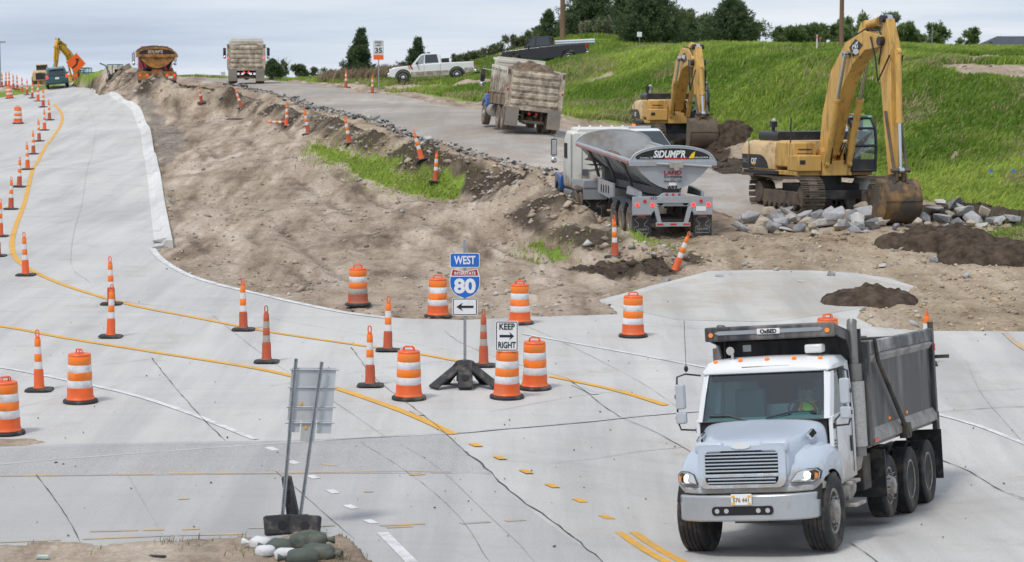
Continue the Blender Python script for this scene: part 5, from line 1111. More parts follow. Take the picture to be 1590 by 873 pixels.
    text("SiDUMP'R", .30, m_swhite if not orange else mat('muddy_white', (.5, .4, .3)), tub, (-.12, yt, 2.62), ROT, shear=.25, bold=.010, wmax=1.02, name='trailer_lettering')
    if not orange:
        obj('red_underline', s_box((.10, yt, 2.505), (.75, .003, .035)), m_red, tub)
        obj('yellow_mark', s_prism([(.50, 2.50), (.68, 2.50), (.71, 2.72), (.60, 2.64)], 'y', yt - .002, yt + .002), mat('yellow_ink', (.85, .55, .02)), tub)
        text('Columbus, NE', .07, m_swhite, tub, (-.85, yt, 2.52), ROT, name='town_lettering'); text('1-800-SIDUMPR', .07, m_swhite, tub, (.90, yt, 2.52), ROT, name='phone_lettering')
        m_rink = mat('red_ink', (.45, .02, .03))
        text('LAND', .16, m_rink, tub, (.0, yt, 2.04), ROT, bold=.006, wmax=.56, name='owner_lettering'); text('Excavating', .12, m_sblack, tub, (0, yt, 1.93), ROT, shear=.2, wmax=.58, name='owner_lettering'); text('and', .07, m_rink, tub, (-.02, yt, 1.85), ROT, shear=.2, name='owner_lettering'); text('Demolition, LLC', .10, m_sblack, tub, (0, yt, 1.78), ROT, shear=.2, wmax=.58, name='owner_lettering')
        obj('permit_sticker', s_box((.0, yt, 1.69), (.24, .003, .10)), m_swhite, tub); text('652', .17, m_sblack, tub, (.0, yt, 1.575), ROT, bold=.008, wmax=.32, name='fleet_number')
        obj('tail_actuator', [s_box((.08, L0 - .20, 2.30), (.44, .14, .20)), s_cyl((.08, L0 - .24, 2.20), (.08, L0 - .30, 2.20), .09, n=14)], m_rim, tub, bevel=.015)
        obj('actuator_rod', s_cyl((-.55, L0 - .17, 2.34), (-.14, L0 - .17, 2.32), .035), m_silverpipe, tub); obj('actuator_rod', s_cyl((.30, L0 - .17, 2.31), (1.22, L0 - .17, 2.24), .035), m_silverpipe, tub)
    # rear frame with lamps
    rf = obj('rear_frame', [s_prism([(-1.28, .74), (-1.28, 1.30), (-.45, 1.32), (-.30, 1.42), (.30, 1.42), (.45, 1.32), (1.28, 1.30), (1.28, .74), (.70, .74), (.48, 1.0), (-.48, 1.0), (-.70, .74)], 'y', .0, .14)], mp_, t, bevel=.012, smooth=30)
    obj('frame_hump', s_prism([(-.52, 1.10), (-.38, 1.31), (.38, 1.31), (.52, 1.10)], 'y', -.05, .0), mp_, rf, bevel=.01); obj('bumper_stay', s_prism([(-.62, .98), (-.48, .98), (-.36, .50), (-.48, .44)], 'y', -.03, .08), mp_, rf, bevel=.01); obj('bumper_stay', s_prism([(.62, .98), (.48, .98), (.36, .50), (.48, .44)], 'y', -.03, .08), mp_, rf, bevel=.01)
    bb = obj('rear_bumper', s_box((0, -.02, .43), (1.10, .10, .13)), mp_, rf, bevel=.01)
    for x_ in (-.42, 0, .42): obj('bumper_reflector', s_box((x_, -.075, .44), (.20, .008, .05)), m_red, bb)
    for sx in (-1, 1):
        for x_, z_, m_, r_ in ((1.14, 1.05, m_redlit, .06), (.66, 1.05, m_redlit, .06), (.90, 1.16, m_red, .055)): obj('tail_light', s_cyl((sx * x_, -.02, z_), (sx * x_, .02, z_), r_, n=14), m_, rf)
        obj('frame_hole', s_cyl((sx * .40, -.004, 1.12), (sx * .40, .01, 1.12), .10, n=16), m_dark, rf)
        fl_ = obj('mud_flap', s_box((sx * .98, .12, .40), (.60, .02, .66)), m_black, t); obj('flap_reflector', s_box((sx * .98, .105, .70), (.26, .008, .05)), m_red, fl_); obj('flap_bar', s_box((sx * .98, .10, .745), (.62, .03, .05)), m_silverpipe, fl_)
        for z0_ in (.52,):
            mk = mat('flap_print', (.30, .31, .32), .7, var=.1) if 'flap_print' not in bpy.data.materials else bpy.data.materials['flap_print']
            obj('flap_print', [s_tube([(sx * .98 + a_, .107, b_) for a_, b_ in ((-.22, .58), (-.12, .66), (.12, .66), (.22, .58), (.10, .46), (.10, .38), (.22, .34), (.22, .16), (-.22, .16), (-.22, .34), (-.10, .38), (-.10, .46), (-.22, .58))], .008, 4)], mk, fl_)
            text('SiDUMP', .09, mk, fl_, (sx * .98, .108, .27), ROT, wmax=.36, name='flap_lettering')
    for x_ in (-.2, 0, .2): obj('clearance_lamp', s_cyl((x_, -.02, 1.37), (x_, .02, 1.37), .04, n=12), m_red, rf)
    obj('number_plate', s_box((.90, -.01, .92), (.32, .01, .15)), m_swhite, rf); text('652', .14, m_sblack, rf, (-.62, -.004, 1.26), ROT, name='fleet_number')
    obj('main_frame', [s_box((sx * .42, 5.0, 1.12), (.14, 9.8, .30)) for sx in (-1, 1)] + [s_box((0, yy, 1.12), (.9, .15, .25)) for yy in (.6, 2.2, 4.4, 6.5, 8.4)] + [s_box((0, 5.0, 1.42), (.5, 9.0, .24))] + [s_cyl((-1, yy, .50), (1, yy, .50), .08, n=10) for yy in (.85, 2.15, 3.45)], m_tdark, t)
    for sx in (-1, 1):
        sb_ = obj('side_box', s_prism([(3.9, 1.0), (6.6, 1.15), (6.6, 1.62), (3.9, 1.55)], 'x', sx * 1.08, sx * 1.14), m_tgrey if not orange else mo_, t)
        for k in range(4): obj('side_slot', s_prism(rrect(4.6 + k * .42, 1.18, 4.78 + k * .42, 1.46, .08), 'x', sx * 1.142, sx * 1.146), m_dark, sb_)
        for yy in (.85, 2.15, 3.45):
            wheel(t, sx * 1.10, yy, .50, .27, sx, 'drive', m_rubber_mud, n=24, bolts=False); obj('inner_tyre', s_move(tyre_shape(.50, .27, n=20), (sx * .78, yy, .50)), m_rubber_mud, t)
            obj('wheel_guard', s_prism(arc(yy, .52, .62, 20, 160, 10) + arc(yy, .52, .59, 160, 20, 10), 'x', sx * .60, sx * 1.30), m_guard, t)
        obj('rear_box', s_prism([(.2, 1.30), (2.2, 1.30), (2.0, 1.56), (.2, 1.45)], 'x', sx * .95, sx * 1.05), m_tgrey if not orange else mo_, t)
        obj('front_deck', [s_prism([(8.5, 1.20), (8.5, 1.46), (8.7, 1.50), (10.9, 1.42), (10.9, 1.30)], 'x', sx * .45, sx * 1.28)], m_tgrey if not orange else mo_, t, bevel=.01)
        obj('deck_apron', s_box((sx * .86, 8.55, 1.05), (.84, .04, .50)), m_tgrey if not orange else mo_, t); ff = obj('drive_flap', s_box((sx * .86, 8.62, .60), (.86, .02, .92)), m_black, t)
        obj('flap_print', [s_tube([(sx * .9 + a_, 8.60, b_ + .18) for a_, b_ in ((-.28, .58), (-.15, .68), (.15, .68), (.28, .58), (.12, .46), (.12, .38), (.28, .34), (.28, .06), (-.28, .06), (-.28, .34), (-.12, .38), (-.12, .46), (-.28, .58))], .010, 4)], bpy.data.materials['flap_print'], ff)
        for k, (yy, zz_) in enumerate(((6.7, 1.66), (4.2, 1.5), (5.4, 1.52))): obj('side_marker', s_box((sx * 1.15, yy, zz_ - .06), (.02, .06, .04)), m_amber if k else m_red, t)
    obj('gooseneck', [s_box((0, 9.6, 1.32), (.9, 2.4, .28)), s_box((0, 8.2, 1.7), (1.3, .5, .5))], m_tdark, t, bevel=.02)
    obj('air_lines', [s_tube([(x_, 10.6, 1.5), (x_ - .08, 10.9, 1.95), (x_, 11.5, 1.7)], .018, 6) for x_ in (-.3, -.15, .1)], m_black, t)
    return t
def tractor(label, paint, fender_m):
    t = thing('semi_tractor', label, 'truck')
    obj('chassis_frame', [s_box((sx * .42, 12.8, .85), (.1, 7.4, .25)) for sx in (-1, 1)] + [s_cyl((-1, yy, .5), (1, yy, .5), .09, n=10) for yy in (9.4, 10.7, 15.6)] + [s_box((0, 15.2, .75), (.7, 1.6, .5))], m_chassis, t)
    for sx in (-1, 1):
        for yy in (9.4, 10.7): wheel(t, sx * 1.08, yy, .51, .28, sx, 'drive', m_rubber_mud, n=28, bolts=False); obj('inner_tyre', s_move(tyre_shape(.51, .28, n=20), (sx * .76, yy, .51)), m_rubber_mud, t)
        wheel(t, sx * 1.02, 15.6, .51, .30, sx, 'steer', m_rubber_mud, n=28, bolts=False)
        obj('fuel_tank', s_cyl((sx * .92, 11.9, .70), (sx * .92, 13.4, .70), .31, n=20), m_tdark, t); obj('battery_box', s_box((sx * .95, 13.9, .68), (.4, .6, .5)), m_rim, t, bevel=.02)
        fp_ = [(16.4, .75), (16.35, 1.15), (16.1, 1.38), (15.6, 1.48), (15.0, 1.40), (14.85, 1.1), (14.85, .8)] + arc(15.6, .52, .62, 158, 22, 10)
        obj('front_fender', s_prism(fp_, 'x', sx * .75, sx * 1.22), fender_m, t, bevel=.05)
        obj('front_flap', s_box((sx * 1.0, 14.7, .62), (.5, .02, .5)), m_black, t); obj('fender_lamp', s_ball((sx * 1.12, 15.3, 1.48), .035, 8), m_amber, t)
        ar = obj('mirror_arm', s_tube([(sx * 1.1, 14.1, 2.85), (sx * 1.45, 14.4, 2.85), (sx * 1.52, 14.4, 2.75), (sx * 1.52, 14.4, 2.0), (sx * 1.15, 14.1, 1.9)], .02, 6), m_steel, t)
        obj('mirror', s_box((sx * 1.50, 14.36, 2.45), (.22, .08, .62)), m_black, ar, bevel=.02); obj('mirror_glass', s_box((sx * 1.50, 14.315, 2.45), (.17, .006, .54)), m_lens_c, ar); obj('spot_mirror', s_ball((sx * 1.50, 14.34, 1.98), .12, 12, (1, .5, 1)), m_chrome, ar)
        obj('cab_edge_trim', s_cyl((sx * 1.17, 11.98, 1.15), (sx * 1.17, 11.98, 2.98), .05, n=10), m_silverpipe, t)
        obj('side_window', s_box((sx * 1.165, 13.6, 2.35), (.01, .8, .55)), m_dark, t)
    obj('cab', s_loft([[(x_, y_, z_) for x_, z_ in rrect(-1.15, .98, 1.15, zt_, .12)] for y_, zt_ in ((11.95, 3.02), (12.1, 3.08), (13.6, 3.08), (14.0, 2.9), (14.3, 2.4))]), paint, t, bevel=.02)
    cr_ = obj('cab_roof', s_loft([[(x_, y_, z_) for x_, z_ in rrect(-w_, 2.9, w_, zt_, .09)] for y_, w_, zt_ in ((12.0, .95, 3.16), (12.2, 1.0, 3.22), (13.4, 1.0, 3.22), (13.8, .95, 3.05))]), paint, t, bevel=.02)
    obj('back_seam', [s_box((-.78, 11.94, 2.0), (.02, .012, 1.9)), s_box((.2, 11.94, 2.0), (.02, .012, 1.9)), s_box((0, 11.94, 1.32), (2.2, .012, .04)), s_box((-.1, 11.935, 1.75), (1.3, .03, .03), (0, R(-8), 0)), s_cyl((-.42, 11.95, 2.35), (-.42, 11.92, 2.35), .08, n=14), s_box((-.66, 11.92, 1.62), (.2, .06, .2))], m_tdark, t)
    obj('hood', s_loft([[(x_, y_, z_) for x_, z_ in rrect(-w_, .85, w_, zt_, .18)] for y_, w_, zt_ in ((14.2, 1.0, 1.95), (15.4, .85, 1.78), (16.4, .75, 1.6), (16.7, .7, 1.5))]), fender_m, t, bevel=.02)
    obj('bumper', s_box((0, 16.8, .7), (2.4, .2, .35)), m_chrome, t, bevel=.03)
    for x_ in (-.8, -.4, 0, .4, .8): obj('roof_lamp', s_ball((x_, 12.6, 3.24), .05, 8), m_white, cr_)
    return t
m_cream = mat('cream_cab_paint', (.67, .655, .60), .45, var=.08, scale=1.5, dirt=(.28, .22, .16), damt=.36, dscale=2.4, dz=(.9, 2.2))
m_bluef = mat('blue_fender_paint', (.02, .10, .32), .35, var=.1, coat=.3, dirt=(.2, .17, .13), damt=.33)
sdt = side_dump('grey side dump trailer with black banner lettering and red tail lights')
def semi_place(o, px, d, h, z, pitch=0.0):
    o.matrix_world = Matrix.Translation(((px - CX) * d / F_PX, d, z)) @ Matrix.Rotation(R(h), 4, 'Z') @ Matrix.Rotation(R(pitch), 4, 'X')
semi_place(sdt, 1045, 76.6, 8.8, tz((1045 - CX) * 76.6 / F_PX, 76.6) + .02, .3)
trc = tractor('cream and blue semi tractor hitched to the grey side dump trailer', m_cream, m_bluef)
trc.matrix_world = sdt.matrix_world @ Matrix.Translation((0, 10, 0)) @ Matrix.Rotation(R(-2.6), 4, 'Z') @ Matrix.Translation((0, -10, 0))
load = soil_heap('soil_load', 1.5, 4.6, .34, m_soil, seed=4); tag(load, 'low heap of soil and rubble lying in the grey side dump tub', 'soil')
load.matrix_world = sdt.matrix_world @ Matrix.Translation((.05, 3.4, 2.02))
load2 = soil_heap('soil_load', 1.2, 1.6, .30, m_soil, seed=9); tag(load2, 'small patch of soil left at the front of the grey tub', 'soil'); load2.matrix_world = sdt.matrix_world @ Matrix.Translation((-.5, 8.6, 2.2))
# far orange one behind the spoil bank
fd_ = side_dump('far rusty orange side dump trailer behind the spoil heap', True)
semi_place(fd_, 246, 165, 9, tz((246 - CX) * 165 / F_PX, 165))
ft = tractor('far red semi tractor in front of the orange trailer', mat('red_cab_paint', (.42, .03, .06), .4, var=.1), mat('red_hood_paint', (.42, .03, .06), .4, var=.1))
semi_place(ft, 246, 165, 9, tz((246 - CX) * 165 / F_PX, 165))
# ---------------------------------------------------------------- excavators
def cat_yellow(name, col, d=.37): return mat(name, col, .45, var=.12, scale=1.8, dirt=(.13, .09, .055), damt=d, dscale=4.5, streak=True)
m_cy = cat_yellow('excavator_yellow', (.62, .37, .095)); m_cy_l = mat('faded_excavator_yellow', (.62, .43, .22), .5, var=.1, dirt=(.2, .13, .08), damt=.36, dscale=2.5)
m_cy_b = mat('bright_yellow', (.75, .38, .03), .45, var=.08, dirt=(.3, .17, .05), damt=.33)
m_cblk = mat('excavator_black', (.020, .022, .026), .4, var=.2, dirt=(.10, .085, .07), damt=.35)
m_track = mat('track_steel', (.105, .088, .076), .6, .35, var=.35, scale=3, dirt=(.19, .145, .105), damt=.5, dscale=3)
m_bucket = mat('worn_bucket', (.36, .20, .06), .55, .2, var=.35, scale=1.6, dirt=(.10, .08, .065), damt=.55, dscale=1.7)
m_muck = mat('mud_caked_bucket', (.16, .12, .085), .9, var=.3, scale=2, dirt=(.10, .078, .058), damt=.5, dscale=2, bump=.8, bscale=6)
m_hose = mat('hydraulic_hose', (.018, .018, .02), .5, var=.2); m_rod = mat('chrome_rod', (.6, .62, .65), .15, 1.0, var=.05)
m_cglass = glass('excavator_glass', (.75, .98, .94), .16); m_teal_r = mat('teal_cab_roof', (.13, .34, .28), .5, var=.1)
def offs(path, ds):
    """two outlines at half-depths ds either side of a 2-D path"""
    P = np.array(path, float); T = np.gradient(P, axis=0); T /= np.linalg.norm(T, axis=1)[:, None]; N_ = np.column_stack([-T[:, 1], T[:, 0]]); ds = np.array(ds)[:, None]
    return P + N_ * ds, P - N_ * ds
def boxbeam(path, depth, width):
    A_, B_ = offs(path, [d / 2 for d in depth]); w = width if isinstance(width, (list, tuple)) else [width] * len(path)
    return s_loft([[(-w[i] / 2, A_[i][0], A_[i][1]), (w[i] / 2, A_[i][0], A_[i][1]), (w[i] / 2, B_[i][0], B_[i][1]), (-w[i] / 2, B_[i][0], B_[i][1])] for i in range(len(path))])
def cyl2(parent, name, x, a, b, r, frac=.58, body=None):
    """hydraulic cylinder in the plane x from a to b (y,z); frac: barrel part"""
    a = Vector((x, *a)); b = Vector((x, *b)); c = a.lerp(b, frac)
    o = obj(name, [s_cyl(a, c, r, n=14), s_cyl(c - (b - a).normalized() * .10, c, r * 1.18, n=14), s_cyl(a + Vector((-.07, 0, 0)), a + Vector((.07, 0, 0)), r * 1.2, n=12)], body or m_cy, parent)
    obj('piston_rod', [s_cyl(c, b, r * .55, n=12), s_cyl(b + Vector((-.09, 0, 0)), b + Vector((.09, 0, 0)), r * 1.05, n=12)], m_rod, o); return o
def tracks(parent, gauge=2.5, L_=5.0, H=1.14, W=.80):
    pp = [(-L_ / 2 + .45, .0), (L_ / 2 - .55, .0)] + arc(L_ / 2 - .55, H / 2, H / 2, -90, 90, 8)[1:] + [(0, H - .05), ] + arc(-L_ / 2 + .52, H / 2, H / 2, 90, 270, 8)
    C = densify(pp, .19, True); n = len(C)
    for sx in (-1, 1):
        tr_ = obj('track_frame', [s_prism(rrect(-L_ / 2 + .75, .22, L_ / 2 - .8, .68, .08), 'x', sx * gauge / 2 - .22, sx * gauge / 2 + .22)], m_track, parent, bevel=.03)
        obj('drive_sprocket', [s_cyl((sx * gauge / 2 - .25, -L_ / 2 + .52, H / 2), (sx * gauge / 2 + .25, -L_ / 2 + .52, H / 2), .36, n=20)], m_track, tr_); obj('idler', [s_cyl((sx * gauge / 2 - .22, L_ / 2 - .55, H / 2), (sx * gauge / 2 + .22, L_ / 2 - .55, H / 2), .38, n=20)], m_track, tr_)
        for k in range(7): obj('roller', s_cyl((sx * gauge / 2 - .24, -1.45 + k * .46, .17), (sx * gauge / 2 + .24, -1.45 + k * .46, .17), .12, n=12), m_track, tr_)
        obj('track_chain', (lambda A_, B_: s_loft([[(sx * gauge / 2 - .16, *A_[i]), (sx * gauge / 2 + .16, *A_[i]), (sx * gauge / 2 + .16, *B_[i]), (sx * gauge / 2 - .16, *B_[i])] for i in list(range(len(A_))) + [0]], cap=False))(*offs(C + [C[0]], [.03] * (n + 1))), m_track, tr_)
        pm = mesh_from('track_pad', [s_box((0, 0, 0), (W, .165, .03)), s_box((0, .055, -.035), (W, .022, .05)), s_box((0, -.02, -.03), (W, .018, .035))]); pm.materials.append(m_track)
        for i in range(n):
            a = Vector(C[i]); b = Vector(C[(i + 1) % n]); d = (b - a).normalized(); mid = (a + b) / 2
            o = inst('track_pad', pm, tr_); ang = math.atan2(d.y, d.x); o.matrix_local = Matrix.Translation((sx * gauge / 2, mid.x, mid.y)) @ Matrix.Rotation(ang, 4, 'X')
    obj('undercarriage', [s_box((0, 0, .70), (gauge - .3, 1.5, .42)), s_box((0, .9, .55), (gauge - .2, .5, .3)), s_box((0, -.9, .55), (gauge - .2, .5, .3)), s_cyl((0, 0, .85), (0, 0, 1.18), .72, n=28)], m_cblk, parent)
def bucket(parent, hinge, ang, w=1.28, m=None, teeth=True):
    """hinge (y,z); ang turns the whole bucket about the hinge; local: opening towards -y, back towards +y"""
    m = m or m_bucket
    prof = [(-.05, .10), (.28, .05), (.50, -.18), (.60, -.55), (.55, -.95), (.32, -1.22), (-.05, -1.34), (-.50, -1.38)]
    inn = [(p * .9 - .03, q * .93 - .02) for p, q in prof]
    def tf(y_, z_):
        c, s = math.cos(ang), math.sin(ang); return (hinge[0] + y_ * c - z_ * s, hinge[1] + y_ * s + z_ * c)
    V_ = []; F_ = []; n = len(prof)
    for x_ in (-w / 2, w / 2):
        for p in prof: V_.append((x_, *tf(*p)))
    for x_ in (-w / 2 + .03, w / 2 - .03):
        for p in inn: V_.append((x_, *tf(*p)))
    F_ += [(i, i + 1, n + i + 1, n + i) for i in range(n - 1)] + [(2 * n + i, 3 * n + i, 3 * n + i + 1, 2 * n + i + 1) for i in range(n - 1)] + [(n - 1, 2 * n - 1, 4 * n - 1, 3 * n - 1), (0, 2 * n, 3 * n, n)]
    b = obj('bucket', (np.array(V_), F_), m, parent, smooth=50)
    for sx in (-1, 1):
        side = [tf(*p) for p in prof] ; obj('bucket_side', s_prism(side, 'x', sx * w / 2 - sx * .02, sx * (w / 2 + .03)), m, b)
        obj('bucket_ear', s_prism([tf(*p) for p in ((-.16, .22), (.34, .26), (.42, -.05), (.1, -.1), (-.14, .0))], 'x', sx * .20, sx * .26), m_bucket, b)
    obj('wear_strip', s_loft([[(-w / 2 - .035, *tf(p * 1.04, q * 1.02)), (w / 2 + .035, *tf(p * 1.04, q * 1.02)), (w / 2 + .035, *tf(p * 1.04 + .0, q * 1.02 - .07)), (-w / 2 - .035, *tf(p * 1.04, q * 1.02 - .07))] for p, q in ((.58, -.5), (.59, -.56))]), m, b)
    if teeth:
        for k in range(5):
            x_ = -w / 2 + .1 + k * (w - .2) / 4; obj('tooth', s_loft([[(x_ - .06, *tf(-.42, -1.34)), (x_ + .06, *tf(-.42, -1.34)), (x_ + .06, *tf(-.42, -1.44)), (x_ - .06, *tf(-.42, -1.44))], [(x_ - .03, *tf(-.72, -1.38)), (x_ + .03, *tf(-.72, -1.38)), (x_ + .03, *tf(-.72, -1.41)), (x_ - .03, *tf(-.72, -1.41))]]), m_track, b)
    return b
def excavator(label, boom, bdepth, stick, sdepth, hinge, bang, link, tr_ang, yellow=None, bmat=None, pale=None, detail=True, muck=None, jumbo=1.0):
    y_ = yellow or m_cy; pl = pale or m_cy_l
    t = thing('excavator', label, 'excavator', 'excavators on the site')
    un = bpy.data.objects.new('undercarriage_group', None)
    under = obj('track_base', s_cyl((0, 0, .55), (0, 0, .84), .6, n=24), m_cblk, t); under.rotation_euler.z = tr_ang
    tracks(under)
    # house
    hs_ = obj('deck', [s_prism([(-1.45, -2.2), (-1.45, 1.0), (1.45, 1.0), (1.45, -2.2), (1.2, -2.7), (-1.2, -2.7)], 'z', 1.20, 1.36), s_box((0, .75, 1.45), (1.1, .9, .5))], y_, t, bevel=.02)
    body = obj('engine_housing', s_loft([[(x_, yy, z_) for x_, z_ in [(-1.48, 1.36), (-1.48, 2.12), (-1.36, 2.30), (-1.05, 2.36), (1.05, 2.36), (1.36, 2.30), (1.48, 2.12), (1.48, 1.36)]] for yy in (-2.5, -.55)]), pl, t, bevel=.03)
    cw = obj('counterweight', s_loft([[(x_ * k, yy, z_) for x_, z_ in [(-1.5, zb_), (-1.5, 2.05), (-1.36, 2.26), (-1.0, 2.33), (1.0, 2.33), (1.36, 2.26), (1.5, 2.05), (1.5, zb_)]] for yy, k, zb_ in ((-2.52, 1.0, 1.22), (-2.9, .995, 1.20), (-3.2, .93, 1.22), (-3.38, .80, 1.28), (-3.42, .66, 1.35))]), pl, t, bevel=.03, smooth=60)
    for sx in (-1, 1):
        obj('side_decal', s_prism([(-2.48, 1.40), (-1.0, 1.40), (-1.12, 1.62), (-1.35, 1.78), (-1.65, 1.86), (-2.48, 1.86)], 'x', sx * 1.484, sx * 1.490), m_cblk, body)
        obj('counterweight_decal', s_prism([(-3.0, 1.36), (-2.54, 1.36), (-2.54, 1.86), (-3.0, 1.86)], 'x', sx * 1.492, sx * 1.503), m_cblk, cw)
        if detail:
            text('CAT', .26, m_swhite, body, (sx * 1.495, -2.12, 1.62), (R(90), 0, R(90 * sx)), bold=.012, shear=.12, wmax=.42, name='maker_lettering'); obj('yellow_triangle', s_prism([(-2.22, 1.50), (-2.02, 1.50), (-2.12, 1.62)], 'x', sx * 1.497, sx * 1.499), m_ysq, body)
            text('330C', .20, m_steel, cw, (sx * 1.508, -2.77, 1.62), (R(90), 0, R(90 * sx)), bold=.004, wmax=.36, name='model_lettering')
        obj('lower_bumper', s_box((sx * 1.46, -1.6, 1.26), (.10, 2.6, .14)), m_cblk, t, bevel=.02)
    obj('engine_hood', s_loft([[(x_, yy, z_) for x_, z_ in rrect(-1.2, 2.34, 1.2, 2.66, .10)] for yy in (-2.35, -.9)]), m_cblk, t, bevel=.02)
    obj('panel_seam', [s_box((sx * 1.487, -2.51, 1.85), (.012, .04, 1.0)) for sx in (-1, 1)] + [s_box((0, -2.51, 2.36), (2.6, .04, .012))], m_cblk, body)
    obj('exhaust', [s_cyl((.75, -2.0, 2.6), (.75, -2.0, 2.98), .08, n=14), s_cyl((.75, -2.0, 2.95), (.75, -2.08, 3.05), .085, n=14)], m_rim, t); obj('precleaner', [s_cyl((1.0, -1.6, 2.6), (1.0, -1.6, 2.9), .06), s_box((1.0, -1.6, 2.9), (.2, .18, .2))], m_cblk, t)
    # right front boxes
    bx_ = obj('tool_box', s_box((1.02, .12, 1.90), (.88, 1.3, .85)), y_, t, bevel=.05); obj('tool_box', s_box((1.02, .75, 1.62), (.9, .8, .55)), y_, t, bevel=.04)
    obj('box_handle', [s_box((1.02, .775, 2.08), (.5, .012, .04)), s_box((1.3, 1.155, 1.66), (.2, .012, .14)), s_box((1.02, .775, 1.95), (.6, .01, .015))], m_cblk, bx_)
    obj('handrail', s_tube([(1.44, .5, 1.4), (1.44, .55, 3.15)], .025, 6), m_cblk, t)
    # cab
    cw0, cw1, cy0, cy1, cz0, cz1 = -1.48, -.50, -.55, 1.25, 1.36, 3.14
    cabp = [(cy0, cz0), (cy0, cz1), (cy1 - .35, cz1), (cy1 - .06, cz1 - .35), (cy1 + .02, 2.2), (cy1 - .02, cz0)]
    cab_ = obj('cab_frame', [s_tube([(x_, *p) for p in cabp] + [(x_, *cabp[0])], .055, 6) for x_ in (cw0 + .05, cw1 - .05)] + [s_tube([(cw0 + .05, *p), (cw1 - .05, *p)], .05, 6) for p in cabp] + [s_tube([(x_, .15, cz0), (x_, .15, cz1)], .045, 6) for x_ in (cw0 + .05, cw1 - .05)] + [s_box(((cw0 + cw1) / 2, cy0, 1.62), (.9, .05, .55)), s_prism([(cy0, cz0), (cy0, 2.0), (.12, 2.0), (.15, cz0)], 'x', cw0 + .02, cw0 + .06), s_box(((cw0 + cw1) / 2, .35, cz0 + .04), (.95, 1.7, .08))], m_cblk, t)
    obj('cab_roof', s_loft([[(x_, yy, z_) for x_, z_ in rrect(cw0, cz1 - .05, cw1, cz1 + .09, .05)] for yy in (cy0 - .03, cy1 - .32)]), m_teal_r, cab_, bevel=.02); obj('roof_hatch', s_box(((cw0 + cw1) / 2, .2, cz1 + .11), (.7, .9, .05)), y_, cab_, bevel=.02)
    gx0, gx1 = cw0 + .04, cw1 - .04
    pane('front_window', [(gx0, cy1 + .0, 1.75), (gx1, cy1 + .0, 1.75), (gx1, cy1 + .02, 2.2), (gx1, cy1 - .06, cz1 - .36), (gx1, cy1 - .34, cz1 - .05), (gx0, cy1 - .34, cz1 - .05), (gx0, cy1 - .06, cz1 - .36), (gx0, cy1 + .02, 2.2)], m_cglass, cab_)
    for x_ in (gx0 - .02, gx1 + .02): pane('side_window', [(x_, cy0, 2.0), (x_, cy1 - .02, 1.9), (x_, cy1 + .02, 2.2), (x_, cy1 - .06, cz1 - .36), (x_, cy1 - .34, cz1 - .05), (x_, cy0, cz1 - .05)], m_cglass, cab_)
    pane('rear_window', [(gx0, cy0, 1.9), (gx1, cy0, 1.9), (gx1, cy0, cz1 - .05), (gx0, cy0, cz1 - .05)], m_cglass, cab_)
    obj('lower_windscreen', s_box(((gx0 + gx1) / 2, cy1 - .01, 1.56), (gx1 - gx0, .02, .36)), m_cblk, cab_); obj('operator_seat', [s_box((-.98, -.1, 1.78), (.5, .5, .15)), s_box((-.98, -.34, 2.05), (.44, .12, .55))], m_dark, cab_, bevel=.03); obj('control_console', [s_box((sx, .1, 1.98), (.14, .5, .1)) for sx in (-1.3, -.66)], m_dark, cab_)
    for x_ in (cw0 + .12, cw1 - .12): obj('work_lamp', s_box((x_, cy1 - .36, cz1 + .02), (.16, .10, .10)), m_lens_c, cab_, bevel=.02)
    # boom
    bm_ = obj('boom', boxbeam(boom, bdepth, .54), y_, t, bevel=.02, smooth=40)
    fy, fz_ = boom[0]
    obj('boom_foot', [s_cyl((-.42, fy, fz_), (.42, fy, fz_), .17, n=16), s_box((-.36, fy - .1, fz_ - .3), (.08, .7, .7)), s_box((.36, fy - .1, fz_ - .3), (.08, .7, .7))], y_, t)
    k = len(boom) // 2; A_, B_ = offs(boom, [d / 2 for d in bdepth]); km = Vector(boom[k])
    for sx in (-1, 1): cyl2(t, 'boom_cylinder', sx * .43, (fy + .55, fz_ - .35), (km.x + .05, km.y - .05), .115, .60, y_)
    cross = obj('boom_pin', s_cyl((-.52, km.x + .05, km.y - .05), (.52, km.x + .05, km.y - .05), .09, n=14), m_cblk, bm_)
    sc0 = A_[k + 1] if len(boom) > k + 1 else A_[k]
    cyl2(t, 'stick_cylinder', 0, (sc0[0] - .25, sc0[1] + .20), stick[0], .135, .62, y_); obj('cylinder_lug', [s_prism([(sc0[0] - .55, sc0[1] - .05), (sc0[0] + .0, sc0[1] - .05), (sc0[0] - .18, sc0[1] + .3), (sc0[0] - .34, sc0[1] + .3)], 'x', x_, x_ + .05) for x_ in (-.17, .12)], y_, bm_)
    if detail:
        mid = (Vector(boom[-3]) + Vector(boom[-2])) / 2; dd = Vector(boom[-2]) - Vector(boom[-3]); a_ = math.atan2(dd.y, dd.x)
        for sx in (-1, 1):
            pc = [(-.42, .16), (.05, .26), (.44, -.10), (-.30, -.24)]; c_, s_ = math.cos(a_), math.sin(a_); pq = [(mid.x + p * c_ - q * s_, mid.y + p * s_ + q * c_) for p, q in pc]
            obj('boom_decal', s_prism(pq, 'x', sx * .292, sx * .297), m_cblk, bm_)
            text('CAT', .27, m_swhite, bm_, (sx * .300, mid.x - .03, mid.y), (R(90) , 0, R(90 * sx)), bold=.012, wmax=.42, name='maker_lettering').rotation_euler = Euler((R(90), 0, R(90 * sx))).to_matrix().to_4x4().to_euler() if sx < 0 else (Matrix.Rotation(a_, 3, 'X') @ Euler((R(90), 0, R(90))).to_matrix()).to_euler()
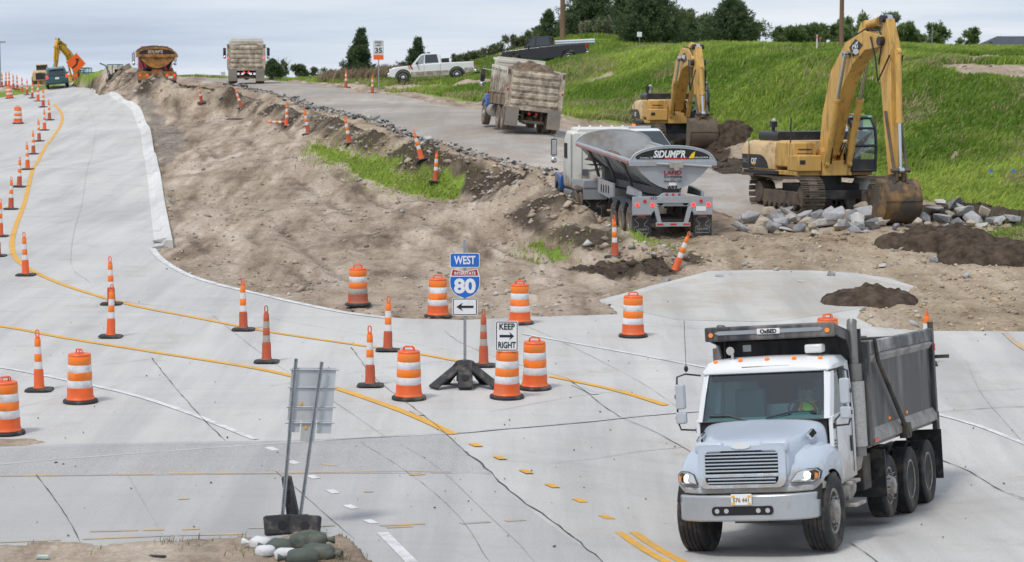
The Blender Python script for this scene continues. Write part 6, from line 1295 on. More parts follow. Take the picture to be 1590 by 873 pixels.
        obj('boom_lamp', [s_cyl((.29, km.x + .55, km.y + .05), (.36, km.x + .62, km.y + .05), .10, n=14)], m_lens_c, bm_); obj('lamp_bezel', s_cyl((.28, km.x + .53, km.y + .05), (.34, km.x + .60, km.y + .05), .125, n=14), m_cblk, bm_)
    # stick
    st_ = obj('stick', boxbeam(stick, sdepth, [.30, .38, .38, .32][:len(stick)] if len(stick) == 4 else .40), y_, t, bevel=.02, smooth=40)
    obj('stick_head', [s_cyl((-.28, *stick[0]), (.28, *stick[0]), .12, n=14)], m_cblk, st_); obj('stick_pin', s_cyl((-.36, *boom[-1]), (.36, *boom[-1]), .14, n=16), m_cblk, st_)
    AF, BF = offs(stick, [d / 2 + .16 for d in sdepth]); front = AF if AF[1][0] > BF[1][0] else BF
    cyl2(t, 'bucket_cylinder', 0, (front[1][0], front[1][1] - .25), (link[0], link[1]), .105, .60, y_)
    obj('bucket_link', [s_tube([(x_, *stick[-2]), (x_, link[0], link[1])], .05, 6) for x_ in (-.24, .24)] + [s_tube([(x_, link[0], link[1]), (x_, hinge[0] + .32, hinge[1] + .05)], .06, 6) for x_ in (-.13, .13)] + [s_cyl((-.34, *link), (.34, *link), .07, n=12)], m_track, t)
    bk = bucket(t, hinge, bang, m=bmat); 
    # hoses
    H = []
    for x_ in (-.16, 0, .16): H.append(s_tube([(x_, A_[k][0], A_[k][1] + .06), (x_, A_[k + 1][0], A_[k + 1][1] + .08), (x_, boom[-1][0] - .3, boom[-1][1] + .35), (x_ * 1.5, stick[0][0] + .05, boom[-1][1] + .1), (x_ * 1.5, stick[1][0] - .25, stick[1][1] - .6)], .028, 6))
    for sx in (-1, 1): H.append(s_tube([(sx * .31, boom[-1][0] - .6, boom[-1][1] + .15), (sx * .38, boom[-1][0] - .15, boom[-1][1] - .5), (sx * .36, boom[-1][0] + .0, boom[-1][1] - 1.3), (sx * .24, front[1][0] - .1, front[1][1] - .35)], .03, 6))
    for sx in (-.30, -.22, .22, .30): H.append(s_tube([(sx, fy + .1, fz_ - .2), (sx * 1.1, fy + .5, fz_ + .35), (sx * 1.25, fy + .72, fz_ + .15), (sx * 1.2, fy + .6, fz_ - .35)], .026, 6))
    for h_ in H: obj('hose', h_, m_hose, t)
    return t
# right-hand machine
ex = excavator('large yellow excavator at the right with its bucket on broken concrete', [(.62, 1.95), (.95, 3.1), (1.55, 4.45), (2.4, 5.3), (3.4, 5.7), (4.5, 5.66)], [.52, .82, .98, .88, .64, .38], [(4.50, 6.38), (4.58, 5.5), (4.80, 3.4), (5.05, 1.27)], [.30, .80, .52, .30], (5.05, 1.12), R(4), (5.40, 1.50), R(-6))
EXD = 83.8; EXX = (1274 - CX) * EXD / F_PX
ex.matrix_world = Matrix.Translation((EXX, EXD, tz(EXX, EXD))) @ Matrix.Rotation(R(180 + 21), 4, 'Z')
op = seated_person('operator in a lime safety vest inside the right excavator cab', [(-.30, .30, .24), (.30, .30, .24)], hat=True); op.matrix_world = ex.matrix_world @ Matrix.Translation((-.98, -.05, 1.86))
# middle machine
ex2 = excavator('yellow excavator farther back on the grass bank behind the trailer', [(.62, 1.95), (1.1, 2.9), (1.9, 3.85), (2.9, 4.35), (4.0, 4.35), (5.0, 4.1)], [.62, .98, 1.12, 1.0, .74, .42], [(4.95, 4.85), (5.05, 4.0), (5.4, 2.6), (5.75, 1.5)], [.34, .92, .60, .34], (5.75, 1.42), R(8), (6.1, 1.72), R(-2), bmat=m_muck)
E2D = 120.5; E2X = (1046 - CX) * E2D / F_PX
ex2.matrix_world = Matrix.Translation((E2X, E2D, tz(E2X, E2D) + .05)) @ Matrix.Rotation(R(180 + 9), 4, 'Z')
op2 = seated_person('operator in a lime vest inside the farther excavator cab', [(-.30, .30, .24), (.30, .30, .24)], hat=True); op2.matrix_world = ex2.matrix_world @ Matrix.Translation((-.98, -.05, 1.86))
# far left machine
ex3 = excavator('far bright yellow excavator with its boom raised beside the orange diamond sign', [(.62, 1.9), (1.0, 3.0), (1.6, 4.0), (2.7, 5.0), (3.9, 5.7), (5.1, 6.3)], [.6, .9, 1.0, .9, .7, .42], [(5.1, 6.9), (5.2, 6.1), (5.5, 4.2), (5.8, 2.5)], [.34, .85, .55, .34], (5.8, 2.4), R(30), (6.1, 2.7), R(20), yellow=m_cy_b, pale=m_cy_b, detail=False)
E3D = 222.0; E3X = (127 - CX) * E3D / F_PX
ex3.matrix_world = Matrix.Translation((E3X, E3D, tz(E3X, E3D) - .5)) @ Matrix.Rotation(R(180 - 24), 4, 'Z') @ Matrix.Scale(.68, 4)
# ---------------------------------------------------------------- dump trucks seen from behind
m_dirtywhite = mat('mud_splashed_white', (.62, .58, .50), .6, var=.08, scale=1.5, dirt=(.20, .145, .10), damt=.42, dscale=2.0, dz=(.8, 3.6))
m_gate = mat('mud_caked_tailgate', (.56, .49, .38), .75, var=.12, scale=2, dirt=(.15, .105, .075), damt=.47, dscale=2.6)
m_flap = mat('dusty_mud_flap', (.20, .185, .165), .85, var=.15, scale=2, dirt=(.27, .23, .19), damt=.5)
m_mudchassis = mat('muddy_chassis', (.05, .04, .034), .85, var=.3, dirt=(.16, .12, .085), damt=.5)
m_truckblue = mat('truck_blue', (.03, .13, .36), .4, var=.1, coat=.2, dirt=(.25, .2, .15), damt=.34)
def rear_dump(label, lit=False, ladder=True):
    """origin: ground below the tailgate, +Y forward"""
    t = thing('dump_truck', label, 'dump truck', 'white dump trucks on the old road')
    gz0, gz1 = 1.02, 2.62
    g = obj('tailgate', [s_box((0, .03, (gz0 + gz1) / 2), (2.30, .06, gz1 - gz0))], m_gate, t)
    for k in range(5): obj('tailgate_rib', s_prism([(-.06, gz0 + .15 + k * .30), (0, gz0 + .10 + k * .30), (0, gz0 + .34 + k * .30), (-.06, gz0 + .29 + k * .30)], 'x', -1.02, 1.02), m_gate, g)
    obj('tailgate_sill', s_box((0, -.02, gz0 - .04), (2.42, .16, .16)), m_gate, g, bevel=.01)
    for sx in (-1, 1):
        p = obj('gate_post', s_box((sx * 1.21, .05, 1.82), (.13, .16, 1.75)), m_gate, g, bevel=.01); obj('tail_lamp', s_cyl((sx * 1.21, -.05, 1.75), (sx * 1.21, -.02, 1.75), .05, n=12), m_redlit if lit else m_red, p); obj('post_mark', s_box((sx * 1.21, -.045, 2.52), (.12, .02, .2)), m_track, p)
        sd = obj('bed_side', s_prism([(.1, 1.05), (4.6, 1.05), (4.6, 2.75), (.1, 2.62)], 'x', sx * 1.18, sx * 1.24), m_dirtywhite, t)
        for yy in (.1, 1.3, 2.5, 3.7, 4.55): obj('side_rib', s_box((sx * 1.26, yy, 1.88), (.07, .12, 1.6)), m_dirtywhite, sd)
        obj('side_rail', s_box((sx * 1.25, 2.35, 2.66), (.14, 4.5, .12), (R(1.7), 0, 0)), m_dirtywhite, sd); obj('side_rail', s_box((sx * 1.25, 2.35, 1.6), (.08, 4.4, .08)), m_dirtywhite, sd)
        obj('mud_flap', s_box((sx * .93, -.12, .60), (.58, .025, .82)), m_flap, t)
        for yy in (.75, 2.05):
            wheel(t, sx * 1.08, yy, .52, .28, sx, 'drive', m_rubber_mud, n=26, bolts=False); obj('inner_tyre', s_move(tyre_shape(.52, .28, n=20), (sx * .76, yy, .52)), m_rubber_mud, t)
        wheel(t, sx * 1.04, 6.6, .52, .32, sx, 'steer', m_rubber_mud, n=26, bolts=False)
        obj('front_fender', s_prism([(7.3, .85), (7.2, 1.2), (6.9, 1.4), (6.3, 1.45), (5.9, 1.3), (5.85, .9)] + arc(6.6, .54, .64, 155, 25, 8), 'x', sx * .8, sx * 1.22), m_truckblue, t, bevel=.05); obj('fender_lamp', s_ball((sx * 1.1, 6.2, 1.52), .07, 8), m_redlit if lit else m_red, t)
        obj('fuel_tank', s_cyl((sx * .95, 4.4, .72), (sx * .95, 5.5, .72), .28, n=18), m_rim, t)
        ar = obj('mirror_arm', s_tube([(sx * 1.0, 5.6, 2.5), (sx * 1.5, 5.75, 2.55), (sx * 1.55, 5.75, 2.4), (sx * 1.55, 5.75, 1.9)], .02, 6), m_steel, t); obj('mirror', s_box((sx * 1.52, 5.72, 2.25), (.2, .1, .55)), m_black, ar, bevel=.02); obj('spot_mirror', s_ball((sx * 1.52, 5.70, 1.86), .10, 10, (1, .5, 1)), m_chrome, ar)
    for x_ in (-.16, .16): obj('brake_lamp', s_cyl((x_, -.02, .78), (x_, .02, .78), .06, n=12), m_redlit if lit else m_red, t)
    obj('underrun_bar', [s_box((0, .1, .42), (1.1, .1, .12)), s_box((-.42, .15, .7), (.1, .1, .6)), s_box((.42, .15, .7), (.1, .1, .6)), s_box((0, .15, .92), (1.2, .12, .12))], m_mudchassis, t, bevel=.01)
    obj('chassis_frame', [s_box((sx * .42, 3.6, .82), (.1, 7.0, .26)) for sx in (-1, 1)] + [s_cyl((-1, yy, .52), (1, yy, .52), .1, n=10) for yy in (.75, 2.05, 6.6)] + [s_ball((0, yy, .52), .24, 10) for yy in (.75, 2.05)], m_mudchassis, t)
    obj('bed_floor', s_box((0, 2.35, 1.08), (2.36, 4.5, .12)), m_mudchassis, t); obj('bed_front', s_box((0, 4.6, 2.0), (2.4, .06, 2.0)), m_dirtywhite, t)
    obj('cab_guard', [s_prism([(4.55, 2.9), (5.9, 3.02), (5.9, 3.12), (4.55, 3.05)], 'x', -1.1, 1.1), s_box((0, 4.62, 2.95), (2.2, .08, .42))], m_dirtywhite, t, bevel=.02)
    obj('cab', s_loft([[(x_, yy, z_) for x_, z_ in rrect(-1.05, .95, 1.05, zt_, .12)] for yy, zt_ in ((4.75, 2.72), (5.9, 2.75), (6.15, 1.9))]), m_truckblue, t, bevel=.02); obj('hood', s_loft([[(x_, yy, z_) for x_, z_ in rrect(-w_, .8, w_, zt_, .15)] for yy, w_, zt_ in ((6.1, .95, 1.8), (7.4, .8, 1.6))]), m_truckblue, t, bevel=.02)
    return t
dt2 = rear_dump('white dump truck leaning over on the old road, loaded with soil')
D2 = 106.5; X2 = (824 - CX) * D2 / F_PX
dt2.matrix_world = Matrix.Translation((X2, D2, tz(X2, D2) + .12)) @ Matrix.Rotation(R(9), 4, 'Z') @ Matrix.Rotation(R(6.0), 4, 'Y') @ Matrix.Rotation(R(1.0), 4, 'X')
ld = soil_heap('soil_load', 2.2, 4.2, .55, m_soil, seed=12); tag(ld, 'heap of clods filling the bed of the leaning dump truck', 'soil'); ld.matrix_world = dt2.matrix_world @ Matrix.Translation((.05, 2.2, 2.42))
dt3 = rear_dump('distant white dump truck on the crest with red brake lights lit', True)
D3 = 166.0; X3 = (384 - CX) * D3 / F_PX
dt3.matrix_world = Matrix.Translation((X3, D3, tz(X3, D3) + .03)) @ Matrix.Rotation(R(6), 4, 'Z')
ld3 = soil_heap('soil_load', 2.2, 4.2, .35, m_soil, seed=15); tag(ld3, 'low heap of soil in the bed of the distant dump truck', 'soil'); ld3.matrix_world = dt3.matrix_world @ Matrix.Translation((0, 2.3, 2.40))

# ---------------------------------------------------------------- pickups and the car
m_darkglass = mat('dark_car_glass', (.03, .04, .045), .08, var=.1, spec=.8)
def pickup(name, label, paint, low=None, stripe_=False, dark=False):
    """origin: ground at the middle, +Y forward; 5.9 m crew cab"""
    t = thing(name, label, 'pickup'); low = low or paint
    fa, ra = 1.95, -1.72; r = .42
    prof = [(-2.95, .55), (-2.95, .95), (-2.90, 1.25), (-.75, 1.27), (-.70, 1.27), (1.05, 1.22), (1.25, 1.20), (2.55, 1.12), (2.80, 1.02), (2.90, .80), (2.88, .50), (fa + .52, .42)] + arc(fa, r, .50, 10, 170, 10) + [(fa - .52, .40), (ra + .52, .40)] + arc(ra, r, .50, 10, 170, 10) + [(ra - .52, .50)]
    obj('body', s_loft([[(x_, p * (1 - .012 * k), q if q < .9 else q - .03 * k) for p, q in prof] for x_, k in ((-.98, 1), (-.93, 0), (.93, 0), (.98, 1))]), paint, t, bevel=.025)
    cb = [(-.70, 1.24, .92), (-.62, 1.88, .76), (-.35, 1.95, .74), (.55, 1.94, .74), (.72, 1.86, .76), (1.32, 1.22, .90)]
    cab_ = obj('cab', (np.array([(-w, y_, z_) for y_, z_, w in cb] + [(w, y_, z_) for y_, z_, w in cb]), [tuple(range(6)), tuple(range(11, 5, -1))] + [(i, i + 6, i + 7, i + 1) for i in range(5)] + [(0, 5, 11, 6)]), paint, t, bevel=.03)
    for sx in (-1, 1):
        def sp_(y_, z_): w = .92 - (z_ - 1.24) / .70 * .17; return (sx * (w + .012), y_, z_)
        obj('side_window', s_quad(sp_(.52, 1.30), sp_(1.10, 1.30), sp_(.66, 1.82), sp_(.44, 1.86)), m_darkglass if dark else m_glass_p, cab_, smooth=0); obj('side_window', s_quad(sp_(-.52, 1.30), sp_(.42, 1.30), sp_(.38, 1.87), sp_(-.42, 1.87)), m_darkglass, cab_, smooth=0)
        wheel(t, sx * .86, fa, r, .28, sx, 'steer', m_rubber, m_chrome, n=28, bolts=False); wheel(t, sx * .86, ra, r, .28, sx, 'steer', m_rubber, m_chrome, n=28, bolts=False)
        for yy in (fa, ra): obj('wheel_arch', s_prism(arc(yy, r, .56, 0, 180, 12) + arc(yy, r, .49, 180, 0, 12), 'x', sx * .965, sx * .995), m_black, t)
        obj('rocker_panel', s_box((sx * .985, .1, .60), (.02, 2.6, .30)), low, t); obj('rear_mud', s_box((sx * .985, -2.55, .70), (.02, .6, .3)), low, t); obj('tail_lamp', s_box((sx * .93, -2.93, 1.08), (.14, .08, .32)), m_red, t); obj('headlamp', s_box((sx * .78, 2.82, .93), (.34, .12, .2)), m_lens_c, t, bevel=.02)
        obj('side_mirror', s_box((sx * 1.10, .95, 1.32), (.18, .12, .20)), m_black, t, bevel=.03); obj('door_handle', s_box((sx * .985, .45, 1.08), (.02, .16, .04)), paint, t); obj('door_handle', s_box((sx * .985, -.5, 1.08), (.02, .16, .04)), paint, t)
        obj('door_seam', s_box((sx * .984, .48, .85), (.006, .012, .75)), m_dark, t); obj('door_seam', s_box((sx * .984, -.62, .85), (.006, .012, .8)), m_dark, t)
        if stripe_: obj('hood_stripe', s_prism([(1.22, .92), (1.36, .92), (1.50, 1.2), (1.36, 1.2)], 'x', sx * .982, sx * .987), m_sred, t); obj('hood_stripe', s_prism([(1.42, .92), (1.48, .92), (1.62, 1.2), (1.56, 1.2)], 'x', sx * .982, sx * .987), m_sred, t)
    obj('windscreen', s_quad((-.84, 1.26, 1.30), (.84, 1.26, 1.30), (.70, .76, 1.85), (-.70, .76, 1.85)), m_darkglass, cab_, smooth=0); obj('rear_window', s_quad((-.75, -.71, 1.36), (.75, -.71, 1.36), (.68, -.645, 1.82), (-.68, -.645, 1.82)), m_darkglass, cab_, smooth=0)
    obj('bed_liner', [s_box((0, -1.85, 1.275), (1.6, 2.05, .02))], m_dark, t); obj('front_bumper', s_box((0, 2.92, .62), (1.95, .18, .3)), m_chrome, t, bevel=.05); obj('rear_bumper', s_box((0, -3.0, .62), (1.9, .16, .22)), m_chrome, t, bevel=.04); obj('grille', s_box((0, 2.90, .95), (1.1, .06, .28)), m_dark, t); obj('tow_hitch', s_box((0, -3.15, .5), (.1, .3, .08)), m_dark, t)
    return t
m_glass_p = mat('pale_car_glass', (.22, .27, .27), .1, var=.1, spec=.8)
m_pw = mat('pickup_white_paint', (.74, .75, .77), .3, var=.03, coat=.4); m_plow = mat('splashed_lower_body', (.30, .245, .19), .8, var=.25, scale=3, dirt=(.6, .58, .55), damt=.4, dscale=3)
m_pk = mat('pickup_black_paint', (.010, .011, .014), .25, var=.1, coat=.4)
pw = pickup('pickup_truck', 'white crew cab pickup with muddy sills on the dirt side road', m_pw, m_plow, True)
px_, py_, pz_ = gpx(672, 126, surface); px_ = (671 - CX) * 168 / F_PX; py_ = 168.0
pw.matrix_world = Matrix.Translation((px_, py_, tz(px_, py_) + .02)) @ Matrix.Rotation(R(93), 4, 'Z') @ Matrix.Rotation(R(-3.2), 4, 'X')
obj('bed_toolbox', s_box((0, -1.0, 1.42), (1.5, .5, .3)), m_black, pw, bevel=.02); obj('roof_beacon', s_box((0, .1, 2.0), (.5, .2, .08)), m_black, pw, bevel=.02)
pb = pickup('pickup_truck', 'black crew cab pickup carrying pale pipes on the grassy bank', m_pk, m_pk, False, True)
bx0 = (846 - CX) * 166 / F_PX; pb.matrix_world = Matrix.Translation((bx0, 166.0, tz(bx0, 166.0) - .18)) @ Matrix.Rotation(R(84), 4, 'Z') @ Matrix.Rotation(R(-4), 4, 'X')
pipes = thing('pipe_bundle', 'pale pipes sticking out over the tailgate of the black pickup', 'pipes')
for k, (x_, z_) in enumerate(((-.3, 1.36), (0, 1.36), (.3, 1.36), (-.15, 1.52), (.15, 1.52))): obj('pipe', s_cyl((x_, -.8, z_), (x_, -3.5 + .2 * (k % 3), z_ - .06), .085, n=12), m_bag_w if k % 2 else mat('pale_blue_pipe', (.38, .46, .52), .4), pipes)
pipes.matrix_world = pb.matrix_world.copy()
pw2 = pickup('pickup_truck', 'white pickup with amber roof beacon half hidden behind the grey tub', mat('pickup_white_b', (.72, .73, .75), .3, var=.03, coat=.4))
q0 = (986 - CX) * 97.5 / F_PX; pw2.matrix_world = Matrix.Translation((q0, 97.5, tz(q0, 97.5) + .02)) @ Matrix.Rotation(R(180 + 30), 4, 'Z')
obj('roof_beacon', [s_cyl((.0, -.1, 1.96), (.0, -.1, 2.12), .09, .07, 14)], m_amber, pw2); obj('light_bar', s_box((0, .2, 2.0), (1.1, .22, .09)), m_lens_c, pw2, bevel=.02)
# teal estate car seen from behind
car = thing('car', 'dark teal car driving away up the ramp beside the cone row', 'car')
m_tealcar = mat('teal_car_paint', (.012, .075, .085), .28, var=.08, coat=.5)
cp = [(-2.25, .42), (-2.30, .85), (-2.22, 1.0), (-2.0, 1.5), (-1.75, 1.66), (.3, 1.68), (.75, 1.55), (1.25, 1.05), (2.1, .95), (2.28, .75), (2.25, .4)] + [(1.95, .35)] + arc(1.45, .34, .42, 10, 170, 8) + [(-.95, .32)] + arc(-1.4, .34, .42, 10, 170, 8) + [(-1.9, .36)]
def cw_(z): return .90 if z < 1.0 else .90 - (z - 1.0) * .26
obj('body', s_loft([[(sx * cw_(q) * k, p, q) for p, q in cp] for sx, k in ((-1, 1.0), (-1, .9), (1, .9), (1, 1.0))]), m_tealcar, car, bevel=.03)
obj('rear_window', s_quad((-.72, -2.225, 1.08), (.72, -2.225, 1.08), (.62, -2.03, 1.47), (-.62, -2.03, 1.47)), m_darkglass, car, smooth=0)
for sx in (-1, 1):
    for yy in (1.45, -1.4): wheel(car, sx * .80, yy, .34, .22, sx, 'steer', m_rubber, m_rim, n=24, bolts=False)
    obj('tail_lamp', s_box((sx * .80, -2.24, 1.0), (.16, .12, .24)), m_redlit, car, bevel=.02); obj('side_window', s_quad((sx * .885, -1.8, 1.08), (sx * .885, .95, 1.08), (sx * .765, .55, 1.55), (sx * .765, -1.7, 1.55)), m_darkglass, car, smooth=0); obj('roof_rail', s_box((sx * .62, -.6, 1.71), (.04, 1.8, .04)), m_black, car); obj('side_mirror', s_box((sx * .98, .75, 1.12), (.16, .1, .12)), m_tealcar, car, bevel=.03)
obj('number_plate', s_box((0, -2.30, .88), (.32, .02, .16)), m_swhite, car); obj('rear_bumper', s_box((0, -2.30, .52), (1.72, .14, .22)), mat('dark_bumper', (.03, .06, .065), .5), car, bevel=.04); obj('spoiler', s_box((0, -2.0, 1.62), (1.2, .2, .05)), m_tealcar, car, bevel=.02)
cx_, cy_, cz_ = gpx(84, 138); place(car, cx_, cy_ + 1.5, R(12), base=tz(cx_, cy_ + 1.5) + .01)
# tan machine and small cab at the far crest
ld_ = thing('wheel_loader', 'far tan wheel loader behind the row of cones', 'loader')
obj('body', s_loft([[(x_, yy, z_) for x_, z_ in rrect(-1.25, .8, 1.25, zt_, .2)] for yy, zt_ in ((-2.6, 2.0), (-1.2, 2.3), (.2, 2.2), (.9, 1.6))]), m_cy_l, ld_, bevel=.04); obj('engine_grille', s_box((0, -2.62, 1.4), (1.6, .06, .9)), m_cblk, ld_)
obj('cab', s_loft([[(x_, yy, z_) for x_, z_ in rrect(-.75, 2.0, .75, 3.0, .1)] for yy in (-.9, .6)]), m_cblk, ld_, bevel=.04); obj('cab_roof', s_box((0, -.15, 3.04), (1.6, 1.7, .12)), m_cy_l, ld_, bevel=.03)
for sx in (-1, 1):
    for yy in (-1.5, 1.7): wheel(ld_, sx * 1.15, yy, .75, .55, sx, 'drive', m_rubber_mud, m_cy_l, n=24, bolts=False)
    obj('lift_arm', s_tube([(sx * .5, .9, 1.7), (sx * .5, 2.2, 1.5), (sx * .5, 3.1, .6)], .14, 6), m_cy_l, ld_)
obj('loader_bucket', s_prism([(3.0, .2), (2.9, 1.2), (3.2, 1.3), (3.9, .25), (3.9, .15)], 'x', -1.4, 1.4), m_cy_l, ld_, bevel=.02)
lx, ly, lz = gpx(46, 134); place(ld_, lx, ly + 6, R(8), base=tz(lx, ly + 6) - .1); ld_.matrix_world = ld_.matrix_world @ Matrix.Scale(.62, 4)
ml = thing('compact_excavator', 'tiny far machine with an open teal cab behind the spoil heap', 'excavator')
m_tf = mat('teal_cab_frame', (.05, .17, .17), .5, var=.1)
obj('cab_frame', [s_tube([(x_, -.6, 1.0), (x_, -.6, 2.3), (x_, .6, 2.3), (x_, .75, 1.0)], .05, 6) for x_ in (-.75, .75)] + [s_tube([(-.75, y_, 2.3), (.75, y_, 2.3)], .05, 6) for y_ in (-.6, .6)] + [s_box((0, 0, 2.36), (1.7, 1.5, .08))], m_tf, ml); obj('body', s_box((0, -.3, .8), (1.5, 1.8, .6)), m_cblk, ml, bevel=.05); obj('seat', [s_box((0, -.1, 1.2), (.5, .5, .15)), s_box((0, -.35, 1.5), (.5, .12, .5))], m_dark, ml)
for sx in (-1, 1): obj('track', s_prism(rrect(-1.0, .0, 1.0, .5, .24), 'x', sx * .55, sx * .9), m_track, ml)
obj('boom', s_tube([(.3, .8, 1.0), (.5, 1.6, 2.2), (.9, 2.4, 2.5)], .09, 6), m_tf, ml)
mlx = (181 - CX) * 188 / F_PX; ml.matrix_world = Matrix.Translation((mlx, 188, tz(mlx, 188) + .9)) @ Matrix.Rotation(R(160), 4, 'Z') @ Matrix.Scale(.58, 4)
# ---------------------------------------------------------------- loose stones, clods and rubble
def attr_mat(name, rough=.9, trans=0.0, spec=.15, bump=0):
    m = bpy.data.materials.new(name); m.use_nodes = True; N = m.node_tree.nodes; L = m.node_tree.links; b = N['Principled BSDF']; b.inputs['Roughness'].default_value = rough; b.inputs['Specular IOR Level'].default_value = spec
    a = N.new('ShaderNodeAttribute'); a.attribute_name = 'tint'; L.new(a.outputs['Color'], b.inputs['Base Color'])
    if trans:
        tl = N.new('ShaderNodeBsdfTranslucent'); L.new(a.outputs['Color'], tl.inputs['Color']); mx_ = N.new('ShaderNodeMixShader'); mx_.inputs[0].default_value = trans
        L.new(b.outputs[0], mx_.inputs[1]); L.new(tl.outputs[0], mx_.inputs[2]); L.new(mx_.outputs[0], N['Material Output'].inputs[0])
    return m
m_stone_a = attr_mat('loose_stones')
OCT = np.array([(1, 0, 0), (-1, 0, 0), (0, 1, 0), (0, -1, 0), (0, 0, 1), (0, 0, -1), (.6, .6, .5), (-.6, .6, .5), (-.6, -.6, .5), (.6, -.6, .5)], float)
_bm = bmesh.new(); [_bm.verts.new(v) for v in OCT]; bmesh.ops.convex_hull(_bm, input=_bm.verts); bmesh.ops.triangulate(_bm, faces=_bm.faces); _bm.verts.ensure_lookup_table(); _bm.verts.index_update(); OCT = np.array([v.co[:] for v in _bm.verts]); OCTF = np.array([[v.index for v in f.verts] for f in _bm.faces]); _bm.free()
def scatter_stones(name, P, size, cols, label=None, cat=None, flat=.7, seed=0):
    r = np.random.default_rng(seed); n = len(P); k = len(OCT)
    a = r.uniform(0, 6.28, n); base = OCT[None] * r.uniform(.65, 1.35, (n, k, 1)); base[..., 2] *= flat
    c, s = np.cos(a)[:, None], np.sin(a)[:, None]; t = r.uniform(-.5, .5, n)[:, None]
    x, y, z = base[..., 0] * c - base[..., 1] * s, base[..., 0] * s + base[..., 1] * c, base[..., 2]
    z2 = z + x * t; V_ = np.stack([x, y, z2], -1) * size[:, None, None] + P[:, None]
    F_ = (OCTF[None] + (np.arange(n) * k)[:, None, None]).reshape(-1, 3)
    tint = np.ones((n, k, 4)); tint[..., :3] = cols[:, None]
    me = fast_mesh(name, V_.reshape(-1, 3), F_, {'tint': tint.reshape(-1, 4)}); me.materials.append(m_stone_a)
    o = bpy.data.objects.new(name, me); COL.objects.link(o); tag(o, label, cat, kind='stuff'); return o
def in_view(x, y, m=1.06): return (np.abs(x) < y * .2093 * m + 1.0)
r_ = np.random.default_rng(42)
# clods and stones over the worked ground
yy = np.exp(r_.uniform(math.log(50), math.log(185), 90000)); xx = r_.uniform(-1, 1, 90000) * (yy * .215 + 1)
Zs, hd, gg, gd, gt, gy_, bm_h, _ = surface(xx, yy, True)
keep = ~hd & ~gg & (xx > -yy * .17)
dens = .13 + .5 * (bm_h > .1) + .35 * gd + .16 * gt + .12 * gy_
dens *= np.clip(fbm(xx * .5, yy * .5, 71, 3) * 2.2 - .4, .15, 1.5)
keep &= r_.uniform(0, 1, len(xx)) < dens
xx, yy, Zs, gd, gt, bm_h = xx[keep], yy[keep], Zs[keep], gd[keep], gt[keep], bm_h[keep]
sz_ = np.exp(r_.normal(-3.3, .5, len(xx))) * (1 + .8 * (bm_h > .15) + .6 * gd); sz_ = np.clip(sz_, .02, .22)
v = r_.uniform(.6, 1.35, len(xx))[:, None]; grey = (r_.uniform(0, 1, len(xx)) < .22)[:, None]
colr = np.where(gd[:, None], np.array([[.085, .065, .048]]), np.where(gt[:, None], np.array([[.42, .33, .235]]), np.array([[.35, .285, .225]]))) * v
colr = np.where(grey & ~gd[:, None], np.array([[.40, .39, .37]]) * v, colr)
scatter_stones('loose_clods', np.column_stack([xx, yy, Zs + sz_ * .2]), sz_, colr, 'loose clods and stones strewn over the dirt', 'clods')
# broken dark asphalt along the edge of the old road
EP = np.array(densify(EDG, .1)); n = 950; ii = r_.integers(0, len(EP), n); dens_k = r_.uniform(0, 1, n)
P2 = EP[ii] + np.column_stack([r_.normal(.02, .16, n), r_.normal(.0, .35, n)]); s2 = np.clip(np.exp(r_.normal(-2.75, .45, n)), .03, .24)
c2 = np.where((r_.uniform(0, 1, n) < .42)[:, None], np.array([[.085, .085, .09]]), np.array([[.36, .35, .335]])) * r_.uniform(.7, 1.4, n)[:, None]
scatter_stones('broken_asphalt', np.column_stack([P2, surface(P2[:, 0], P2[:, 1]) + s2 * .25 + .03]), s2, c2, 'line of broken dark asphalt along the old road edge', 'rubble', .6, 3)
# grit on the pavements
n = 1500; gp = [gpx(a, b) for a, b in zip(r_.uniform(0, 1590, 220), r_.uniform(400, 860, 220))]
gp = np.array(gp); s3 = np.clip(np.exp(r_.normal(-4.3, .4, len(gp))), .006, .03); inp = pip(PAVE, gp[:, 0], gp[:, 1])
scatter_stones('road_grit', gp[inp] + np.array((0, 0, .02)), s3[inp], np.tile(np.array([[.14, .11, .085]]), (inp.sum(), 1)), 'small grit lying on the concrete pavement', 'grit', .7, 5)
# individual concrete chunks by the right excavator
m_chunk = [mat('broken_concrete_%d' % i, c, .9, var=.22, scale=2.5, bump=.8, bscale=14, dirt=d, damt=.42, dscale=1.8) for i, (c, d) in enumerate((((.40, .40, .41), (.24, .23, .22)), ((.44, .38, .30), (.33, .27, .2)), ((.22, .225, .24), (.38, .37, .36)), ((.50, .49, .47), (.3, .26, .21))))]
def chunk_mesh(seed, sc):
    r = np.random.default_rng(seed); P = r.uniform(-1, 1, (16, 3)); P = np.sign(P) * np.abs(P) ** .55 * np.array(sc)
    bm = bmesh.new(); [bm.verts.new(p) for p in P]; ret = bmesh.ops.convex_hull(bm, input=bm.verts); bmesh.ops.delete(bm, geom=[g for g in ret['geom_interior'] if isinstance(g, bmesh.types.BMVert)], context='VERTS')
    bmesh.ops.dissolve_limit(bm, angle_limit=R(12), verts=bm.verts, edges=bm.edges); bmesh.ops.bevel(bm, geom=bm.edges[:] , offset=.03, segments=1, affect='EDGES')
    me = bpy.data.meshes.new('concrete_chunk'); bm.to_mesh(me); bm.free(); me.materials.append(m_chunk[seed % 4]); return me
CH = [chunk_mesh(i, [(.5, .4, .22), (.6, .35, .16), (.4, .38, .3), (.34, .3, .24)][(i * 3) % 4]) for i in range(14)]
rr = random.Random(11)
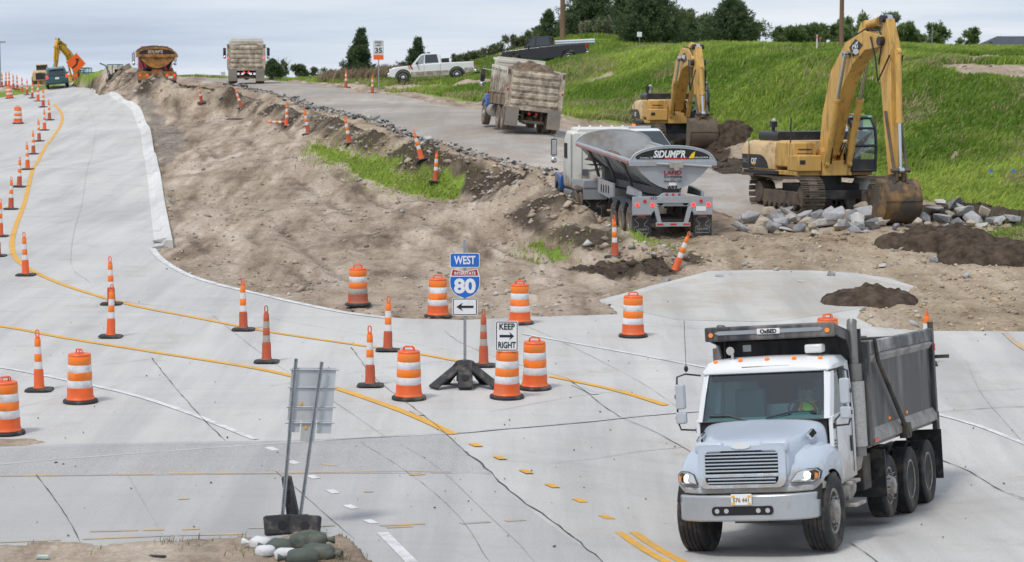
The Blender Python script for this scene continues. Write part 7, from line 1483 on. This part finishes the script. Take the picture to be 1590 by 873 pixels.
spots = [(1165, 352, .9), (1185, 356, 1.1), (1205, 352, 1.2), (1225, 350, .8), (1240, 345, .7), (1252, 352, 1.0), (1270, 346, 1.0), (1282, 352, 1.15), (1290, 342, 1.1), (1305, 350, .8), (1318, 344, .9), (1330, 350, .85), (1345, 345, .8), (1300, 358, .7), (1325, 360, .75), (1262, 359, .8), (1240, 360, .8), (1222, 361, .9), (1200, 363, 1.0), (1180, 364, .8), (1355, 357, .8), (1372, 360, .7), (1345, 363, .6), (1284, 364, .6), (1310, 366, .6), (1265, 367, .55), (1150, 358, .6), (1338, 338, 1.0), (1350, 352, .7), (1318, 336, .7), (1390, 358, .6), (1275, 338, .8), (1160, 345, 1.0), (1195, 344, 1.2), (1215, 341, .9), (1262, 352, .9), (1295, 352, .9), (1312, 356, .8), (1335, 356, .7), (1230, 355, .8), (1248, 343, .8), (1172, 360, .7), (1212, 357, .7), (1365, 352, .8),
         (1435, 345, .9), (1448, 335, 1.3), (1462, 345, .8), (1475, 338, .9), (1482, 325, 1.1), (1498, 338, 1.1), (1512, 345, .9), (1528, 340, .8), (1540, 349, .7), (1555, 345, .8), (1572, 350, .9), (1505, 352, .6), (1470, 355, .6), (1425, 355, .7), (1485, 350, .7), (1525, 353, .6), (1550, 356, .5), (1440, 352, .7), (1418, 340, .7), (1460, 328, .8), (1495, 328, .7)]
for i, (px, py, k) in enumerate(spots):
    x, y, z = gpx(px, py, surface); left_ = px < 1410
    o = inst('concrete_chunk', CH[i % 14]); k *= rr.uniform(.55, .98)
    o.matrix_world = Matrix.Translation((x, y, z + .17 * k + (rr.uniform(0, .3) if i % 3 == 0 else 0))) @ Euler((rr.uniform(-.5, .5), rr.uniform(-.5, .5), rr.uniform(0, 6.28))).to_matrix().to_4x4() @ Matrix.Scale(k, 4)
    tag(o, '%s broken concrete chunk, %s of the rubble heap %s of the excavator bucket' % (('grey', 'tan', 'dark grey', 'pale')[(i % 14) % 4], ('left end' if px < 1215 else 'middle' if px < 1290 else 'right end') if left_ else ('left end' if px < 1470 else 'middle' if px < 1520 else 'right end'), 'left' if left_ else 'right'), 'concrete chunk', 'broken concrete left of the bucket' if left_ else 'broken concrete right of the bucket')
x, y, z = gpx(1326, 322, surface)
big = inst('concrete_slab', chunk_mesh(40, (.42, .3, .85))); big.matrix_world = Matrix.Translation((x, y - 1.0, z + .55)) @ Euler((.2, .55, .4)).to_matrix().to_4x4(); tag(big, 'big upended slab of concrete leaning beside the excavator bucket', 'concrete slab')
LUMP = ['small concrete lump behind the tailgate of the grey trailer', 'small concrete lump on the dirt right of the tilted cone', 'small concrete lump at the left of the tilted cone foot', 'small lump on the dirt above the bleached slab', 'lump on the tan dirt below the right rubble heap', 'lump on the tan dirt above the dark soil pile', 'lump at the far edge of the bleached slab', 'lump on the tan dirt right of the slab', 'concrete lump beside the dark soil pile', 'tiny lump lying on the bleached slab', 'pale lump at the end of the ramp kerb']
for px, py, k in ((1075, 368, .4), (1118, 430, .25), (1035, 437, .3), (1205, 420, .25), (1450, 408, .4), (1370, 415, .35), (1290, 428, .3), (1500, 430, .3), (1355, 462, .5), (1245, 438, .22), (250, 378, .5)):
    x, y, z = gpx(px, py, surface); o = inst('concrete_chunk', CH[(px + py) % 14]); o.matrix_world = Matrix.Translation((x, y, z + .1 * k)) @ Euler((rr.uniform(-.4, .4), rr.uniform(-.4, .4), rr.uniform(0, 6.28))).to_matrix().to_4x4() @ Matrix.Scale(k, 4); tag(o, LUMP.pop(0), 'concrete chunk', 'stray concrete lumps')
# soil mound on the slab
def conform(o, sink=.04):
    bpy.context.view_layer.update(); me = o.data; co = np.array([v.co[:] for v in me.vertices]); M = np.array(o.matrix_world); w = co @ M[:3, :3].T + M[:3, 3]
    dz = terrain(w[:, 0], w[:, 1]) + np.clip(surface(w[:, 0], w[:, 1]) - terrain(w[:, 0], w[:, 1]), -.2, .12) - M[2, 3]
    for v, d_ in zip(me.vertices, dz): v.co.z += float(d_) - sink
x, y, z = gpx(1350, 468); mound = soil_heap('soil_pile', 2.6, 2.2, .38, m_soil_d, seed=21, n=44); tag(mound, 'flat pile of dark soil dumped on the bleached concrete slab', 'soil pile'); mound.matrix_world = Matrix.Translation((x, y, z + .02)) @ Matrix.Rotation(R(-10), 4, 'Z'); conform(mound)
for px, py, w, l, h, lab in ((1128, 225, 2.6, 1.6, .9, 'dark clods heaped right of the farther excavator bucket'), (1470, 385, 4.5, 2.2, .55, 'ridge of dark soil below the right rubble heap'), (1545, 402, 3.5, 2.4, .5, 'dark soil ridge at the right edge below the grass patch')):
    x, y, z = gpx(px, py); o = soil_heap('soil_pile', w, l, h, m_soil_d, seed=int(px), n=44); tag(o, lab, 'soil pile'); o.matrix_world = Matrix.Translation((x, y, z + .05)) @ Matrix.Rotation(R(-8), 4, 'Z'); conform(o)
# litter
m_lit = mat('litter_white', (.6, .62, .66), .5)
for nm, px, py, s_, m_, lab in (('plastic_strip', 340, 192, (.9, .12, .04), m_lit, 'pale plastic strip lying in the dirt left of the spoil bank'), ('rubber_strip', 368, 186, (1.3, .25, .08), m_black, 'dark rubber strip lying at the foot of the spoil bank'), ('rubber_mat', 240, 864, (.34, .09, .02), m_black, 'black rubber scrap on the soil at the bottom edge'), ('plastic_bottle', 66, 868, (.2, .07, .06), mat('pale_green_plastic', (.42, .52, .48), .3), 'pale green plastic bottle on the soil at bottom left')):
    x, y, z = gpx(px, py, surface); o = obj(nm, s_loft([[(a * k, q, b * k) for a, b in rrect(-s_[1] / 2, 0, s_[1] / 2, s_[2], s_[2] * .3)] for q, k in ((-s_[0] / 2, .7), (-s_[0] / 2.4, 1), (s_[0] / 3, 1), (s_[0] / 2.2, .5), (s_[0] / 2, .45))]), m_, bevel=.004); tag(o, lab, 'litter'); o.matrix_world = Matrix.Translation((x, y, z)) @ Matrix.Rotation(R(80), 4, 'Z')

# ---------------------------------------------------------------- grass
m_blade = attr_mat('grass_blades', .75, .35, .2)
def blades(name, x, y, h, cols, label, lean=(.25, -.05), w=.045, seed=0, z=None):
    r = np.random.default_rng(seed); n = len(x); z = surface(x, y) if z is None else z
    a = r.uniform(0, 6.28, n); ca, sa = np.cos(a), np.sin(a); ww = w * r.uniform(.6, 1.4, n)
    lx_ = h * (lean[0] + r.normal(0, .28, n)); ly_ = h * (lean[1] + r.normal(0, .28, n))
    b0 = np.stack([x - ca * ww, y - sa * ww, z - .03], -1); b1 = np.stack([x + ca * ww, y + sa * ww, z - .03], -1)
    m0 = np.stack([x - ca * ww * .7 + lx_ * .4, y - sa * ww * .7 + ly_ * .4, z + h * .62], -1); m1 = np.stack([x + ca * ww * .7 + lx_ * .4, y + sa * ww * .7 + ly_ * .4, z + h * .62], -1)
    tp = np.stack([x + lx_ * 1.1, y + ly_ * 1.1, z + h * .97], -1)
    V_ = np.stack([b0, b1, m1, m0, tp], 1).reshape(-1, 3); o5 = (np.arange(n) * 5)[:, None]
    F_ = np.concatenate([o5 + np.array([[0, 1, 2]]), o5 + np.array([[0, 2, 3]]), o5 + np.array([[3, 2, 4]])])
    t = np.ones((n, 5, 4)); t[..., :3] = cols[:, None]
    me = fast_mesh(name, V_, F_, {'tint': t.reshape(-1, 4)}); me.materials.append(m_blade); o = bpy.data.objects.new(name, me); COL.objects.link(o); tag(o, label, 'grass', kind='stuff'); return o
def grass_cols(x, y, r, dry=.0):
    n1 = fbm(x * .12, y * .08, 81, 4); n2 = fbm(x * .7, y * .5, 83, 3); k = np.clip((n1 - .5) * 3 + .5 + (n2 - .5) * 1.2, 0, 1)[:, None]
    c = (1 - k) * np.array([[.165, .265, .04]]) + k * np.array([[.40, .50, .10]])
    d = (r.uniform(0, 1, len(x)) < np.clip((fbm(x * .25, y * .18, 87, 4) - .56) * 4, 0, .6) + .05 + dry)[:, None]
    c = np.where(d, np.array([[.42, .37, .20]]), c); return c * r.uniform(.82, 1.18, len(x))[:, None]
N_ = 640000; yg = np.exp(r_.uniform(math.log(76), math.log(205), N_)); xg = np.where(r_.uniform(0, 1, N_) < .9, r_.uniform(-.62, 1, N_), r_.uniform(1, 1.45, N_)) * (yg * .2093 * 1.06 + 1)
_k = zone(GRASS, xg, yg); xg, yg = xg[_k], yg[_k]; _, hd, gg, gd, gt, gy_, bmh, _ = surface(xg, yg, True)
slope_keep = gg & (fbm(xg * .9, yg * .9, 91, 2) > .22); xg, yg = xg[slope_keep], yg[slope_keep]
patch = zone(GRASS[1:], xg, yg); hg = np.where(patch, .35, 1.0) * (.12 + .34 * np.clip(fbm(xg * .3, yg * .25, 93, 3), 0, 1) * r_.uniform(.5, 1.3, len(xg)))
blades('grass', xg, yg, hg, grass_cols(xg, yg, r_), 'long windblown green grass covering the bank and verge', lean=(.38, -.1), w=.038)
# extra dense tufts on the small patches
for k, P in enumerate(GRASS[1:]):
    A_ = np.array(P); n = 26000 if k == 0 else 3500; x_ = r_.uniform(A_[:, 0].min() - 1, A_[:, 0].max() + 1, n); y_ = r_.uniform(A_[:, 1].min() - 2.5, A_[:, 1].max() + 2.5, n); q = pip(P, x_ + r_.normal(0, .45, n), y_ + r_.normal(0, 1.3, n)); x_, y_ = x_[q], y_[q]
    if len(x_): blades('grass_patch', x_, y_, r_.uniform(.05, .17, len(x_)), grass_cols(x_, y_, r_), 'low green grass growing in a patch on the dirt', w=.022, seed=k)
# weeds and dead grass at the crest
n = 9000; yd = r_.uniform(178, 205, n); xd = (r_.uniform(495, 625, n) - CX) * yd / F_PX; bump_ = np.exp(-((xd + 11) / 4) ** 2)
blades('dry_grass', xd, yd, r_.uniform(.3, .8, n) * (.5 + bump_), np.array([[.36, .28, .19]]) * r_.uniform(.6, 1.25, n)[:, None], 'tan dead grass on the crest below the conifer', w=.05, seed=77)
n = 2600; xi = r_.uniform(-8.5, -1.9, n); yi = r_.uniform(31, 37, n); q = pip(ISLAND, xi, yi) & (fbm(xi * 1.3, yi * 1.3, 97, 2) > .60); xi, yi = xi[q], yi[q]
blades('sparse_grass', xi, yi, r_.uniform(.04, .13, len(xi)), np.where((r_.uniform(0, 1, len(xi)) < .35)[:, None], np.array([[.16, .24, .05]]), np.array([[.30, .25, .15]])) * r_.uniform(.7, 1.2, len(xi))[:, None], 'sparse weeds on the soil island at the bottom', w=.008, seed=5)

# ---------------------------------------------------------------- trees
m_leaf = attr_mat('foliage', .7, .25, .2); m_bark = mat('bark', (.10, .075, .055), .95, var=.3, scale=5, bump=.6, bscale=12); m_twig = mat('grey_twigs', (.20, .165, .14), .95, var=.2)
def leaf_cloud(C, D, size, tint, r, tris=6, spread=1.0):
    """tufts at C pointing along D; each a fan of narrow leaves"""
    n = len(C); C = np.repeat(C, tris, 0); D = np.repeat(D, tris, 0); s = np.repeat(size, tris); t = np.repeat(tint, tris, 0)
    C = C + r.normal(0, .45, C.shape) * s[:, None] * spread
    d = D + r.normal(0, .55, D.shape); d /= np.linalg.norm(d, axis=1)[:, None] + 1e-9
    u = np.cross(d, r.normal(0, 1, d.shape)); u /= np.linalg.norm(u, axis=1)[:, None] + 1e-9
    L_ = s * r.uniform(.7, 1.4, len(s)); W = s * r.uniform(.18, .34, len(s))
    V_ = np.stack([C - u * W[:, None], C + u * W[:, None], C + d * L_[:, None]], 1).reshape(-1, 3); F_ = np.arange(len(V_)).reshape(-1, 3)
    tt = np.ones((len(C), 3, 4)); tt[..., :3] = (t * r.uniform(.8, 1.2, (len(t), 1)))[:, None]; return V_, F_, tt.reshape(-1, 4)
def trunk_shape(H, r0, seed, limbs=6, top=.9, spread=.5):
    r = random.Random(seed); S = [s_tube([(0, 0, -.3), (r.uniform(-.1, .1), r.uniform(-.1, .1), H * .3), (r.uniform(-.2, .2), r.uniform(-.2, .2), H * .6), (r.uniform(-.2, .2), 0, H * top)], [r0, r0 * .8, r0 * .5, r0 * .12], 8)]
    L_ = []
    for k in range(limbs):
        z = H * r.uniform(.18, .7); a = r.uniform(0, 6.28); l = H * spread * r.uniform(.35, .6); L_.append(s_tube([(0, 0, z), (math.cos(a) * l * .5, math.sin(a) * l * .5, z + l * .3), (math.cos(a) * l, math.sin(a) * l, z + l * .75)], [r0 * .35, r0 * .22, r0 * .06], 6))
    return S, L_
def conifer(px, top, wpx, d, base_z=None, seed=0, label='', lean=.0, ragged=.25, n=2600, tone=1.0, fat=1.0):
    r = np.random.default_rng(seed); X0 = (px - CX) * d / F_PX; zb = sz(X0, d) if base_z is None else base_z
    H = (CAM_H + d * (140 - top) / F_PX) - zb; Rr = wpx / 2 * d / F_PX
    t = thing('conifer_tree', label, 'tree', 'dark conifers along the skyline')
    S, L_ = trunk_shape(H, .05 * H * .5, seed, 8); obj('trunk', S, m_bark, t)
    for q in L_: obj('limb', q, m_bark, t)
    nb = max(70, n // 14); vr = .20 + .25 * ragged
    def prof(h): return np.where(h < .16, .62 + h * 2.2, (1 - h) ** (.72 * fat) * 1.13)
    bh_ = r.beta(1.0, 1.15, nb) * 1.0; ba = r.uniform(0, 6.28, nb); bl = Rr * prof(bh_) * r.uniform(1 - vr, 1 + vr, nb) * (1 + ragged * (r.uniform(0, 1, nb) < .2)) + .05 * Rr
    be = r.uniform(.35, 1.0, nb) + bh_ * .5; bt = r.uniform(0, 1, nb)
    k = r.integers(0, nb, n); tt_ = r.uniform(.15, 1.0, n) ** .7; el = bl[k] * tt_
    spread_ = (.16 * bl[k] * (1.15 - tt_) + .035 * Rr)[:, None]
    C = np.stack([el * np.cos(ba[k]), el * np.sin(ba[k]), bh_[k] * H * .93 + el * be[k] * .34 * (1 - .6 * bh_[k])], -1) + r.normal(0, 1, (n, 3)) * spread_
    hh = np.clip(C[:, 2] / H, 0, 1.05); C[:, 0] += lean * H * hh * hh; C[:, 2] = np.minimum(C[:, 2], H * (1.0 + r.uniform(-.03, .05, n)))
    D = np.stack([np.cos(ba[k]) * .8 + lean, np.sin(ba[k]) * .8, .55 + be[k] * .6], -1); D /= np.linalg.norm(D, axis=1)[:, None]
    cl = np.clip(bt[k] * .75 + r.uniform(-.1, .25, n), 0, 1)[:, None]; base = np.array([[.040, .072, .034]]) * (1 - cl) + np.array([[.115, .150, .068]]) * cl
    V_, F_, tt = leaf_cloud(C, D, np.full(n, .21) * (H / 6) ** .4, base * tone * 1.35, r, 7)
    me = fast_mesh('crown', V_, F_, {'tint': tt}); me.materials.append(m_leaf); o = bpy.data.objects.new('crown', me); COL.objects.link(o); o.parent = t
    t.location = (X0, d, zb); return t
def broadleaf(px, top, wpx, d, seed=0, label='', name='broadleaf_tree', group='leafy trees beyond the bank', n=1500, col=((.05, .085, .025), (.14, .19, .07)), clumps=16, low=.25, leaf=.30, base_drop=0.0, twigs=0, cat='tree', trunk=True):
    r = np.random.default_rng(seed); X0 = (px - CX) * d / F_PX; zb = sz(X0, d) - base_drop; H = max(1.0, (CAM_H + d * (140 - top) / F_PX) - zb); Rr = wpx / 2 * d / F_PX
    t = thing(name, label, cat, group); S, L_ = trunk_shape(H, .03 * H + .03, seed, 7, .8, .6 * min(1.2, 2 * Rr / H))
    if trunk:
        obj('trunk', S, m_bark if not twigs else m_twig, t)
        for q in L_: obj('limb', q, m_bark if not twigs else m_twig, t)
    cc = np.stack([r.normal(0, .42, clumps) * Rr, r.normal(0, .42, clumps) * Rr, (low + (1 - low) * r.beta(1.6, 1.3, clumps)) * H], -1); cr_ = r.uniform(.10, .24, clumps) * min(Rr, H * .5)
    cc[:, 2] = np.minimum(cc[:, 2], H - cr_ * .8); k = r.integers(0, clumps, n); dv = r.normal(0, 1, (n, 3)); dv /= np.linalg.norm(dv, axis=1)[:, None]
    C = cc[k] + dv * (cr_[k] * r.uniform(.35, 1.08, n))[:, None]; sh = r.uniform(0, 1, clumps)[k][:, None]; base = np.array([col[0]]) * (1 - sh) + np.array([col[1]]) * sh
    D = dv * .7 + np.array([[0.1, 0, .35]]); D /= np.linalg.norm(D, axis=1)[:, None]
    V_, F_, tt = leaf_cloud(C, D, np.full(n, leaf), base, r, 6)
    me = fast_mesh('crown', V_, F_, {'tint': tt}); me.materials.append(m_leaf); o = bpy.data.objects.new('crown', me); COL.objects.link(o); o.parent = t
    if twigs:
        for q in range(twigs):
            a = r.uniform(0, 6.28); l = Rr * r.uniform(.4, 1); obj('twig', s_tube([(r.normal(0, .2) * Rr, r.normal(0, .2) * Rr, 0), (math.cos(a) * l * .5, math.sin(a) * l * .5, H * .6), (math.cos(a) * l + .2, math.sin(a) * l, H * r.uniform(.85, 1.1))], [.05, .035, .012], 5), m_twig, t)
    t.location = (X0, d, zb); return t
conifer(556, 42, 46, 182, seed=1, label='lone dark conifer left of the speed limit sign, bent by the wind', lean=.10, n=2000, fat=1.45)
conifer(648, 57, 42, 200, seed=2, label='small dark conifer behind the white pickup', lean=.03, n=1500, fat=1.45)
conifer(424, 92, 32, 205, seed=3, label='small round dark conifer beside the far dump truck', n=1300, fat=.8)
conifer(846, 14, 36, 192, seed=4, label='ragged wind-bent conifer left of the utility pole', lean=.12, ragged=.8, n=1300, tone=1.1, fat=1.2)
conifer(888, 22, 58, 196, seed=5, label='dark conifer just behind the utility pole', n=2200, fat=1.35)
conifer(918, -48, 96, 200, seed=6, label='tall dark conifer at the left of the skyline cluster', n=4600, fat=1.25)
conifer(970, -18, 80, 196, seed=7, label='middle conifer of the skyline cluster behind the leaning pole', n=3000, fat=1.35)
conifer(1008, -30, 104, 180, seed=8, label='broad dark conifer at the right end of the skyline cluster', n=4600, fat=1.25)
conifer(1072, 26, 48, 184, seed=9, label='small olive conifer between the two big ones', n=1500, tone=1.25, fat=1.2)
conifer(1134, -4, 96, 172, seed=10, label='broad lone conifer right of the farther excavator boom', n=4800, fat=1.25)
G1 = ((.075, .125, .04), (.19, .26, .10))
for i, (px, tp_, w, d, lab) in enumerate([(1222, 46, 60, 205, 'low leafy tree behind the bank, leftmost of the green row'), (1256, 40, 60, 210, 'leafy tree second in the green row behind the bank'), (1300, 34, 60, 214, 'leafy tree just left of the right utility pole'), (1330, 22, 76, 220, 'tallest leafy tree right of the utility pole'), (1372, 24, 70, 216, 'leafy tree behind the stick of the right excavator'), (1402, 40, 56, 210, 'leafy tree right of the excavator stick'), (1452, 38, 44, 205, 'separate pale leafy tree by the fence post'), (1504, 47, 32, 215, 'small leafy tree left of the dark house roof'), (1060, 18, 40, 205, 'thin pale leafy tree behind the small conifer'), (1094, 24, 42, 205, 'thin light green tree left of the lone conifer')]):
    broadleaf(px, tp_, w, d, 30 + i, lab, n=1900 if i < 6 else 800, clumps=34, leaf=.24, col=G1 if i < 8 else ((.12, .16, .07), (.22, .26, .13)), low=.12 if i < 8 else .3)
for i, (px, tp_, w, d) in enumerate([(736, 88, 36, 196), (756, 78, 36, 198), (778, 70, 40, 200), (800, 58, 42, 200), (820, 52, 40, 202), (842, 46, 40, 204), (862, 40, 36, 200), (716, 98, 30, 196)]):
    broadleaf(px, tp_, w, d, 60 + i, ['bushy grey-green shrub on the slope, left of the black pickup roof', 'bushy shrub on the slope above the white pickup tailgate', 'leggy shrub in the middle of the slope thicket', 'taller shrub of the slope thicket below the bent conifer', 'twiggy shrub left of the bent conifer', 'twiggy shrub under the bent conifer', 'shrub at the foot of the utility pole', 'lowest shrub at the left end of the slope thicket'][i], 'shrub', 'shrubs on the slope', 700, ((.10, .13, .06), (.25, .28, .16)), 18, .05, .2, twigs=7, cat='shrub', trunk=False)
for i, (px, tp_, w, d, lab) in enumerate([(468, 106, 40, 215, 'low green shrub left of the far house'), (440, 92, 22, 225, 'bare twiggy tree beside the small round conifer'), (512, 108, 22, 230, 'pale young tree in front of the far house')]):
    broadleaf(px, tp_, w, d, 80 + i, lab, 'shrub', 'shrubs on the slope', (600, 120, 160)[i], ((.07, .10, .05), (.17, .21, .11)), 10, .1, .2, twigs=(2, 14, 8)[i], cat='shrub', trunk=False)
for i, (px, d) in enumerate(((905, 188), (930, 190), (945, 189), (975, 187))): broadleaf(px, 34, 26, d, 90 + i, ['bare grey sapling right of the utility pole', 'bare grey sapling at the foot of the tall conifer', 'budding sapling under the leaning pole', 'budding sapling right of the leaning pole'][i], 'sapling', 'bare saplings in front of the conifers', 130, ((.12, .14, .07), (.25, .27, .16)), 8, .3, .18, twigs=10, cat='sapling', trunk=False)

# ---------------------------------------------------------------- poles, posts, houses
m_wood = mat('weathered_pole', (.22, .135, .085), .9, var=.25, scale=3, streak=True, bump=.4, bscale=15); m_post = mat('grey_post', (.23, .21, .19), .9, var=.2)
for px, by, d, r0, h, lab in ((873, 62, 182, .20, 10.5, 'brown wooden utility pole at the left end of the conifers'), (1304, 92, 138, .135, 9.0, 'wooden utility pole behind the right excavator boom')):
    X0 = (px - CX) * d / F_PX; zb = sz(X0, d); t = thing('utility_pole', lab, 'utility pole', 'wooden utility poles')
    obj('shaft', s_tube([(0, 0, -.5), (.02, 0, h * .5), (0, 0, h)], [r0, r0 * .9, r0 * .75], 12), m_wood, t); obj('crossarm', s_box((0, .1, h - .6), (2.2, .1, .12)), m_wood, t)
    for x_ in (-.9, 0, .9): obj('insulator', s_lathe([(.03, 0), (.06, .06), (.05, .12), (.06, .16), (.02, .2)], (x_, .1, h - .54), 'z', 10), m_rim, t)
    t.location = (X0, d, zb)
X0 = (968 - CX) * 182 / F_PX; lp = thing('leaning_post', 'thin grey post leaning left in front of the conifers', 'post'); obj('shaft', s_tube([(0, 0, -.1), (-1.15, 0, 1.85)], .055, 8), m_post, lp); obj('end_cap', s_cyl((-1.13, 0, 1.82), (-1.17, 0, 1.90), .07, n=8), m_post, lp); lp.location = (X0, 182, sz(X0, 182))
for px, d, h, m_, lab in ((1266, 137, .95, m_swhite, 'left one of two survey stakes on the bank'), (1271, 137, .85, m_wood, 'right one of two survey stakes, with pink ribbon'), (1444, 134, 1.3, m_post, 'thin dark fence post near the bank top')):
    X0 = (px - CX) * d / F_PX; t = thing('stake', lab, 'stake', 'stakes on the bank'); obj('shaft', s_loft([[(a, b, 0) for a, b in ((-.03, -.02), (.03, -.02), (.03, .02), (-.03, .02))], [(a + .02, b, h) for a, b in ((-.03, -.02), (.03, -.02), (.03, .02), (-.03, .02))]]), m_, t); obj('ribbon', s_box((.02, 0, h - .12), (.09, .07, .08)), mat('pink_ribbon_%d' % px, (.75, .12, .2), .6) if px != 1444 else m_post, t); t.location = (X0, d, sz(X0, d))
X0 = (992 - CX) * 172 / F_PX; wb = thing('notice_board', 'small blank white board in front of the broad conifer', 'sign'); obj('board', s_box((0, 0, 1.15), (.34, .03, .34)), m_swhite, wb, bevel=.01); obj('post', s_box((0, .03, .5), (.05, .05, 1.1)), m_post, wb); wb.location = (X0, 172, sz(X0, 172))
X0 = (860 - CX) * 180 / F_PX; tb = thing('utility_box', 'small orange-brown box left of the utility pole', 'utility box'); obj('box', s_box((0, 0, .35), (.3, .25, .5)), mat('rusty_box', (.45, .20, .09), .7), tb, bevel=.02); obj('lid', s_box((0, 0, .62), (.34, .29, .05)), mat('rusty_lid', (.35, .15, .07), .7), tb); tb.location = (X0, 180, sz(X0, 180))
for px, py in ((1536, 291), (1571, 291), (1062, 0)):
    if py == 0: continue
    x, y, z = gpx(px, py); t = thing('marker_flag', 'tiny blue marker flag in the long grass at right', 'flag', 'blue marker flags'); obj('wire', s_tube([(0, 0, 0), (0, 0, .55)], .008, 5), m_steel, t); obj('flag', s_box((.06, 0, .5), (.12, .01, .1)), mat('flag_blue_%d' % px, (.02, .22, .65), .6), t); t.location = (x, y, z + .1)
X0 = (2 - CX) * 300 / F_PX; lt = thing('light_mast', 'thin grey mast at the left edge of the skyline', 'mast'); zb = tz(X0, 300.0); zt_ = CAM_H + 300 * (140 - 66) / F_PX
obj('shaft', s_tube([(0, 0, 0), (0, 0, zt_ - zb)], [.28, .14], 8), m_steel, lt); obj('lamp_head', s_box((.3, 0, zt_ - zb), (1.0, .3, .18)), m_steel, lt); lt.location = (X0, 300, zb)
m_roof1 = mat('slate_blue_shingles', (.060, .068, .090), .85, var=.2, scale=1.2); m_roof2 = mat('grey_shingles', (.17, .17, .19), .85, var=.15); m_wall = mat('pale_siding', (.55, .54, .52), .8, var=.06); m_wall2 = mat('grey_siding', (.34, .36, .39), .8, var=.06); m_roof3 = mat('brown_shingles', (.17, .12, .10), .85, var=.15)
def house(px, d, top, wpx, hw, rm, wm, label, gables=((0, .5),), depth=9, eave=2.6, base=None):
    X0 = (px - CX) * d / F_PX; W = wpx * d / F_PX; zt = CAM_H + d * (140 - top) / F_PX; zb = zt - hw
    t = thing('house', label, 'house', 'far houses behind the crest'); zr = hw - eave
    obj('wall', s_box((0, 0, (hw - eave * .0 - zr) / 2 - 4 + 2), (W, depth, hw - zr + 4)), wm, t)
    e = .5; he = hw - zr
    V_ = [(-W / 2 - e, -depth / 2 - e, he), (W / 2 + e, -depth / 2 - e, he), (W / 2 + e, depth / 2 + e, he), (-W / 2 - e, depth / 2 + e, he), (-W / 2 + depth * .42, 0, hw), (W / 2 - depth * .42, 0, hw)]
    rf = obj('roof', (np.array(V_, float), [(0, 1, 5, 4), (1, 2, 5), (2, 3, 4, 5), (3, 0, 4), (3, 2, 1, 0)]), rm, t); obj('chimney', s_box((W * .2, .8, hw), (.6, .6, 1.0)), wm, rf); obj('eave_trim', s_box((0, -depth / 2 - e - .02, he - .08), (W + 1, .06, .2)), m_white, rf)
    for gx, gw in gables:
        w_ = W * gw / 2; gh = he + (hw - he) * min(1.0, 1.15 * gw + .35); g = [(gx * W - w_, he), (gx * W + w_, he), (gx * W, gh)]
        obj('gable', s_prism(g, 'y', -depth / 2 - 1.2, -depth * .1), wm if gw < .3 else rm, rf); obj('gable_trim', [s_tube([(gx * W - w_, -depth / 2 - 1.25, he), (gx * W, -depth / 2 - 1.25, gh), (gx * W + w_, -depth / 2 - 1.25, he)], .10, 5)], m_white if gw < .3 else rm, rf)
    for k in (-.3, 0, .3): w_ = obj('window', s_box((k * W, -depth / 2 - .03, he - 1.1), (1.2, .08, 1.2)), m_darkglass, t); obj('frame', s_box((k * W, -depth / 2 - .05, he - 1.76), (1.4, .1, .1)), m_white, w_)
    t.location = (X0, d, zb); return t
house(1566, 300, 57, 160, 6.5, m_roof1, m_wall2, 'house with dark slate blue hip roof at the right skyline', ((-.30, .3), (.3, .35)), depth=11, eave=3.9)
house(482, 340, 113, 70, 4.4, m_roof2, m_wall, 'pale house with grey roof behind the crest, left of the lone conifer', ((-.1, .22),))
house(560, 350, 112, 60, 4.2, m_roof3, m_wall, 'brown roofed house behind the lone conifer', ((.2, .2),))
house(335, 380, 117, 60, 4.2, m_roof2, m_wall, 'distant low grey roofed house left of the far dump truck', ((.25, .22),))
